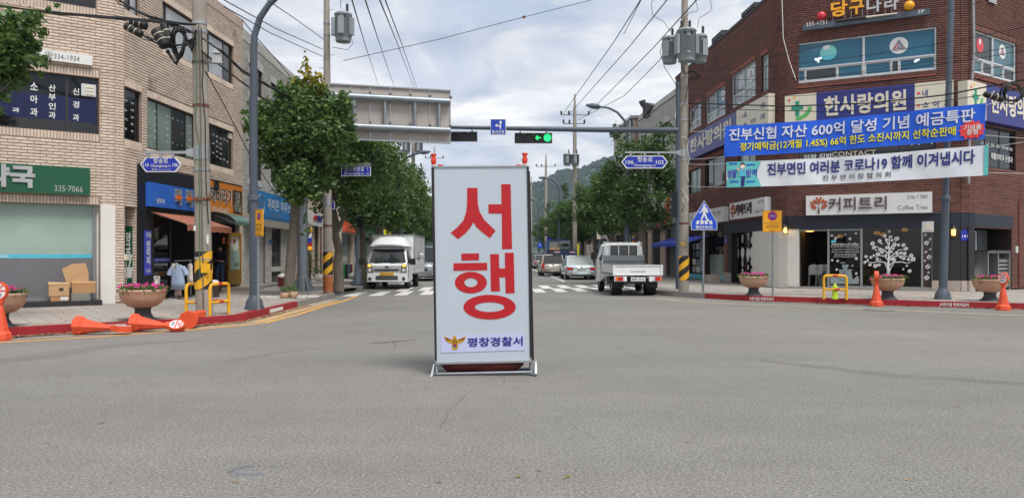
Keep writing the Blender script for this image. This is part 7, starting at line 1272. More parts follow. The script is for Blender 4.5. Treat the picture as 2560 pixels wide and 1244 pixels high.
for x, m, w in ((861, 'cloth_green', 6), (867, 'cloth_black', 7), (874, 'denim', 6), (879, 'bag_red', 5)): a, b = P(x-w/2, 660, 38), P(x+w/2, 696, 38); MB().box(((a.x+b.x)/2, 38, (a.z+b.z)/2), (b.x-a.x, .25, a.z-b.z), .2, .8).build('jacket', m, g)
MB().ball(P(886, 690, 37.6), .3, 8, sz=.6).build('bag', 'plaster_white', g)
# pebbles round the near tree
q = np.random.default_rng(8); mb = MB(); tc_ = G(722, 742, PZ)
for i in range(700):
    a, r_ = q.uniform(0, 6.283), .3+.55*math.sqrt(q.random()); p = (tc_.x+r_*math.cos(a)*1.1, tc_.y+r_*math.sin(a)*.9, PZ+.012+.012*q.random()); s = .018+.02*q.random(); mb.box(p, (s*1.5, s, s*.8), a, .6)
mb.build('pebbles', 'pebble', None, label='white pebbles round the foot of the near street tree', cat='pebbles', kind='stuff')
# pedestrian signals
def pedsignal(px, D, top, boxes, label, r=.09, face=1, flare=True):
    c = XD(px, D); t = thing('pedestrian_signal', label, 'signal', (c.x, D, PZ)); z1 = P(0, top, D).z
    MB().tube([(c.x, D, PZ), (c.x, D, z1)], r, 14).build('post', 'steel_blue', t)
    if flare: MB().lathe((c.x, D, PZ), [(.30, 0), (.30, .1), (.2, .2), (.13, .7), (.1, .9)], 14).build('foot', 'steel_blue', t)
    for x0, x1, y0, y1 in boxes:
        a, b = P(x0, y0, D), P(x1, y1, D); bx_ = MB(); bx_.box(((a.x+b.x)/2, D, (a.z+b.z)/2), (b.x-a.x, .3, a.z-b.z)); bx_.build('housing', 'signal_black', t)
        for k in (.28, .75): z = b.z+(a.z-b.z)*k; MB().lathe(((a.x+b.x)/2, D-.151, z), [(.11, -.0), (.11, .004)], 12).build('lens', 'lens_dark', t); MB().hexa([((a.x+b.x)/2-.15, D-.38, z+.06), ((a.x+b.x)/2+.15, D-.38, z+.06), ((a.x+b.x)/2+.15, D-.15, z+.13), ((a.x+b.x)/2-.15, D-.15, z+.13), ((a.x+b.x)/2-.15, D-.38, z+.08), ((a.x+b.x)/2+.15, D-.38, z+.08), ((a.x+b.x)/2+.15, D-.15, z+.15), ((a.x+b.x)/2-.15, D-.15, z+.15)]).build('visor', 'signal_black', t)
    return t
pedsignal(894, 33, 512, ((891, 909, 519, 545), (891, 909, 545, 569)), 'dark pedestrian signal post left of the white box truck', .075)
t = thing('vehicle_signal', 'side facing signal head with three dark visors on the right mast', 'signal', P(1686, 543, 29.05)); c = P(1687, 543, 29.05); z1 = P(0, 480, 29.05).z; MB().box((c.x, 29.05, (c.z+z1)/2), (.12, .34, z1-c.z)).build('housing', 'signal_black', t)
for k in range(3): z = c.z+(z1-c.z)*(.86-k*.33); MB().add([(c.x-.06, 28.9, z+.12), (c.x-.26, 28.9, z+.12), (c.x-.06, 28.9, z-.16), (c.x-.06, 29.2, z+.12), (c.x-.26, 29.2, z+.12), (c.x-.06, 29.2, z-.16)], [(0, 1, 2), (5, 4, 3), (0, 3, 4, 1), (1, 4, 5, 2)]).build('visor', 'signal_black', t)
# cable bundles, splice closures, coils
DC = 16.3; pc_ = lambda x, y, d=0: P(x, y, DC+d)
def bundle(pts, n, r, spread, label, m='cable_black', seed=1):
    rr = random.Random(seed); t = thing('cable_bundle', label, 'cable', pts[0])
    for k in range(n):
        o = [(rr.uniform(-spread, spread), rr.uniform(-spread, spread)) for _ in pts]; mm = MB(); ps = []
        for i in range(len(pts)-1):
            for j in range(4): s = j/4; p = Vector(pts[i]).lerp(Vector(pts[i+1]), s); ox, oz = o[i][0]*(1-s)+o[i+1][0]*s, o[i][1]*(1-s)+o[i+1][1]*s; ps.append(p+Vector((ox*.3, ox, oz)))
        ps.append(Vector(pts[-1])); mm.tube(ps, r*rr.uniform(.7, 1.3), 5, False); mm.build('cable', m, t)
    return t
bundle([pc_(-120, -2), pc_(0, 14), pc_(150, 34), pc_(309, 48), pc_(420, 56), pc_(490, 62)], 7, .016, .035, 'bundle of black cables running from the left edge to the nearest pole'); bundle([pc_(250, -60, .5), pc_(300, 5, .3), pc_(350, 35, .2), pc_(402, 52), pc_(490, 85)], 6, .014, .05, 'bundle of black cables coming down from the upper left to the nearest pole', seed=2)
bundle([pc_(330, 80), pc_(360, 92), pc_(400, 108), pc_(440, 120), pc_(490, 110)], 6, .010, .06, 'tangled thin cables behind the splice boxes', seed=3); bundle([pc_(418, 125), pc_(430, 145), pc_(441, 158), pc_(450, 140), pc_(462, 110), pc_(490, 95)], 6, .012, .05, 'drooping cable loop under the splice boxes', seed=4); bundle([pc_(455, 70), pc_(470, 100), pc_(478, 125), pc_(485, 100), pc_(492, 75)], 5, .01, .07, 'small cable loops beside the nearest pole', seed=6)
def closure(a, b, r, label):
    a, b = Vector(a), Vector(b); t = thing('splice_box', label, 'splice box', (a+b)/2, 'black cable splice boxes'); d = b-a; MB().tube([a, a+d*.04, a+d*.1, a+d*.9, a+d*.96, b], [r*.5, r*.9, r, r, r*.9, r*.5], 14).build('casing', 'black_rubber', t); m_ = MB()
    for k in (.3, .62): m_.tube([a+d*k, a+d*(k+.03)], r*1.04, 14)
    m_.build('strap', 'sign_cream', t)
closure(pc_(312, 64), pc_(356, 88), .078, 'leftmost of the three black splice boxes hanging from the cables'); closure(pc_(389, 74, -.15), pc_(416, 118, -.15), .125, 'fattest black splice box with a pale strap hanging from the cables'); closure(pc_(408, 58), pc_(430, 120), .085, 'narrow ribbed splice box beside the cable coil'); closure(pc_(325, 57, .2), pc_(368, 66, .2), .09, 'square looking dark splice box behind the leftmost one')
def coil(c, rx, rz, n, label, tilt=0, D=None):
    t = thing('cable_coil', label, 'cable coil', c, 'coils of black cable')
    for k in range(n): o = Vector((random.uniform(-.04, .04), random.uniform(-.06, .06), random.uniform(-.03, .03))); s = random.uniform(.82, 1.08); MB().tube([Vector(c)+o+Vector((rx*s*math.cos(a*.2618), .05*math.sin(a*.5), rz*s*math.sin(a*.2618))) for a in range(25)], .014, 6, False).build('cable', 'cable_black', t)
coil(pc_(449, 108), .13, .33, 9, 'tall coil of black cable hanging left of the nearest pole'); c20 = P(2532, 232, 20.5); coil(c20, .28, .26, 8, 'coil of black cable at the right edge of the photo'); closure(P(2460, 234, 20.5), P(2508, 250, 20.5), .085, 'black splice box beside the cable coil at the right edge')
bundle([pp2(P(0, 285, 26.5).z)+Vector((0, -.1, 0)), P(707, 237, 22.5), P(606, 178, 19), pc_(555, 130), pc_(505, 95)], 4, .018, .03, 'black cables from the nearest pole down to the second pole', seed=5); bundle([pp2(P(0, 330, 26.5).z)+Vector((0, -.1, 0)), P(680, 262, 21.5), P(600, 200, 18.6), pc_(505, 130)], 2, .016, .03, 'lower pair of black cables between the two left poles', seed=7)
for x0, x1, y0, y1, l in ((533, 551, 118, 137, 'upper white terminal box clamped to cables right of the nearest pole'), (522, 556, 140, 162, 'lower pale terminal box clamped to cables right of the nearest pole')): a, b = P(x0, y0, 16.9), P(x1, y1, 16.9); g = thing('terminal_box', l, 'terminal box', ((a.x+b.x)/2, 16.9, b.z)); MB().box(((a.x+b.x)/2, 16.9, (a.z+b.z)/2), (b.x-a.x, .14, (a.z-b.z)*.7), .3, .8).build('casing', 'alu', g)
wire([P(514, 178, 16.5), P(560, 262, 17.5), P(627, 392, 20), P(700, 500, 23)], .012, 'thin guy wire slanting from the nearest pole towards the tree'); wire([P(606, 50, 28.5), P(636, 88, 30), P(700, 160, 33), P(760, 235, 37)], .02, 'black cable running along the pale brick parapet')
wire([P(560, 17, 14), P(680, 85, 20), P(806, 141, 26.4)], .012, 'lowest sky wire from the upper left to the second pole'); wire([P(550, -5, 14), P(690, 72, 20), P(806, 123, 26.4)], .012, 'middle sky wire from the upper left to the second pole'); wire([P(640, -18, 16), P(730, 42, 21), P(810, 99, 26.4)], .012, 'upper sky wire from the lamp arm towards the second pole')
wire([P(1560, -25, 34), P(1480, 0, 33), P(1310, 43, 30), P(1100, 98, 28), P(858, 152, 26.5)], .012, 'long wire crossing the sky from the second left pole to the upper right'); MB().ball(P(1310, 43, 30), .06, 6).build('wire_joint', 'rust', None, label='small brown joint on the long sky wire', cat='wire joint')
for i, (x0, x1, D0, l) in enumerate(((850, 950, 8, 'first'), (882, 990, 8, 'second'), (915, 1042, 8, 'third'), (930, 1050, 9, 'fourth'))): wire([P(x0+18, -40, D0), P(x0+(x1-x0)*.62, 110, 20), P(x1, 225+i*6, 56)], .010, f'{l} from the left of the thin wires falling towards the road sign panel')
for i, (a, b, l) in enumerate((((1640, -60), (1408, 284), 'left'), ((1700, -40), (1425, 284), 'middle'), ((1760, -20), (1470, 284), 'right'))): wire([P(*a, 20), P(a[0]*.55+b[0]*.45, a[1]*.5+b[1]*.5-8, 34), P(*b, 58)], .02, f'{l} one of three wires running to the crossarm beyond the traffic light')
wire([P(1603, 0, 24), P(1560, 85, 28)], .012, 'short wire segment above the traffic light'); wire([P(1705, 60, 27), P(1650, 150, 32), P(1560, 240, 42), P(1445, 300, 58)], .018, 'wire from the right concrete pole to the far pole')
for x0, y0, x1, y1, D1, s_, l in ((1720, 178, 2600, 60, 20, .25, 'highest'), (1720, 198, 2600, 120, 20, .3, 'second highest'), (1720, 222, 2600, 150, 20, .3, 'third highest'), (1720, 238, 2600, 172, 20, .3, 'fourth highest')): wire([P(x0, y0, 27), P(x1, y1, D1)], .009, f'{l} thin wire strung from the right concrete pole across the red brick front', sag=s_)
wire([P(1720, 258, 27), P(1963, 266, 24.5), P(2176, 258, 23), P(2359, 238, 22), P(2480, 215, 21), P(2640, 185, 20)], .022, 'thick black cable strung across the red brick front above the blue banner'); wire([P(1720, 268, 27), P(1880, 275, 25), P(2100, 280, 23.5), P(2300, 262, 22), P(2620, 212, 20)], .012, 'slack thin cable just under the thick black one')
for a, b, l in (((1900, 150), (2600, -40), 'upper'), ((1985, 198), (2620, 100), 'lower')): wire([P(*a, 28), P(*b, 19)], .009, f'{l} black wire crossing the billiard hall window', sag=.1)
wire([P(1955, 0, 29.2), P(1958, 95, 29.2), P(1972, 150, 29.2), P(1990, 200, 28.9)], .018, 'pale cable running down the rounded brick corner', 'rope_white'); wire([P(1695, 230, 29), P(1690, 250, 30), P(1688, 290, 30), P(1694, 320, 29.2)], .015, 'pale loose cable beside the traffic mast', 'rope_white')
for pts, l in (([(1676, 80), (1660, 55), (1632, 40), (1628, 10), (1640, -15)], 'left'), ([(1744, 70), (1748, 45), (1765, 36), (1780, 25), (1775, 0), (1768, -10)], 'right'), ([(1708, 64), (1712, 45), (1725, 32), (1745, 28), (1742, 10), (1735, -5)], 'middle')): wire([P(x, y, 27) for x, y in pts], .01, f'{l} looping lead rising from the three transformers')
wire([P(1657, 105, 27), P(1650, 130, 27), P(1662, 170, 27), P(1690, 212, 27.1), P(1706, 222, 27.1)], .012, 'black lead looping from the left transformer down to the pole'); bundle([P(1704, 165, 27), P(1712, 185, 26.9), P(1732, 178, 26.8), P(1752, 190, 26.8), P(1722, 200, 26.9), P(1712, 260, 27)], 5, .010, .05, 'tangle of black leads under the three transformers', seed=9); bundle([P(1722, 262, 27), P(1745, 262, 26.9), P(1733, 285, 26.9), P(1722, 330, 27), P(1718, 360, 27)], 3, .010, .05, 'loops of black cable beside the clinic sign on the right pole', seed=10)
wire([P(876, 85, 26.3), P(882, 110, 26.3), P(868, 125, 26.4), P(830, 118, 26.4)], .010, 'short lead looping under the left transformer'); wire([P(852, 22, 26.3), P(851, 5, 26.3), P(860, -15, 26.4)], .010, 'lead rising from the left transformer bushing')
# man in the shop doorway
def person(base, H, label):
    t = thing('person', label, 'person', base); s = H/1.7; bx_, by, bz = base; me = bpy.data.meshes.new('body')
    J = {'pel': (0, 0, .92, .13), 'wai': (0, .0, 1.08, .125), 'che': (0, .02, 1.30, .15), 'nek': (0, .03, 1.44, .058), 'hd0': (0, .0, 1.52, .075), 'hd1': (0, -.02, 1.62, .098), 'hd2': (0, .0, 1.69, .07),
         'hipl': (-.09, 0, .86, .095), 'knel': (-.11, -.03, .48, .062), 'ankl': (-.12, .02, .09, .042), 'toel': (-.13, -.14, .04, .035), 'hipr': (.09, 0, .86, .095), 'kner': (.12, -.06, .48, .062), 'ankr': (.11, .03, .09, .042), 'toer': (.15, -.12, .04, .035),
         'shl': (-.17, .02, 1.36, .07), 'ell': (-.24, .0, 1.08, .045), 'wrl': (-.08, -.20, 1.04, .03), 'hal': (-.02, -.26, 1.06, .034), 'shr': (.17, .02, 1.36, .07), 'elr': (.25, .0, 1.09, .045), 'wrr': (.14, -.22, 1.02, .03), 'har': (.08, -.27, 1.05, .034)}
    E2 = [('pel', 'wai'), ('wai', 'che'), ('che', 'nek'), ('nek', 'hd0'), ('hd0', 'hd1'), ('hd1', 'hd2'), ('pel', 'hipl'), ('hipl', 'knel'), ('knel', 'ankl'), ('ankl', 'toel'), ('pel', 'hipr'), ('hipr', 'kner'), ('kner', 'ankr'), ('ankr', 'toer'), ('che', 'shl'), ('shl', 'ell'), ('ell', 'wrl'), ('wrl', 'hal'), ('che', 'shr'), ('shr', 'elr'), ('elr', 'wrr'), ('wrr', 'har')]
    ks = list(J); me.from_pydata([(J[k][0]*s, J[k][1]*s, J[k][2]*s) for k in ks], [(ks.index(a), ks.index(b)) for a, b in E2], []); o = bpy.data.objects.new('body', me); COL.objects.link(o); o.parent = t
    sk = o.modifiers.new('s', 'SKIN'); su = o.modifiers.new('u', 'SUBSURF'); su.levels = su.render_levels = 2
    for i, k in enumerate(ks): v = me.skin_vertices[0].data[i]; v.radius = (J[k][3]*s, J[k][3]*s*(.8 if k in ('che', 'wai', 'pel') else 1)); v.use_root = (k == 'pel')
    bpy.context.view_layer.update(); dg = bpy.context.evaluated_depsgraph_get(); nm = bpy.data.meshes.new_from_object(o.evaluated_get(dg)); o.modifiers.clear(); o.data = nm
    for m in ('cloth_black', 'denim', 'skin', 'hair'): nm.materials.append(MC[m])
    for p in nm.polygons:
        c = p.center/s; p.use_smooth = True
        if c.z > 1.45: p.material_index = 3 if (c.z > 1.60 or c.y > .03) else 2
        elif c.z > .93: p.material_index = 2 if (c.y < -.14 and c.z < 1.14) else 0
        elif c.z > .09: p.material_index = 1
        else: p.material_index = 3
    h = MB(); h.lathe((bx_, by-.02*s, bz+1.60*s), [(.14*s, .05*s), (.12*s, .06*s), (.105*s, .08*s), (.09*s, .13*s), (.001, .15*s)], 16); h.build('cap', 'hair', t); MB().ball((bx_, by-.12*s, bz+1.57*s), .016*s, 6).build('nose', 'skin', t)
    for sx_ in (-1, 1): MB().ball((bx_+sx_*.035*s, by-.107*s, bz+1.60*s), .010*s, 6).build('eye', 'hair', t)
    for hx, hy, hz_ in ((.0, -.27, 1.06), (.07, -.28, 1.05)):
        for k in range(4): a = Vector((bx_+(hx+.012*k)*s, by+hy*s, bz+(hz_+.012*k)*s)); MB().tube([a, a+Vector((0, -.035*s, .01*s)), a+Vector((.0, -.05*s, -.015*s))], .008*s, 5).build('finger', 'skin', t)
    return t
D = 27.3; person((XD(550, D).x, D, .33), 1.50, 'man in black shirt, cap and jeans in the shop doorway looking down at his hands')
mat('glass_car_dark', (30, 34, 38), .06, var=.15, spec=.8); mat('glass_car_painted_refl', (176, 178, 172), .1, var=.1)  # pale car glass has its bright reflection painted into the base colour
# ---------------------------------------------------------------- vehicles, built round the origin facing +Y
def wheel(root, x, y, r, w, lab=None):
    t = thing('wheel', None, None, (x, y, r)); t.parent = root; s = 1 if x > 0 else -1; k = 20; ty = MB(); prof = [(r*.62, -w/2), (r*.95, -w/2), (r, -w*.3), (r, w*.3), (r*.95, w/2), (r*.62, w/2)]; vs = []
    for rr, o in prof:
        for i in range(k): a = 2*math.pi*i/k; vs.append((x+o, y+rr*math.cos(a), r+rr*math.sin(a)))
    ty.add(vs, [(j*k+i, j*k+(i+1) % k, (j+1)*k+(i+1) % k, (j+1)*k+i) for j in range(5) for i in range(k)], True); ty.build('tyre', 'tyre', t)
    rm = MB(); 
    for o in (s*w*.42,): rm.add([(x+o, y, r)]+[(x+o, y+r*.63*math.cos(2*math.pi*i/k), r+r*.63*math.sin(2*math.pi*i/k)) for i in range(k)], [(0, i+1, (i+1) % k+1) for i in range(k)])
    rm.build('rim', 'rim', t)
def qb(root, name, m, *a, **k): mb = MB(); [mb.box(*x) for x in a]; return mb.build(name, m, root, **k)
def loft(st, sub=6):
    """st: list of (y, [(x,z) half section from bottom centre out and up to top centre]); returns verts, faces of a closed body"""
    vs = []; n = len(st[0][1])
    for y, sec in st: vs += [(x, y, z) for x, z in sec]+[(-x, y, z) for x, z in reversed(sec)]
    m = 2*n; fs = [(i*m+j, i*m+(j+1) % m, (i+1)*m+(j+1) % m, (i+1)*m+j) for i in range(len(st)-1) for j in range(m)]
    return vs, [tuple(range(m))]+[tuple(reversed(f)) for f in fs]+[tuple(range((len(st)-1)*m+m-1, (len(st)-1)*m-1, -1))], m
def car(L, W_, H, color, kind, label, loc, rz, rear=True, lights_m='tail_red', plate='plate_white', pt='', spec=None):
    """kind: sedan, hatch, suv, van. rear end at y = 0, nose at y = L"""
    g = thing('parked_car', label, 'car', (0, 0, 0), 'cars along the street'); w = W_/2; b = H*.56; g0 = .2
    sec = lambda wd, zb, zt, top=None: [(0, zb), (wd*.86, zb), (wd*.97, zb+.08), (wd, zb+(zt-zb)*.45), (wd*.985, zt-.1), (wd*.93, zt-.01), (wd*.6, zt+.02), (0, zt+.035)]
    hood = {'sedan': (.0, .5, 1.0), 'hatch': (0, .12, 1), 'suv': (0, .1, 1), 'van': (0, .05, 1)}[kind]
    rz0 = {'sedan': b+.04, 'hatch': b, 'suv': b, 'van': b}[kind]; nose = b-.12 if kind != 'van' else b-.05
    st = [(0.0, sec(w*.86, .34, rz0-.10)), (.06, sec(w*.93, .27, rz0-.02)), (.3, sec(w*.98, .22, rz0)), (L*.3, sec(w, g0, b)), (L*.65, sec(w, g0, b)), (L*.72, sec(w, g0, b-.02)), (L*.9, sec(w*.97, .22, nose)), (L-.08, sec(w*.9, .27, nose-.12)), (L, sec(w*.78, .34, nose-.22))]
    v, f, m = loft(st); body = mkobj('body', v, f, color, g, [True]*len(f)); body.data.polygons.foreach_set('use_smooth', [True]*len(f))
    rs, re_, ws, we = {'sedan': (.55, 1.35, L*.52, L*.72), 'hatch': (.12, .42, L*.58, L*.78), 'suv': (.10, .45, L*.55, L*.75), 'van': (.06, .2, L*.72, L*.88)}[kind]
    tp = H; rw = w*.76; bw = w*.93
    P0 = [(bw, rs, b), (rw, re_, tp-.06), (rw, ws, tp-.05), (bw*.98, we, b-.01)]
    gl = MB(); rv = [(s*x, y, z) for s in (1, -1) for x, y, z in P0]
    gl.quad(rv[0], rv[3], rv[2], rv[1]); gl.quad(rv[4], rv[5], rv[6], rv[7]); MB().quad(rv[4], rv[0], rv[1], rv[5]).build('rear_window', spec or 'glass_car_dark', g); gl.quad(rv[7], rv[6], rv[2], rv[3]); gl.build('window', 'glass_car_dark', g)
    rf = MB(); ys = [re_-.05, re_+.2, (re_+ws)/2, ws-.25, ws+.05]; zs = [tp-.07, tp-.015, tp, tp-.015, tp-.07]; xs = [-rw-.015, -rw*.8, 0, rw*.8, rw+.015]; zo = [-.05, -.005, .005, -.005, -.05]
    vs = [(x, y, z+o) for y, z in zip(ys, zs) for x, o in zip(xs, zo)]; rf.add(vs, [(i*5+j, i*5+j+1, (i+1)*5+j+1, (i+1)*5+j) for i in range(4) for j in range(4)], True); rf.build('roof', color, g)
    pl = MB()
    for s in (1, -1):
        for (a, b_) in (((bw, rs), (rw, re_)), ((bw*.98, we), (rw, ws))): pl.tube([(s*a[0]*1.005, a[1], b-.01), (s*b_[0]*1.01, b_[1], tp-.05)], .035, 6)
        ym = (rs+we)/2; pl.tube([(s*(bw+.005), ym, b), (s*(rw+.012), ym-.05, tp-.06)], .03, 6)
        if kind in ('suv', 'van', 'hatch'): pl.tube([(s*(bw+.003), rs+L*.17, b), (s*(rw+.012), re_+L*.13, tp-.06)], .05, 6)
    pl.build('pillar', color, g); r = {'van': .33, 'suv': .36}.get(kind, .31)
    for x in (-w+.11, w-.11):
        for y in (L*.18, L*.82): wheel(g, x, y, r, .2)
    qb(g, 'underbody', 'car_trim', ((0, L/2, .3), (W_*.84, L*.92, .2)))
    for s in (-1, 1):
        qb(g, 'mirror', color, ((s*(w+.09), L*.66, b+.05), (.16, .1, .12)))
        if kind == 'sedan': qb(g, 'tail_light', 'tail_red', ((s*w*.80, .05, b-.15), (.36, .16, .15)), ((s*w*.90, .16, b-.13), (.14, .2, .14)))
        else: qb(g, 'tail_light', 'tail_red', ((s*w*.86, .06, b-.12 if kind != 'van' else b-.2), (.16, .14, .34)))
        qb(g, 'reflector', 'tail_red', ((s*w*.74, .025, .40), (.18, .05, .07))); MB().hexa([(s*w*.84-.12, L-.14, nose-.3), (s*w*.84+.1, L-.2, nose-.3), (s*w*.84+.1, L-.5, nose-.22), (s*w*.84-.12, L-.3, nose-.22), (s*w*.84-.12, L-.16, nose-.14), (s*w*.84+.08, L-.26, nose-.12), (s*w*.84+.08, L-.55, nose-.07), (s*w*.84-.12, L-.35, nose-.08)]).build('headlight', 'plate_white', g)
    zp = b-.22 if kind == 'sedan' else .56; f0 = Fr((-w, -.0), (w, -.0)); MB().fbox(f0, w-.27, w+.27, zp-.06, zp+.06, -.05, .012).build('number_plate', plate, g)
    if pt: txt(pt, f0, w-.23, w+.23, zp-.035, zp+.035, .014, 'letter_dark', g, .02)
    if kind == 'sedan': MB().fbox(f0, w-.5, w+.5, b-.135, b-.115, -.05, .02).build('chrome_strip', 'alu', g)
    qb(g, 'bumper_panel', 'car_trim', ((0, .06, .33), (W_*.72, .10, .12))); qb(g, 'front_grille', 'car_trim', ((0, L-.0, nose-.38), (W_*.5, .05, .14))); MB().fbox(Fr((-w, -.0), (w, -.0)), w-.06, w+.06, b-.10, b-.04, -.06, .02).build('badge', 'alu', g)
    MB().tube([(0, re_+.3, tp), (0, re_+.12, tp+.16)], .008, 5).build('aerial', 'car_trim', g)
    g.location = loc; g.rotation_euler.z = rz; return g
TH = math.atan(.036)
def at(px, py_tyre, kr=1): D = FP*CH/(py_tyre-HY); return (XD(px, D).x, D-.25, 0)
c1 = car(4.37, 1.70, 1.44, 'car_ice', 'sedan', 'pale ice blue sedan parked with its tail to us left of the white pickup', at(1453, 699), TH*1.2, pt='50마 7835', spec='glass_car_painted_refl')
car(3.6, 1.6, 1.49, 'car_beige', 'hatch', 'beige hatchback parked behind the pale blue sedan', at(1383, 690), TH*1.2, pt='59보 0247')
car(4.3, 1.7, 1.45, 'car_silver', 'sedan', 'grey sedan in the row just left of the beige hatchback', at(1357, 672), TH, pt=''); car(4.6, 1.82, 1.70, 'car_grey', 'suv', 'dark grey suv with a black rear window in the parked row', at(1350, 669), TH); car(4.5, 1.8, 1.5, 'car_white', 'sedan', 'white car farthest in the right hand row beside the board', at(1336, 662), TH)
def flip(px, D): return (XD(px, D).x, D, 0)
v = car(4.9, 1.92, 1.94, 'car_silver', 'van', 'silver van facing us right behind the white box truck', (XD(1038, 42).x, 42+4.9, 0), TH+math.pi); qb(v, 'front_bumper', 'car_grey', ((0, 4.86, .45), (1.7, .2, .35)))
car(4.2, 1.76, 1.5, 'car_white', 'sedan', 'white car facing us behind the silver van on the left', (XD(1063, 50).x, 54.2, 0), TH+math.pi); car(4.6, 1.9, 1.95, 'car_white', 'van', 'white van farthest in the left hand queue beside the board', (XD(1078, 60).x, 64.6, 0), TH+math.pi)
# white pickup, tail towards us
g = thing('pickup_truck', 'white pickup truck with an empty drop side bed seen from behind', 'truck', (0, 0, 0)); w = .87
bd = thing('cargo_bed', None, None); bd.parent = g
qb(bd, 'bed_floor', 'car_grey', ((0, 1.45, .76), (1.66, 2.8, .08))); qb(bd, 'tailgate', 'car_white', ((0, .02, .93), (1.72, .05, .34))); qb(bd, 'gate_rail', 'car_white', ((0, .0, 1.10), (1.74, .07, .03)), ((0, .0, .765), (1.74, .07, .03)))
for s in (-1, 1): qb(bd, 'side_gate', 'car_white', ((s*.855, 1.45, .93), (.04, 2.78, .34))); qb(bd, 'gate_rail', 'car_white', ((s*.865, 1.45, 1.10), (.05, 2.8, .03)), ((s*.865, 1.45, .765), (.05, 2.8, .03))); qb(bd, 'corner_post', 'car_white', ((s*.86, -.0, .93), (.06, .09, .38)))
qb(bd, 'warning_tape', 'warn_yellow', *[((s*.884, .25+.3*k, .79), (.01, .15, .05)) for s in (-1, 1) for k in range(9)]) if False else qb(bd, 'warning_tape', 'black_paint', *[((s*.893, .25+.3*k, .79), (.01, .15, .05)) for s in (-1, 1) for k in range(9)])
f0 = Fr((-w, -.005), (w, -.005)); txt('1.2 TON POWER', f0, .60, 1.15, .86, .91, .012, 'letter_grey', bd, .01); txt('- -///', f0, .16, .42, .885, .905, .012, 'print_red', bd)
hb = MB(); hb.box((0, 2.86, 1.28), (1.62, .05, .36)); hb.build('headboard', 'tarp_grey', g); st_ = MB()
for k in range(14): x = -.78+k*.117; st_.add([(x, 2.83, 1.18), (x+.06, 2.83, 1.18), (x+.10, 2.83, 1.24), (x+.04, 2.83, 1.24)], [(0, 1, 2, 3)])
st_.build('warning_stripe', 'black_paint', g); gr = MB()
for x in (-.55, -.2, .2, .55): gr.tube([(x, 2.86, 1.45), (x, 2.86, 1.92)], .018, 6)
gr.tube([(-.7, 2.86, 1.45), (-.7, 2.86, 1.94), (.7, 2.86, 1.94), (.7, 2.86, 1.45)], .02, 6).tube([(-.7, 2.88, 1.94), (-.7, 3.5, 2.0)], .02, 6).tube([(.7, 2.88, 1.94), (.7, 3.5, 2.0)], .02, 6); gr.build('guard_bars', 'car_white', g)
sec = lambda wd, tw, zb, zt: [(0, zb), (wd, zb), (wd, zb+.45), (wd*.99, 1.2), (tw+.04, zt-.14), (tw-.02, zt-.04), (tw-.14, zt), (0, zt+.01)]
st = [(2.93, sec(.80, .66, .55, 1.88)), (3.0, sec(.85, .70, .5, 1.94)), (3.5, sec(.87, .72, .4, 1.97)), (4.0, sec(.87, .71, .4, 1.95)), (4.25, sec(.86, .68, .4, 1.86)), (4.68, sec(.85, .84, .4, 1.22)), (4.8, sec(.80, .80, .42, .95))]; v, f, m = loft(st); mkobj('cab', v, f, 'car_white', g, [False]*len(f))
cb = MB(); c3 = [(-.5, 1.50), (.5, 1.50), (.52, 1.56), (.52, 1.74), (.46, 1.80), (-.46, 1.80), (-.52, 1.74), (-.52, 1.56)]; f1_ = Fr((-1, 2.92), (1, 2.92)); cb.fprism(f1_, [(x+1, z) for x, z in c3], .0, .012); cb.build('rear_window', 'glass_car_dark', g); MB().fprism(f1_, [(x*1.08+1, 1.65+(z-1.65)*1.25) for x, z in c3], -.01, .006).build('window_seal', 'car_trim', g)
for s in (-1, 1): 
    MB().quad(*[(s*x, y, z) for x, y, z in ((.868, 3.1, 1.25), (.862, 4.35, 1.25), (.745, 4.1, 1.78), (.755, 3.2, 1.80))][::s]).build('side_window', 'glass_car_dark', g); qb(g, 'door_seam', 'car_trim', ((s*.872, 3.08, 1.0), (.008, .02, .9)), ((s*.872, 4.4, .85), (.008, .02, .7)))
    qb(g, 'mirror', 'black_rubber', ((s*1.02, 4.35, 1.42), (.14, .07, .30))); MB().tube([(s*.86, 4.3, 1.35), (s*1.0, 4.35, 1.42)], .015, 6).build('mirror_arm', 'black_rubber', g); qb(g, 'door_handle', 'black_rubber', ((s*.88, 3.25, 1.12), (.02, .14, .04)))
MB().quad((-.80, 4.66, 1.26), (-.66, 4.28, 1.82), (.66, 4.28, 1.82), (.80, 4.66, 1.26)).build('windshield', 'glass_car_dark', g)
for s in (-1, 1):
    qb(g, 'lamp_bracket', 'car_white', ((s*.62, .0, .62), (.44, .07, .18))); lt = qb(g, 'tail_light', 'tail_red', ((s*.66+.03, -.04, .625), (.20, .03, .15))); qb(g, 'tail_light', 'tail_orange', ((s*.66-(.06 if s > 0 else .09), -.04, .625), (.11, .03, .15)) if s < 0 else ((s*.66+.155, -.04, .625), (.07, .03, .15))); qb(g, 'tail_light', 'plate_white', ((s*.66-.07 if s > 0 else s*.66+.165, -.04, .625), (.08, .03, .13)))
    wheel(g, s*.76, 3.75, .31, .2); wheel(g, s*.72, .95, .29, .18); wheel(g, s*.52, .95, .29, .16); qb(g, 'mudguard', 'black_rubber', ((s*.62, .55, .45), (.42, .03, .34)))
qb(g, 'chassis', 'black_rubber', ((0, 2.2, .52), (.8, 4.2, .16)), ((0, .5, .50), (1.2, .08, .14))); qb(g, 'fuel_tank', 'black_rubber', ((-.5, 2.3, .5), (.4, .7, .3)), ((.5, 2.2, .5), (.35, .6, .3)))
f2_ = Fr((-.26, -.06), (.26, -.06)); MB().fbox(f2_, 0, .52, .54, .68, 0, .015).build('number_plate', 'plate_white', g); txt('83모 3416', f2_, .04, .48, .575, .65, .016, 'letter_dark', g, .02)
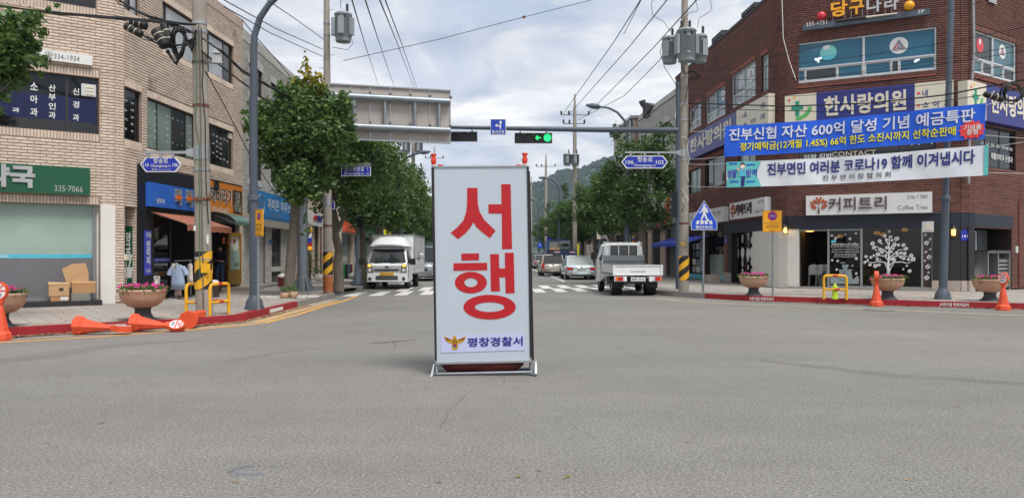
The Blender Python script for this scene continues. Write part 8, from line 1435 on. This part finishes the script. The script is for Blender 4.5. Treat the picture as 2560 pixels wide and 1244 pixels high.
g.location = (XD(1594.5, 27.1).x, 27.1, 0); g.rotation_euler.z = .03
# white box truck facing us (built with its nose at y = 0, facing -Y)
g = thing('box_truck', 'white box truck with lit indicators and a wind deflector facing us at the left crosswalk', 'truck', (0, 0, 0)); w = .87
sec = lambda wd, tw, zb, zt: [(0, zb), (wd, zb), (wd, zb+.4), (wd*.99, 1.02), (tw+.05, zt-.14), (tw-.02, zt-.04), (tw-.14, zt), (0, zt+.01)]
st = [(0, sec(.82, .80, .34, .86)), (.05, sec(.86, .83, .32, .98)), (.13, sec(.87, .84, .32, 1.08)), (.50, sec(.87, .70, .32, 1.75)), (.68, sec(.87, .70, .32, 1.82)), (1.5, sec(.87, .70, .4, 1.84)), (1.55, sec(.84, .68, .5, 1.80))]; v, f, m = loft(st); mkobj('cab', v, [tuple(reversed(q)) if False else q for q in f], 'car_white', g, [False]*len(f))
ws = lambda a, t: (a[0], a[1], a[2]); MB().quad((-.79, .135, 1.14), (.79, .135, 1.14), (.665, .475, 1.72), (-.665, .475, 1.72)).build('windshield', 'glass_car_dark', g)
wp = MB(); wp.tube([(-.55, .13, 1.12), (-.1, .135, 1.17), (.02, .15, 1.13)], .012, 5).tube([(.15, .13, 1.12), (.55, .14, 1.16), (.66, .15, 1.13)], .012, 5); wp.build('wiper', 'black_rubber', g)
f0 = Fr((-w, -.005), (w, -.005)); L0 = 2*w
MB().fprism(f0, [(.38, .80), (L0-.38, .80), (L0-.34, .86), (.34, .86)], 0, .02).build('grille', 'car_trim', g); MB().fbox(f0, .40, L0-.40, .42, .58, -.01, .012).build('lower_grille', 'car_trim', g); MB().fbox(f0, .42, L0-.42, .49, .51, .0125, .02).build('grille_bar', 'alu', g)
MB().fbox(f0, w-.3, w+.3, .60, .72, .0, .02).build('number_plate', 'plate_yellow', g); txt('강원89바 1023', f0, w-.27, w+.27, .63, .69, .021, 'letter_dark', g, .01)
e = [(w+.085*math.cos(i*.5236), .955+.04*math.sin(i*.5236)) for i in range(12)]; MB().fprism(f0, e, -.04, .012).build('badge', 'car_trim', g); txt('KIA', f0, w-.05, w+.05, .94, .97, .013, 'alu', g, .02)
for s in (-1, 1):
    X_ = lambda x: w+s*x; pg = lambda pts, m, n, name: MB().fprism(f0, [(X_(x), z) for x, z in pts], -.06, n).build(name, m, g)
    pg([(.56, .72), (.83, .72), (.85, .98), (.66, 1.08)][:4] if False else [(.58, .72), (.84, .72), (.84, 1.06), (.64, 1.08)], 'letter_grey', .01, 'headlight'); pg([(.66, .98), (.80, .97), (.80, 1.05), (.67, 1.06)], 'amber_lit', .018, 'indicator'); c_ = [(.72+.075*math.cos(i*.5236), .83+.075*math.sin(i*.5236)) for i in range(12)]; pg(c_, 'plate_white', .018, 'headlamp'); pg([(.66, .40), (.78, .40), (.78, .52), (.66, .52)], 'car_trim', .015, 'fog_lamp')
    MB().quad(*[(s*x, y, z) for x, y, z in ((.868, .3, 1.12), (.755, .62, 1.68), (.76, 1.4, 1.70), (.868, 1.4, 1.12))][::-s]).build('side_window', 'glass_car_dark', g)
    qb(g, 'mirror', 'black_rubber', ((s*1.08, .12, 1.18), (.24, .12, .26))); MB().tube([(s*.84, .2, 1.12), (s*1.0, .15, 1.16)], .02, 6).build('mirror_arm', 'black_rubber', g); wheel(g, s*.76, .72, .31, .19); wheel(g, s*.72, 3.4, .30, .2); qb(g, 'door_seam', 'car_trim', ((s*.873, .32, .85), (.008, .02, .7)), ((s*.873, 1.42, 1.0), (.008, .02, .9)))
df = MB(); pr = [(.62, .45, 1.84), (.80, .30, 1.86), (.84, .42, 2.05), (.80, .70, 2.30), (.55, .85, 2.40)]
ys = [.20, .24, .42, .8, 1.45]; zz0 = [1.90, 2.0, 2.16, 2.27, 2.30]; hw = [.72, .80, .84, .84, .82]; vs = []; k = 9
for y, z, h_ in zip(ys, zz0, hw):
    for j in range(k): t = -1+2*j/(k-1); vs.append((h_*t, y+.12*abs(t)**3, 1.84+(z-1.84)*(1-abs(t)**5)))
df.add(vs, [(i*k+j, i*k+j+1, (i+1)*k+j+1, (i+1)*k+j) for i in range(4) for j in range(k-1)], True); df.add([(-.66, .28, 1.84), (.66, .28, 1.84), (.66, .28, 1.88), (-.66, .28, 1.88)], [(0, 1, 2, 3)]); df.build('wind_deflector', 'car_white', g)
bx_ = MB(); bx_.box((0, 3.2, 1.50), (1.86, 3.2, 1.7)); bx_.build('box_body', 'car_white', g); tr_ = MB()
for x in (-.93, .93): tr_.box((x, 1.6, 1.50), (.05, .05, 1.74)).box((x, 3.2, 2.35), (.05, 3.24, .05)).box((x, 3.2, .65), (.05, 3.24, .06)).box((x, 4.8, 1.5), (.05, .05, 1.74))
tr_.box((0, 1.6, 2.35), (1.84, .05, .05)).box((0, 3.2, 1.35), (1.89, 3.18, .02)); tr_.build('edge_trim', 'alu', g); fs_ = Fr((.892, 4.6), (.892, 1.8)); 
txt('냉동탑차\n033-335', Fr((.935, 1.9), (.935, 4.7)), .5, 1.6, 1.2, 1.6, 0, 'letter_grey', g); qb(g, 'chassis', 'black_rubber', ((0, 2.8, .48), (.8, 4.4, .2)))
g.location = (XD(967, 32.2).x, 32.2, 0); g.rotation_euler.z = -.02
# blue flatbed and high sided truck down the street
g = thing('flatbed_truck', 'dark blue flatbed truck with red and white hatched markers beyond the beige hatchback', 'truck', (0, 0, 0)); D = 52
a = lambda x, y, d=0: P(x, y, D+d)
def pb(x0, x1, y0, y1, d0, d1, m, name, par): p, q = P(x0, y1, D+d0), P(x1, y0, D+d0); return MB().box(((p.x+q.x)/2, D+(d0+d1)/2, (p.z+q.z)/2), (q.x-p.x, d1-d0, q.z-p.z), 0).build(name, m, par)
pb(1382, 1441, 624, 637, 0, .08, 'truck_navy', 'tailgate', g); pb(1382, 1441, 637, 641, 0, 4, 'truck_navy', 'bed_floor', g)
for x0, x1 in ((1386, 1399.5), (1424, 1438)): pb(x0, x1, 628, 632, -.02, -.01, 'sign_white', 'marker', g); [pb(x0+1+k*4.4, x0+3.2+k*4.4, 628, 632, -.04, -.03, 'print_red', 'marker_stripe', g) for k in range(3)]
for x in (1388, 1434): p = G(x, 688); wheel(g, P(x, 650, D+.6).x, D+.6, .4, .25)
g2 = thing('dump_truck', 'blue truck with tall grey sided body standing beyond the flatbed', 'truck', (0, 0, 0)); D = 58; pb(1372, 1425, 601, 628, 0, 5, 'tarp_grey', 'cargo_body', g2); pb(1368, 1373.5, 600, 632, -.05, 5, 'truck_blue', 'corner_post', g2); pb(1373.5, 1424, 598.5, 601, -.05, 5, 'truck_blue', 'top_rail', g2); pb(1399, 1425, 602, 622, -.3, -.05, 'tarp_grey', 'equipment_box', g2); pb(1402, 1422, 609, 614, -.34, -.3, 'glass_dark', 'vent_panel', g2); pb(1376, 1400, 618, 624, -2, 0, 'cardboard_pale', 'load', g2)
pb(1372, 1424, 632, 650, 0, 4.5, 'black_rubber', 'chassis', g2)
# small signs far down the street
for (x0, x1, y0, y1, D, m, l, s) in ((1440, 1448, 610, 640, 60, 'banner_yellow', 'narrow yellow upright sign beyond the parked cars', ''), (1466, 1482, 611, 640, 48, 'sign_cream', 'pale price list board between two right hand trees', '가격표'), (1492, 1502, 565, 597, 50, 'sign_cream', 'cream vertical shop sign under the right hand trees', ''), (1419, 1427, 589, 601, 75, 'sign_blue', 'small blue square sign far down the right side', ''), (1367, 1379, 593, 599, 80, 'street_blue', 'tiny blue arrow street sign far down the right side', '')):
    f = Fr(XD(x0, D), XD(x1, D)); za, zb = P(0, y1, D).z, P(0, y0, D).z; t = thing('street_sign', l, 'sign', f.w(f.L/2, 0, 0)); MB().fbox(f, 0, f.L, za, zb, -.08, 0).build('board', m, t); MB().tube([f.w(f.L/2, 0, -.12), f.w(f.L/2, zb-.1, -.12)], .04, 6).build('post', 'steel_blue', t)
    if s: txt(s, f, .1, f.L-.1, zb-.25, zb-.1, .004, 'letter_grey', t)
D = 95; f = Fr(XD(1344, D), XD(1356, D)); t = thing('crossing_sign', 'far blue pedestrian crossing sign at the next crosswalk', 'road sign', f.w(0, 0)); za, zm, zb = (P(0, y, D).z for y in (619, 612, 602)); MB().fprism(f, [(0, za), (f.L, za), (f.L, zm), (f.L/2, zb), (0, zm)], -.03, 0).build('plate', 'crossing_blue', t); MB().fprism(f, [(f.L*.35, za+.3), (f.L*.65, za+.3), (f.L*.5, zb-.35)], .0, .01).build('walker_symbol', 'sign_white', t); MB().tube([f.w(f.L/2, 0, -.1), f.w(f.L/2, za, -.1)], .05, 6).build('post', 'steel_galv', t)
# ---------------------------------------------------------------- trees
def crown_mesh(name, clumps, leaf, dens, seed, mats, ymat=None):
    q = np.random.default_rng(seed); C = []; 
    for (x, y, z, r, sq) in clumps:
        n = int(dens*r*r); d = q.normal(size=(n, 3)); d /= np.linalg.norm(d, axis=1)[:, None]; rad = r*q.random(n)**.38*(1+.18*q.normal(size=n)); C.append(np.c_[x+d[:, 0]*rad, y+d[:, 1]*rad, z+d[:, 2]*rad*sq])
    C = np.concatenate(C); n = len(C); e = q.normal(size=(n, 3)); e[:, 2] *= .5; e /= np.linalg.norm(e, axis=1)[:, None]; nn = q.normal(size=(n, 3))+np.array((0, -.15, .45)); f = np.cross(e, nn); f /= np.linalg.norm(f, axis=1)[:, None]; s = leaf*(.6+.8*q.random(n))[:, None]; dr = np.array((0, 0, 1))*s*.25
    V = np.stack([C-e*s, C-f*s*.62-dr*.3, C+e*s*.5-f*s*.5-dr, C+e*s*.95-dr, C+e*s*.5+f*s*.5-dr, C+f*s*.62-dr*.3], 1).reshape(-1, 3); k = np.arange(n)[:, None]*6
    F_ = np.concatenate([k+np.array((0, 1, 2, 3)), k+np.array((0, 3, 4, 5))]); me = bpy.data.meshes.new(name); me.from_pydata(V.tolist(), [], F_.tolist()); me.materials.append(MC[mats]); return me
def trunk_mb(base, H, r, seed, lean=(0, 0), limbs=6, spread=1.2, up=1.6):
    q = np.random.default_rng(seed); mb = MB(); pts = []; rs = []; b = Vector(base); K = 9
    for i in range(K+1): t = i/K; pts.append(b+Vector((lean[0]*t+.05*q.normal()*(i > 0), lean[1]*t+.05*q.normal()*(i > 0), H*t))); rs.append(r*(1.25-.35*min(1, t*4)) if t < .25 else r*(.95-.6*(t-.25)))
    mb.tube(pts, rs, 12)
    for k in range(limbs):
        i = 4+k % 5; a = 2.4*k+q.random(); p = pts[i]; L = spread*(.7+.6*q.random()); m = p+Vector((math.cos(a)*L*.5, math.sin(a)*L*.5, up*.45)); e = p+Vector((math.cos(a)*L, math.sin(a)*L, up)); mb.tube([p, m, e], [rs[i]*.6, rs[i]*.4, rs[i]*.15], 6)
    return mb
def ob(me, name, par): o = bpy.data.objects.new(name, me); COL.objects.link(o); o.parent = par; return o
# near tree, traced in its own depth
D = 23.8; b = G(722, 742, PZ); g = thing('street_tree', 'nearest left street tree with a dense dark green crown and a yellowing top', 'tree', (b.x, b.y, PZ)); tr = MB()
TP = [P(x, y, D) for x, y in ((722, 742), (724, 690), (730, 620), (737, 540), (742, 480), (748, 420), (752, 340), (758, 260), (762, 190))]; tr.tube(TP, [.20, .16, .15, .14, .13, .10, .08, .05, .02], 14)
for i, (x, y, d) in ((4, (690, 380, -.6)), (4, (810, 380, .5)), (5, (660, 300, .4)), (5, (850, 300, -.5)), (6, (700, 250, .3)), (6, (810, 250, -.4)), (4, (700, 400, .9)), (3, (768, 470, -.2)), (3, (712, 455, .2))): e = P(x, y, D+d); tr.tube([TP[i], TP[i].lerp(e, .5)+Vector((0, 0, .15)), e], [.07, .05, .015], 6)
for i in range(26): t = random.random(); i0 = int(t*4); p = TP[i0].lerp(TP[i0+1], random.random()); a = random.uniform(0, 6.28); tr.ball(p+Vector((math.cos(a)*.12, math.sin(a)*.12, 0)), random.uniform(.03, .06), 5)
tr.build('trunk', 'bark', g); cl = []
q = random.Random(3)
for (x, y, r) in ((640, 300, 26), (660, 270, 30), (655, 340, 30), (690, 290, 42), (700, 350, 46), (680, 390, 34), (720, 400, 48), (740, 330, 55), (760, 270, 48), (780, 360, 55), (745, 440, 44), (790, 420, 46), (720, 460, 30), (820, 330, 50), (840, 290, 40), (860, 330, 32), (830, 380, 42), (850, 260, 26), (800, 240, 36), (750, 230, 36), (720, 250, 34), (770, 470, 30), (730, 490, 18), (865, 300, 22), (700, 230, 16), (622, 315, 14), (632, 260, 12), (612, 285, 8), (880, 345, 14), (745, 500, 14), (700, 440, 20), (815, 455, 24), (700, 210, 8), (860, 235, 10)):
    for k in range(3): cl.append((*P(x+q.uniform(-6, 6), y+q.uniform(-6, 6), D+q.uniform(-.75, .75)), r/FP*D, .9))
off = -Vector((b.x, b.y, PZ)); cl = [(x+off.x, y+off.y, z+off.z, r, s) for x, y, z, r, s in cl]; ob(crown_mesh('crown', cl, .066, 1250, 5, 'leaf_green'), 'crown', g)
cl = [];
for (x, y, r) in ((768, 205, 22), (762, 228, 26), (790, 218, 22), (738, 215, 18), (765, 183, 16), (795, 195, 15), (764, 165, 10), (763, 146, 7), (763, 132, 4), (782, 240, 24), (735, 200, 9), (805, 225, 12)): cl.append((*(P(x, y, D+q.uniform(-.2, .2))+off), r/FP*D, 1))
ob(crown_mesh('crown', cl, .07, 1100, 6, 'leaf_yellow'), 'yellow_foliage', g); cl = [(*(P(x, y, D-.15)+off), r/FP*D, 1) for x, y, r in ((762, 555, 9), (768, 575, 9), (765, 540, 8), (758, 590, 7), (708, 480, 12))]; ob(crown_mesh('crown', cl, .06, 900, 8, 'leaf_green'), 'trunk_shoots', g)['kind'] = 'stuff'
# tree at the left edge of the photo
D = 14.5; b = Vector((XD(-150, D).x, D, PZ)); g = thing('street_tree', 'bright green leaves of a tree reaching in at the upper left corner of the photo', 'tree', b); off = -b; tr = MB(); T0 = [P(-150, 815, D), P(-145, 600, D), P(-140, 400, D), P(-120, 200, D)]; tr.tube(T0, [.17, .14, .12, .06], 12)
for x, y in ((20, 130), (60, 60), (30, 200)): e = P(x, y, D-.2); tr.tube([T0[2], T0[2].lerp(e, .5)+Vector((0, 0, .1)), e], [.06, .04, .01], 6)
tr.build('trunk', 'bark', g); cl = [(*(P(x+q.uniform(-5, 5), y, D+q.uniform(-.4, .4))+off), r/FP*D, .9) for x, y, r in ((-40, 140, 70), (10, 110, 42), (50, 75, 34), (85, 45, 26), (40, 150, 42), (75, 110, 30), (95, 150, 22), (20, 200, 32), (-20, 60, 40), (30, 40, 22), (125, 25, 8), (110, 80, 14), (60, 195, 16), (10, 240, 14), (-5, 275, 16), (-90, 220, 70), (-100, 60, 60), (138, 12, 5), (100, 185, 9)) for _ in (0, 1)]
ob(crown_mesh('crown', cl, .055, 1900, 15, 'leaf_green'), 'crown', g)
# rows of street trees
def crowns(seed, w, h, zc):
    q = random.Random(seed); cl = []
    for i in range(34): a, t = q.uniform(0, 6.283), q.uniform(-1, 1); rr = math.sqrt(max(.05, 1-t*t*.8)); cl.append((math.cos(a)*w*rr*q.uniform(.35, .85), math.sin(a)*w*rr*q.uniform(.35, .85), zc+t*h*.78, q.uniform(.42, .8), .85))
    for i in range(6): a = q.uniform(0, 6.283); cl.append((math.cos(a)*w*.6, math.sin(a)*w*.6, zc+h*q.uniform(.85, 1.15), .28, 1.5))
    return cl
CM = [crown_mesh('crown', crowns(k, (2.1, 2.3, 1.95)[k], (1.95, 2.1, 1.9)[k], (4.55, 4.7, 4.45)[k]), .078, 860, 20+k, ('leaf_green', 'leaf_dark', 'leaf_green')[k]) for k in range(3)]
TM = []
for k in range(3): t_ = trunk_mb((0, 0, 0), 4.6, .17, k, (.15*(k-1), .1), 6, .7, 1.5); me = bpy.data.meshes.new('trunk'); me.from_pydata([tuple(v) for v in t_.v], [], t_.f); me.polygons.foreach_set('use_smooth', np.array(t_.sm, dtype=bool)); me.materials.append(MC['bark']); TM.append(me)
words = ('first', 'second', 'third', 'fourth', 'fifth', 'sixth', 'seventh', 'eighth', 'ninth', 'tenth')
def stree(x, y, k, rz, s, label, sz=1):
    g = thing('street_tree', label, 'tree', (x, y, .12), 'street trees'); g.rotation_euler.z = rz; g.scale = (s, s, s*sz); ob(TM[k % 3], 'trunk', g); ob(CM[k % 3], 'crown', g)
for i, (px, D) in enumerate(((848, 27.6), (908, 33.4), (953, 39.8), (983, 46), (1002, 52), (1022, 59), (1038, 67), (1050, 78), (1062, 92))): stree(XD(px, D).x-(.0 if i else .1), D+.3, i, i*1.9, (1.0, .98, 1.04, 1.0, 1.06, 1, 1.05, 1, 1.05)[i], f'{words[i]} tree behind the near one in the left hand row')
for i, (px, D) in enumerate(((1605, 36), (1537, 45), (1488, 54.5), (1458, 62), (1436, 70), (1416, 78), (1400, 87), (1386, 97), (1374, 109), (1362, 124))): stree(XD(px, D).x, D, i+1, i*2.3+.5, (1.04, 1.06, 1.06, 1.08, 1.08, 1.1, 1.1, 1.1, 1.1, 1.1)[i], f'{words[i]} tree from the camera in the right hand street row', .90 if i else 1)
# ---------------------------------------------------------------- wooded hill
def hill():
    q = np.random.default_rng(2); mb = MB(); prof = [(-1500, 0), (-400, 30), (-150, 60), (-40, 92), (37, 122), (96, 147), (147, 167), (179, 182), (300, 230), (500, 270), (800, 290), (1400, 250)]
    X = np.linspace(-700, 1500, 150); Y = np.linspace(0, 1, 26); D0 = 900; vs = []
    hx = np.interp(X, [p[0] for p in prof], [p[1] for p in prof]); hx += 7*np.sin(X*.031)+4*np.sin(X*.083+1)
    for j, t in enumerate(Y):
        for i, x in enumerate(X): vs.append((x*(1+.0*t), D0+t*520, -2+hx[i]*math.sin(t*math.pi/2)*1.0+(2.6*q.random()+5*math.sin(x*.05+t*9)*t)*(t > 0)))
    n = len(X); mb.add(vs, [(j*n+i, j*n+i+1, (j+1)*n+i+1, (j+1)*n+i) for j in range(25) for i in range(n-1)], False); o = mb.build('hill', 'hill_green', kind='structure')
    cl = np.array(vs).reshape(26, n, 3); pts = []
    for k in range(16000):
        i, j = q.uniform(40, n-1.01), q.uniform(1, 24.9); a, b = int(j), int(i); p = cl[a, b]*(1-(i-b))+cl[a, b+1]*(i-b); p2 = cl[a+1, b]; p = p*(1-(j-a))+p2*(j-a); pts.append(p)
    V = []; F_ = []
    for k, p in enumerate(pts):
        r = 3.4+3.6*q.random(); m = len(V); V += [(p[0]+r*math.cos(w), p[1]+r*math.sin(w)*.8, p[2]+zz_) for w, zz_ in ((0, 1), (1.26, .5), (2.5, 1.2), (3.8, .6), (5, 1))]+[(p[0], p[1], p[2]+r*1.1)]; F_ += [(m+a, m+(a+1) % 5, m+5) for a in range(5)]
    mkobj('forest', V, F_, mat('forest_green', (28, 48, 34), .95, var=0, isl=.35), None, label='dense mixed forest covering the hill at the end of the street', cat='forest', kind='stuff')
hill()
HZ = 0.00016
b = MB().box((0, 750, 190), (3400, 2400, 384)).build('haze', mat('haze_tmp', (255, 255, 255), var=0), kind='stuff'); m = bpy.data.materials.new('haze'); m.use_nodes = True; m.node_tree.nodes.clear(); t = m.node_tree; o_ = t.nodes.new('ShaderNodeOutputMaterial'); pv = t.nodes.new('ShaderNodeVolumePrincipled'); pv.inputs['Density'].default_value = HZ; pv.inputs['Color'].default_value = (.66, .80, 1, 1); t.links.new(pv.outputs[0], o_.inputs['Volume']); b.data.materials[0] = m
flush_text()
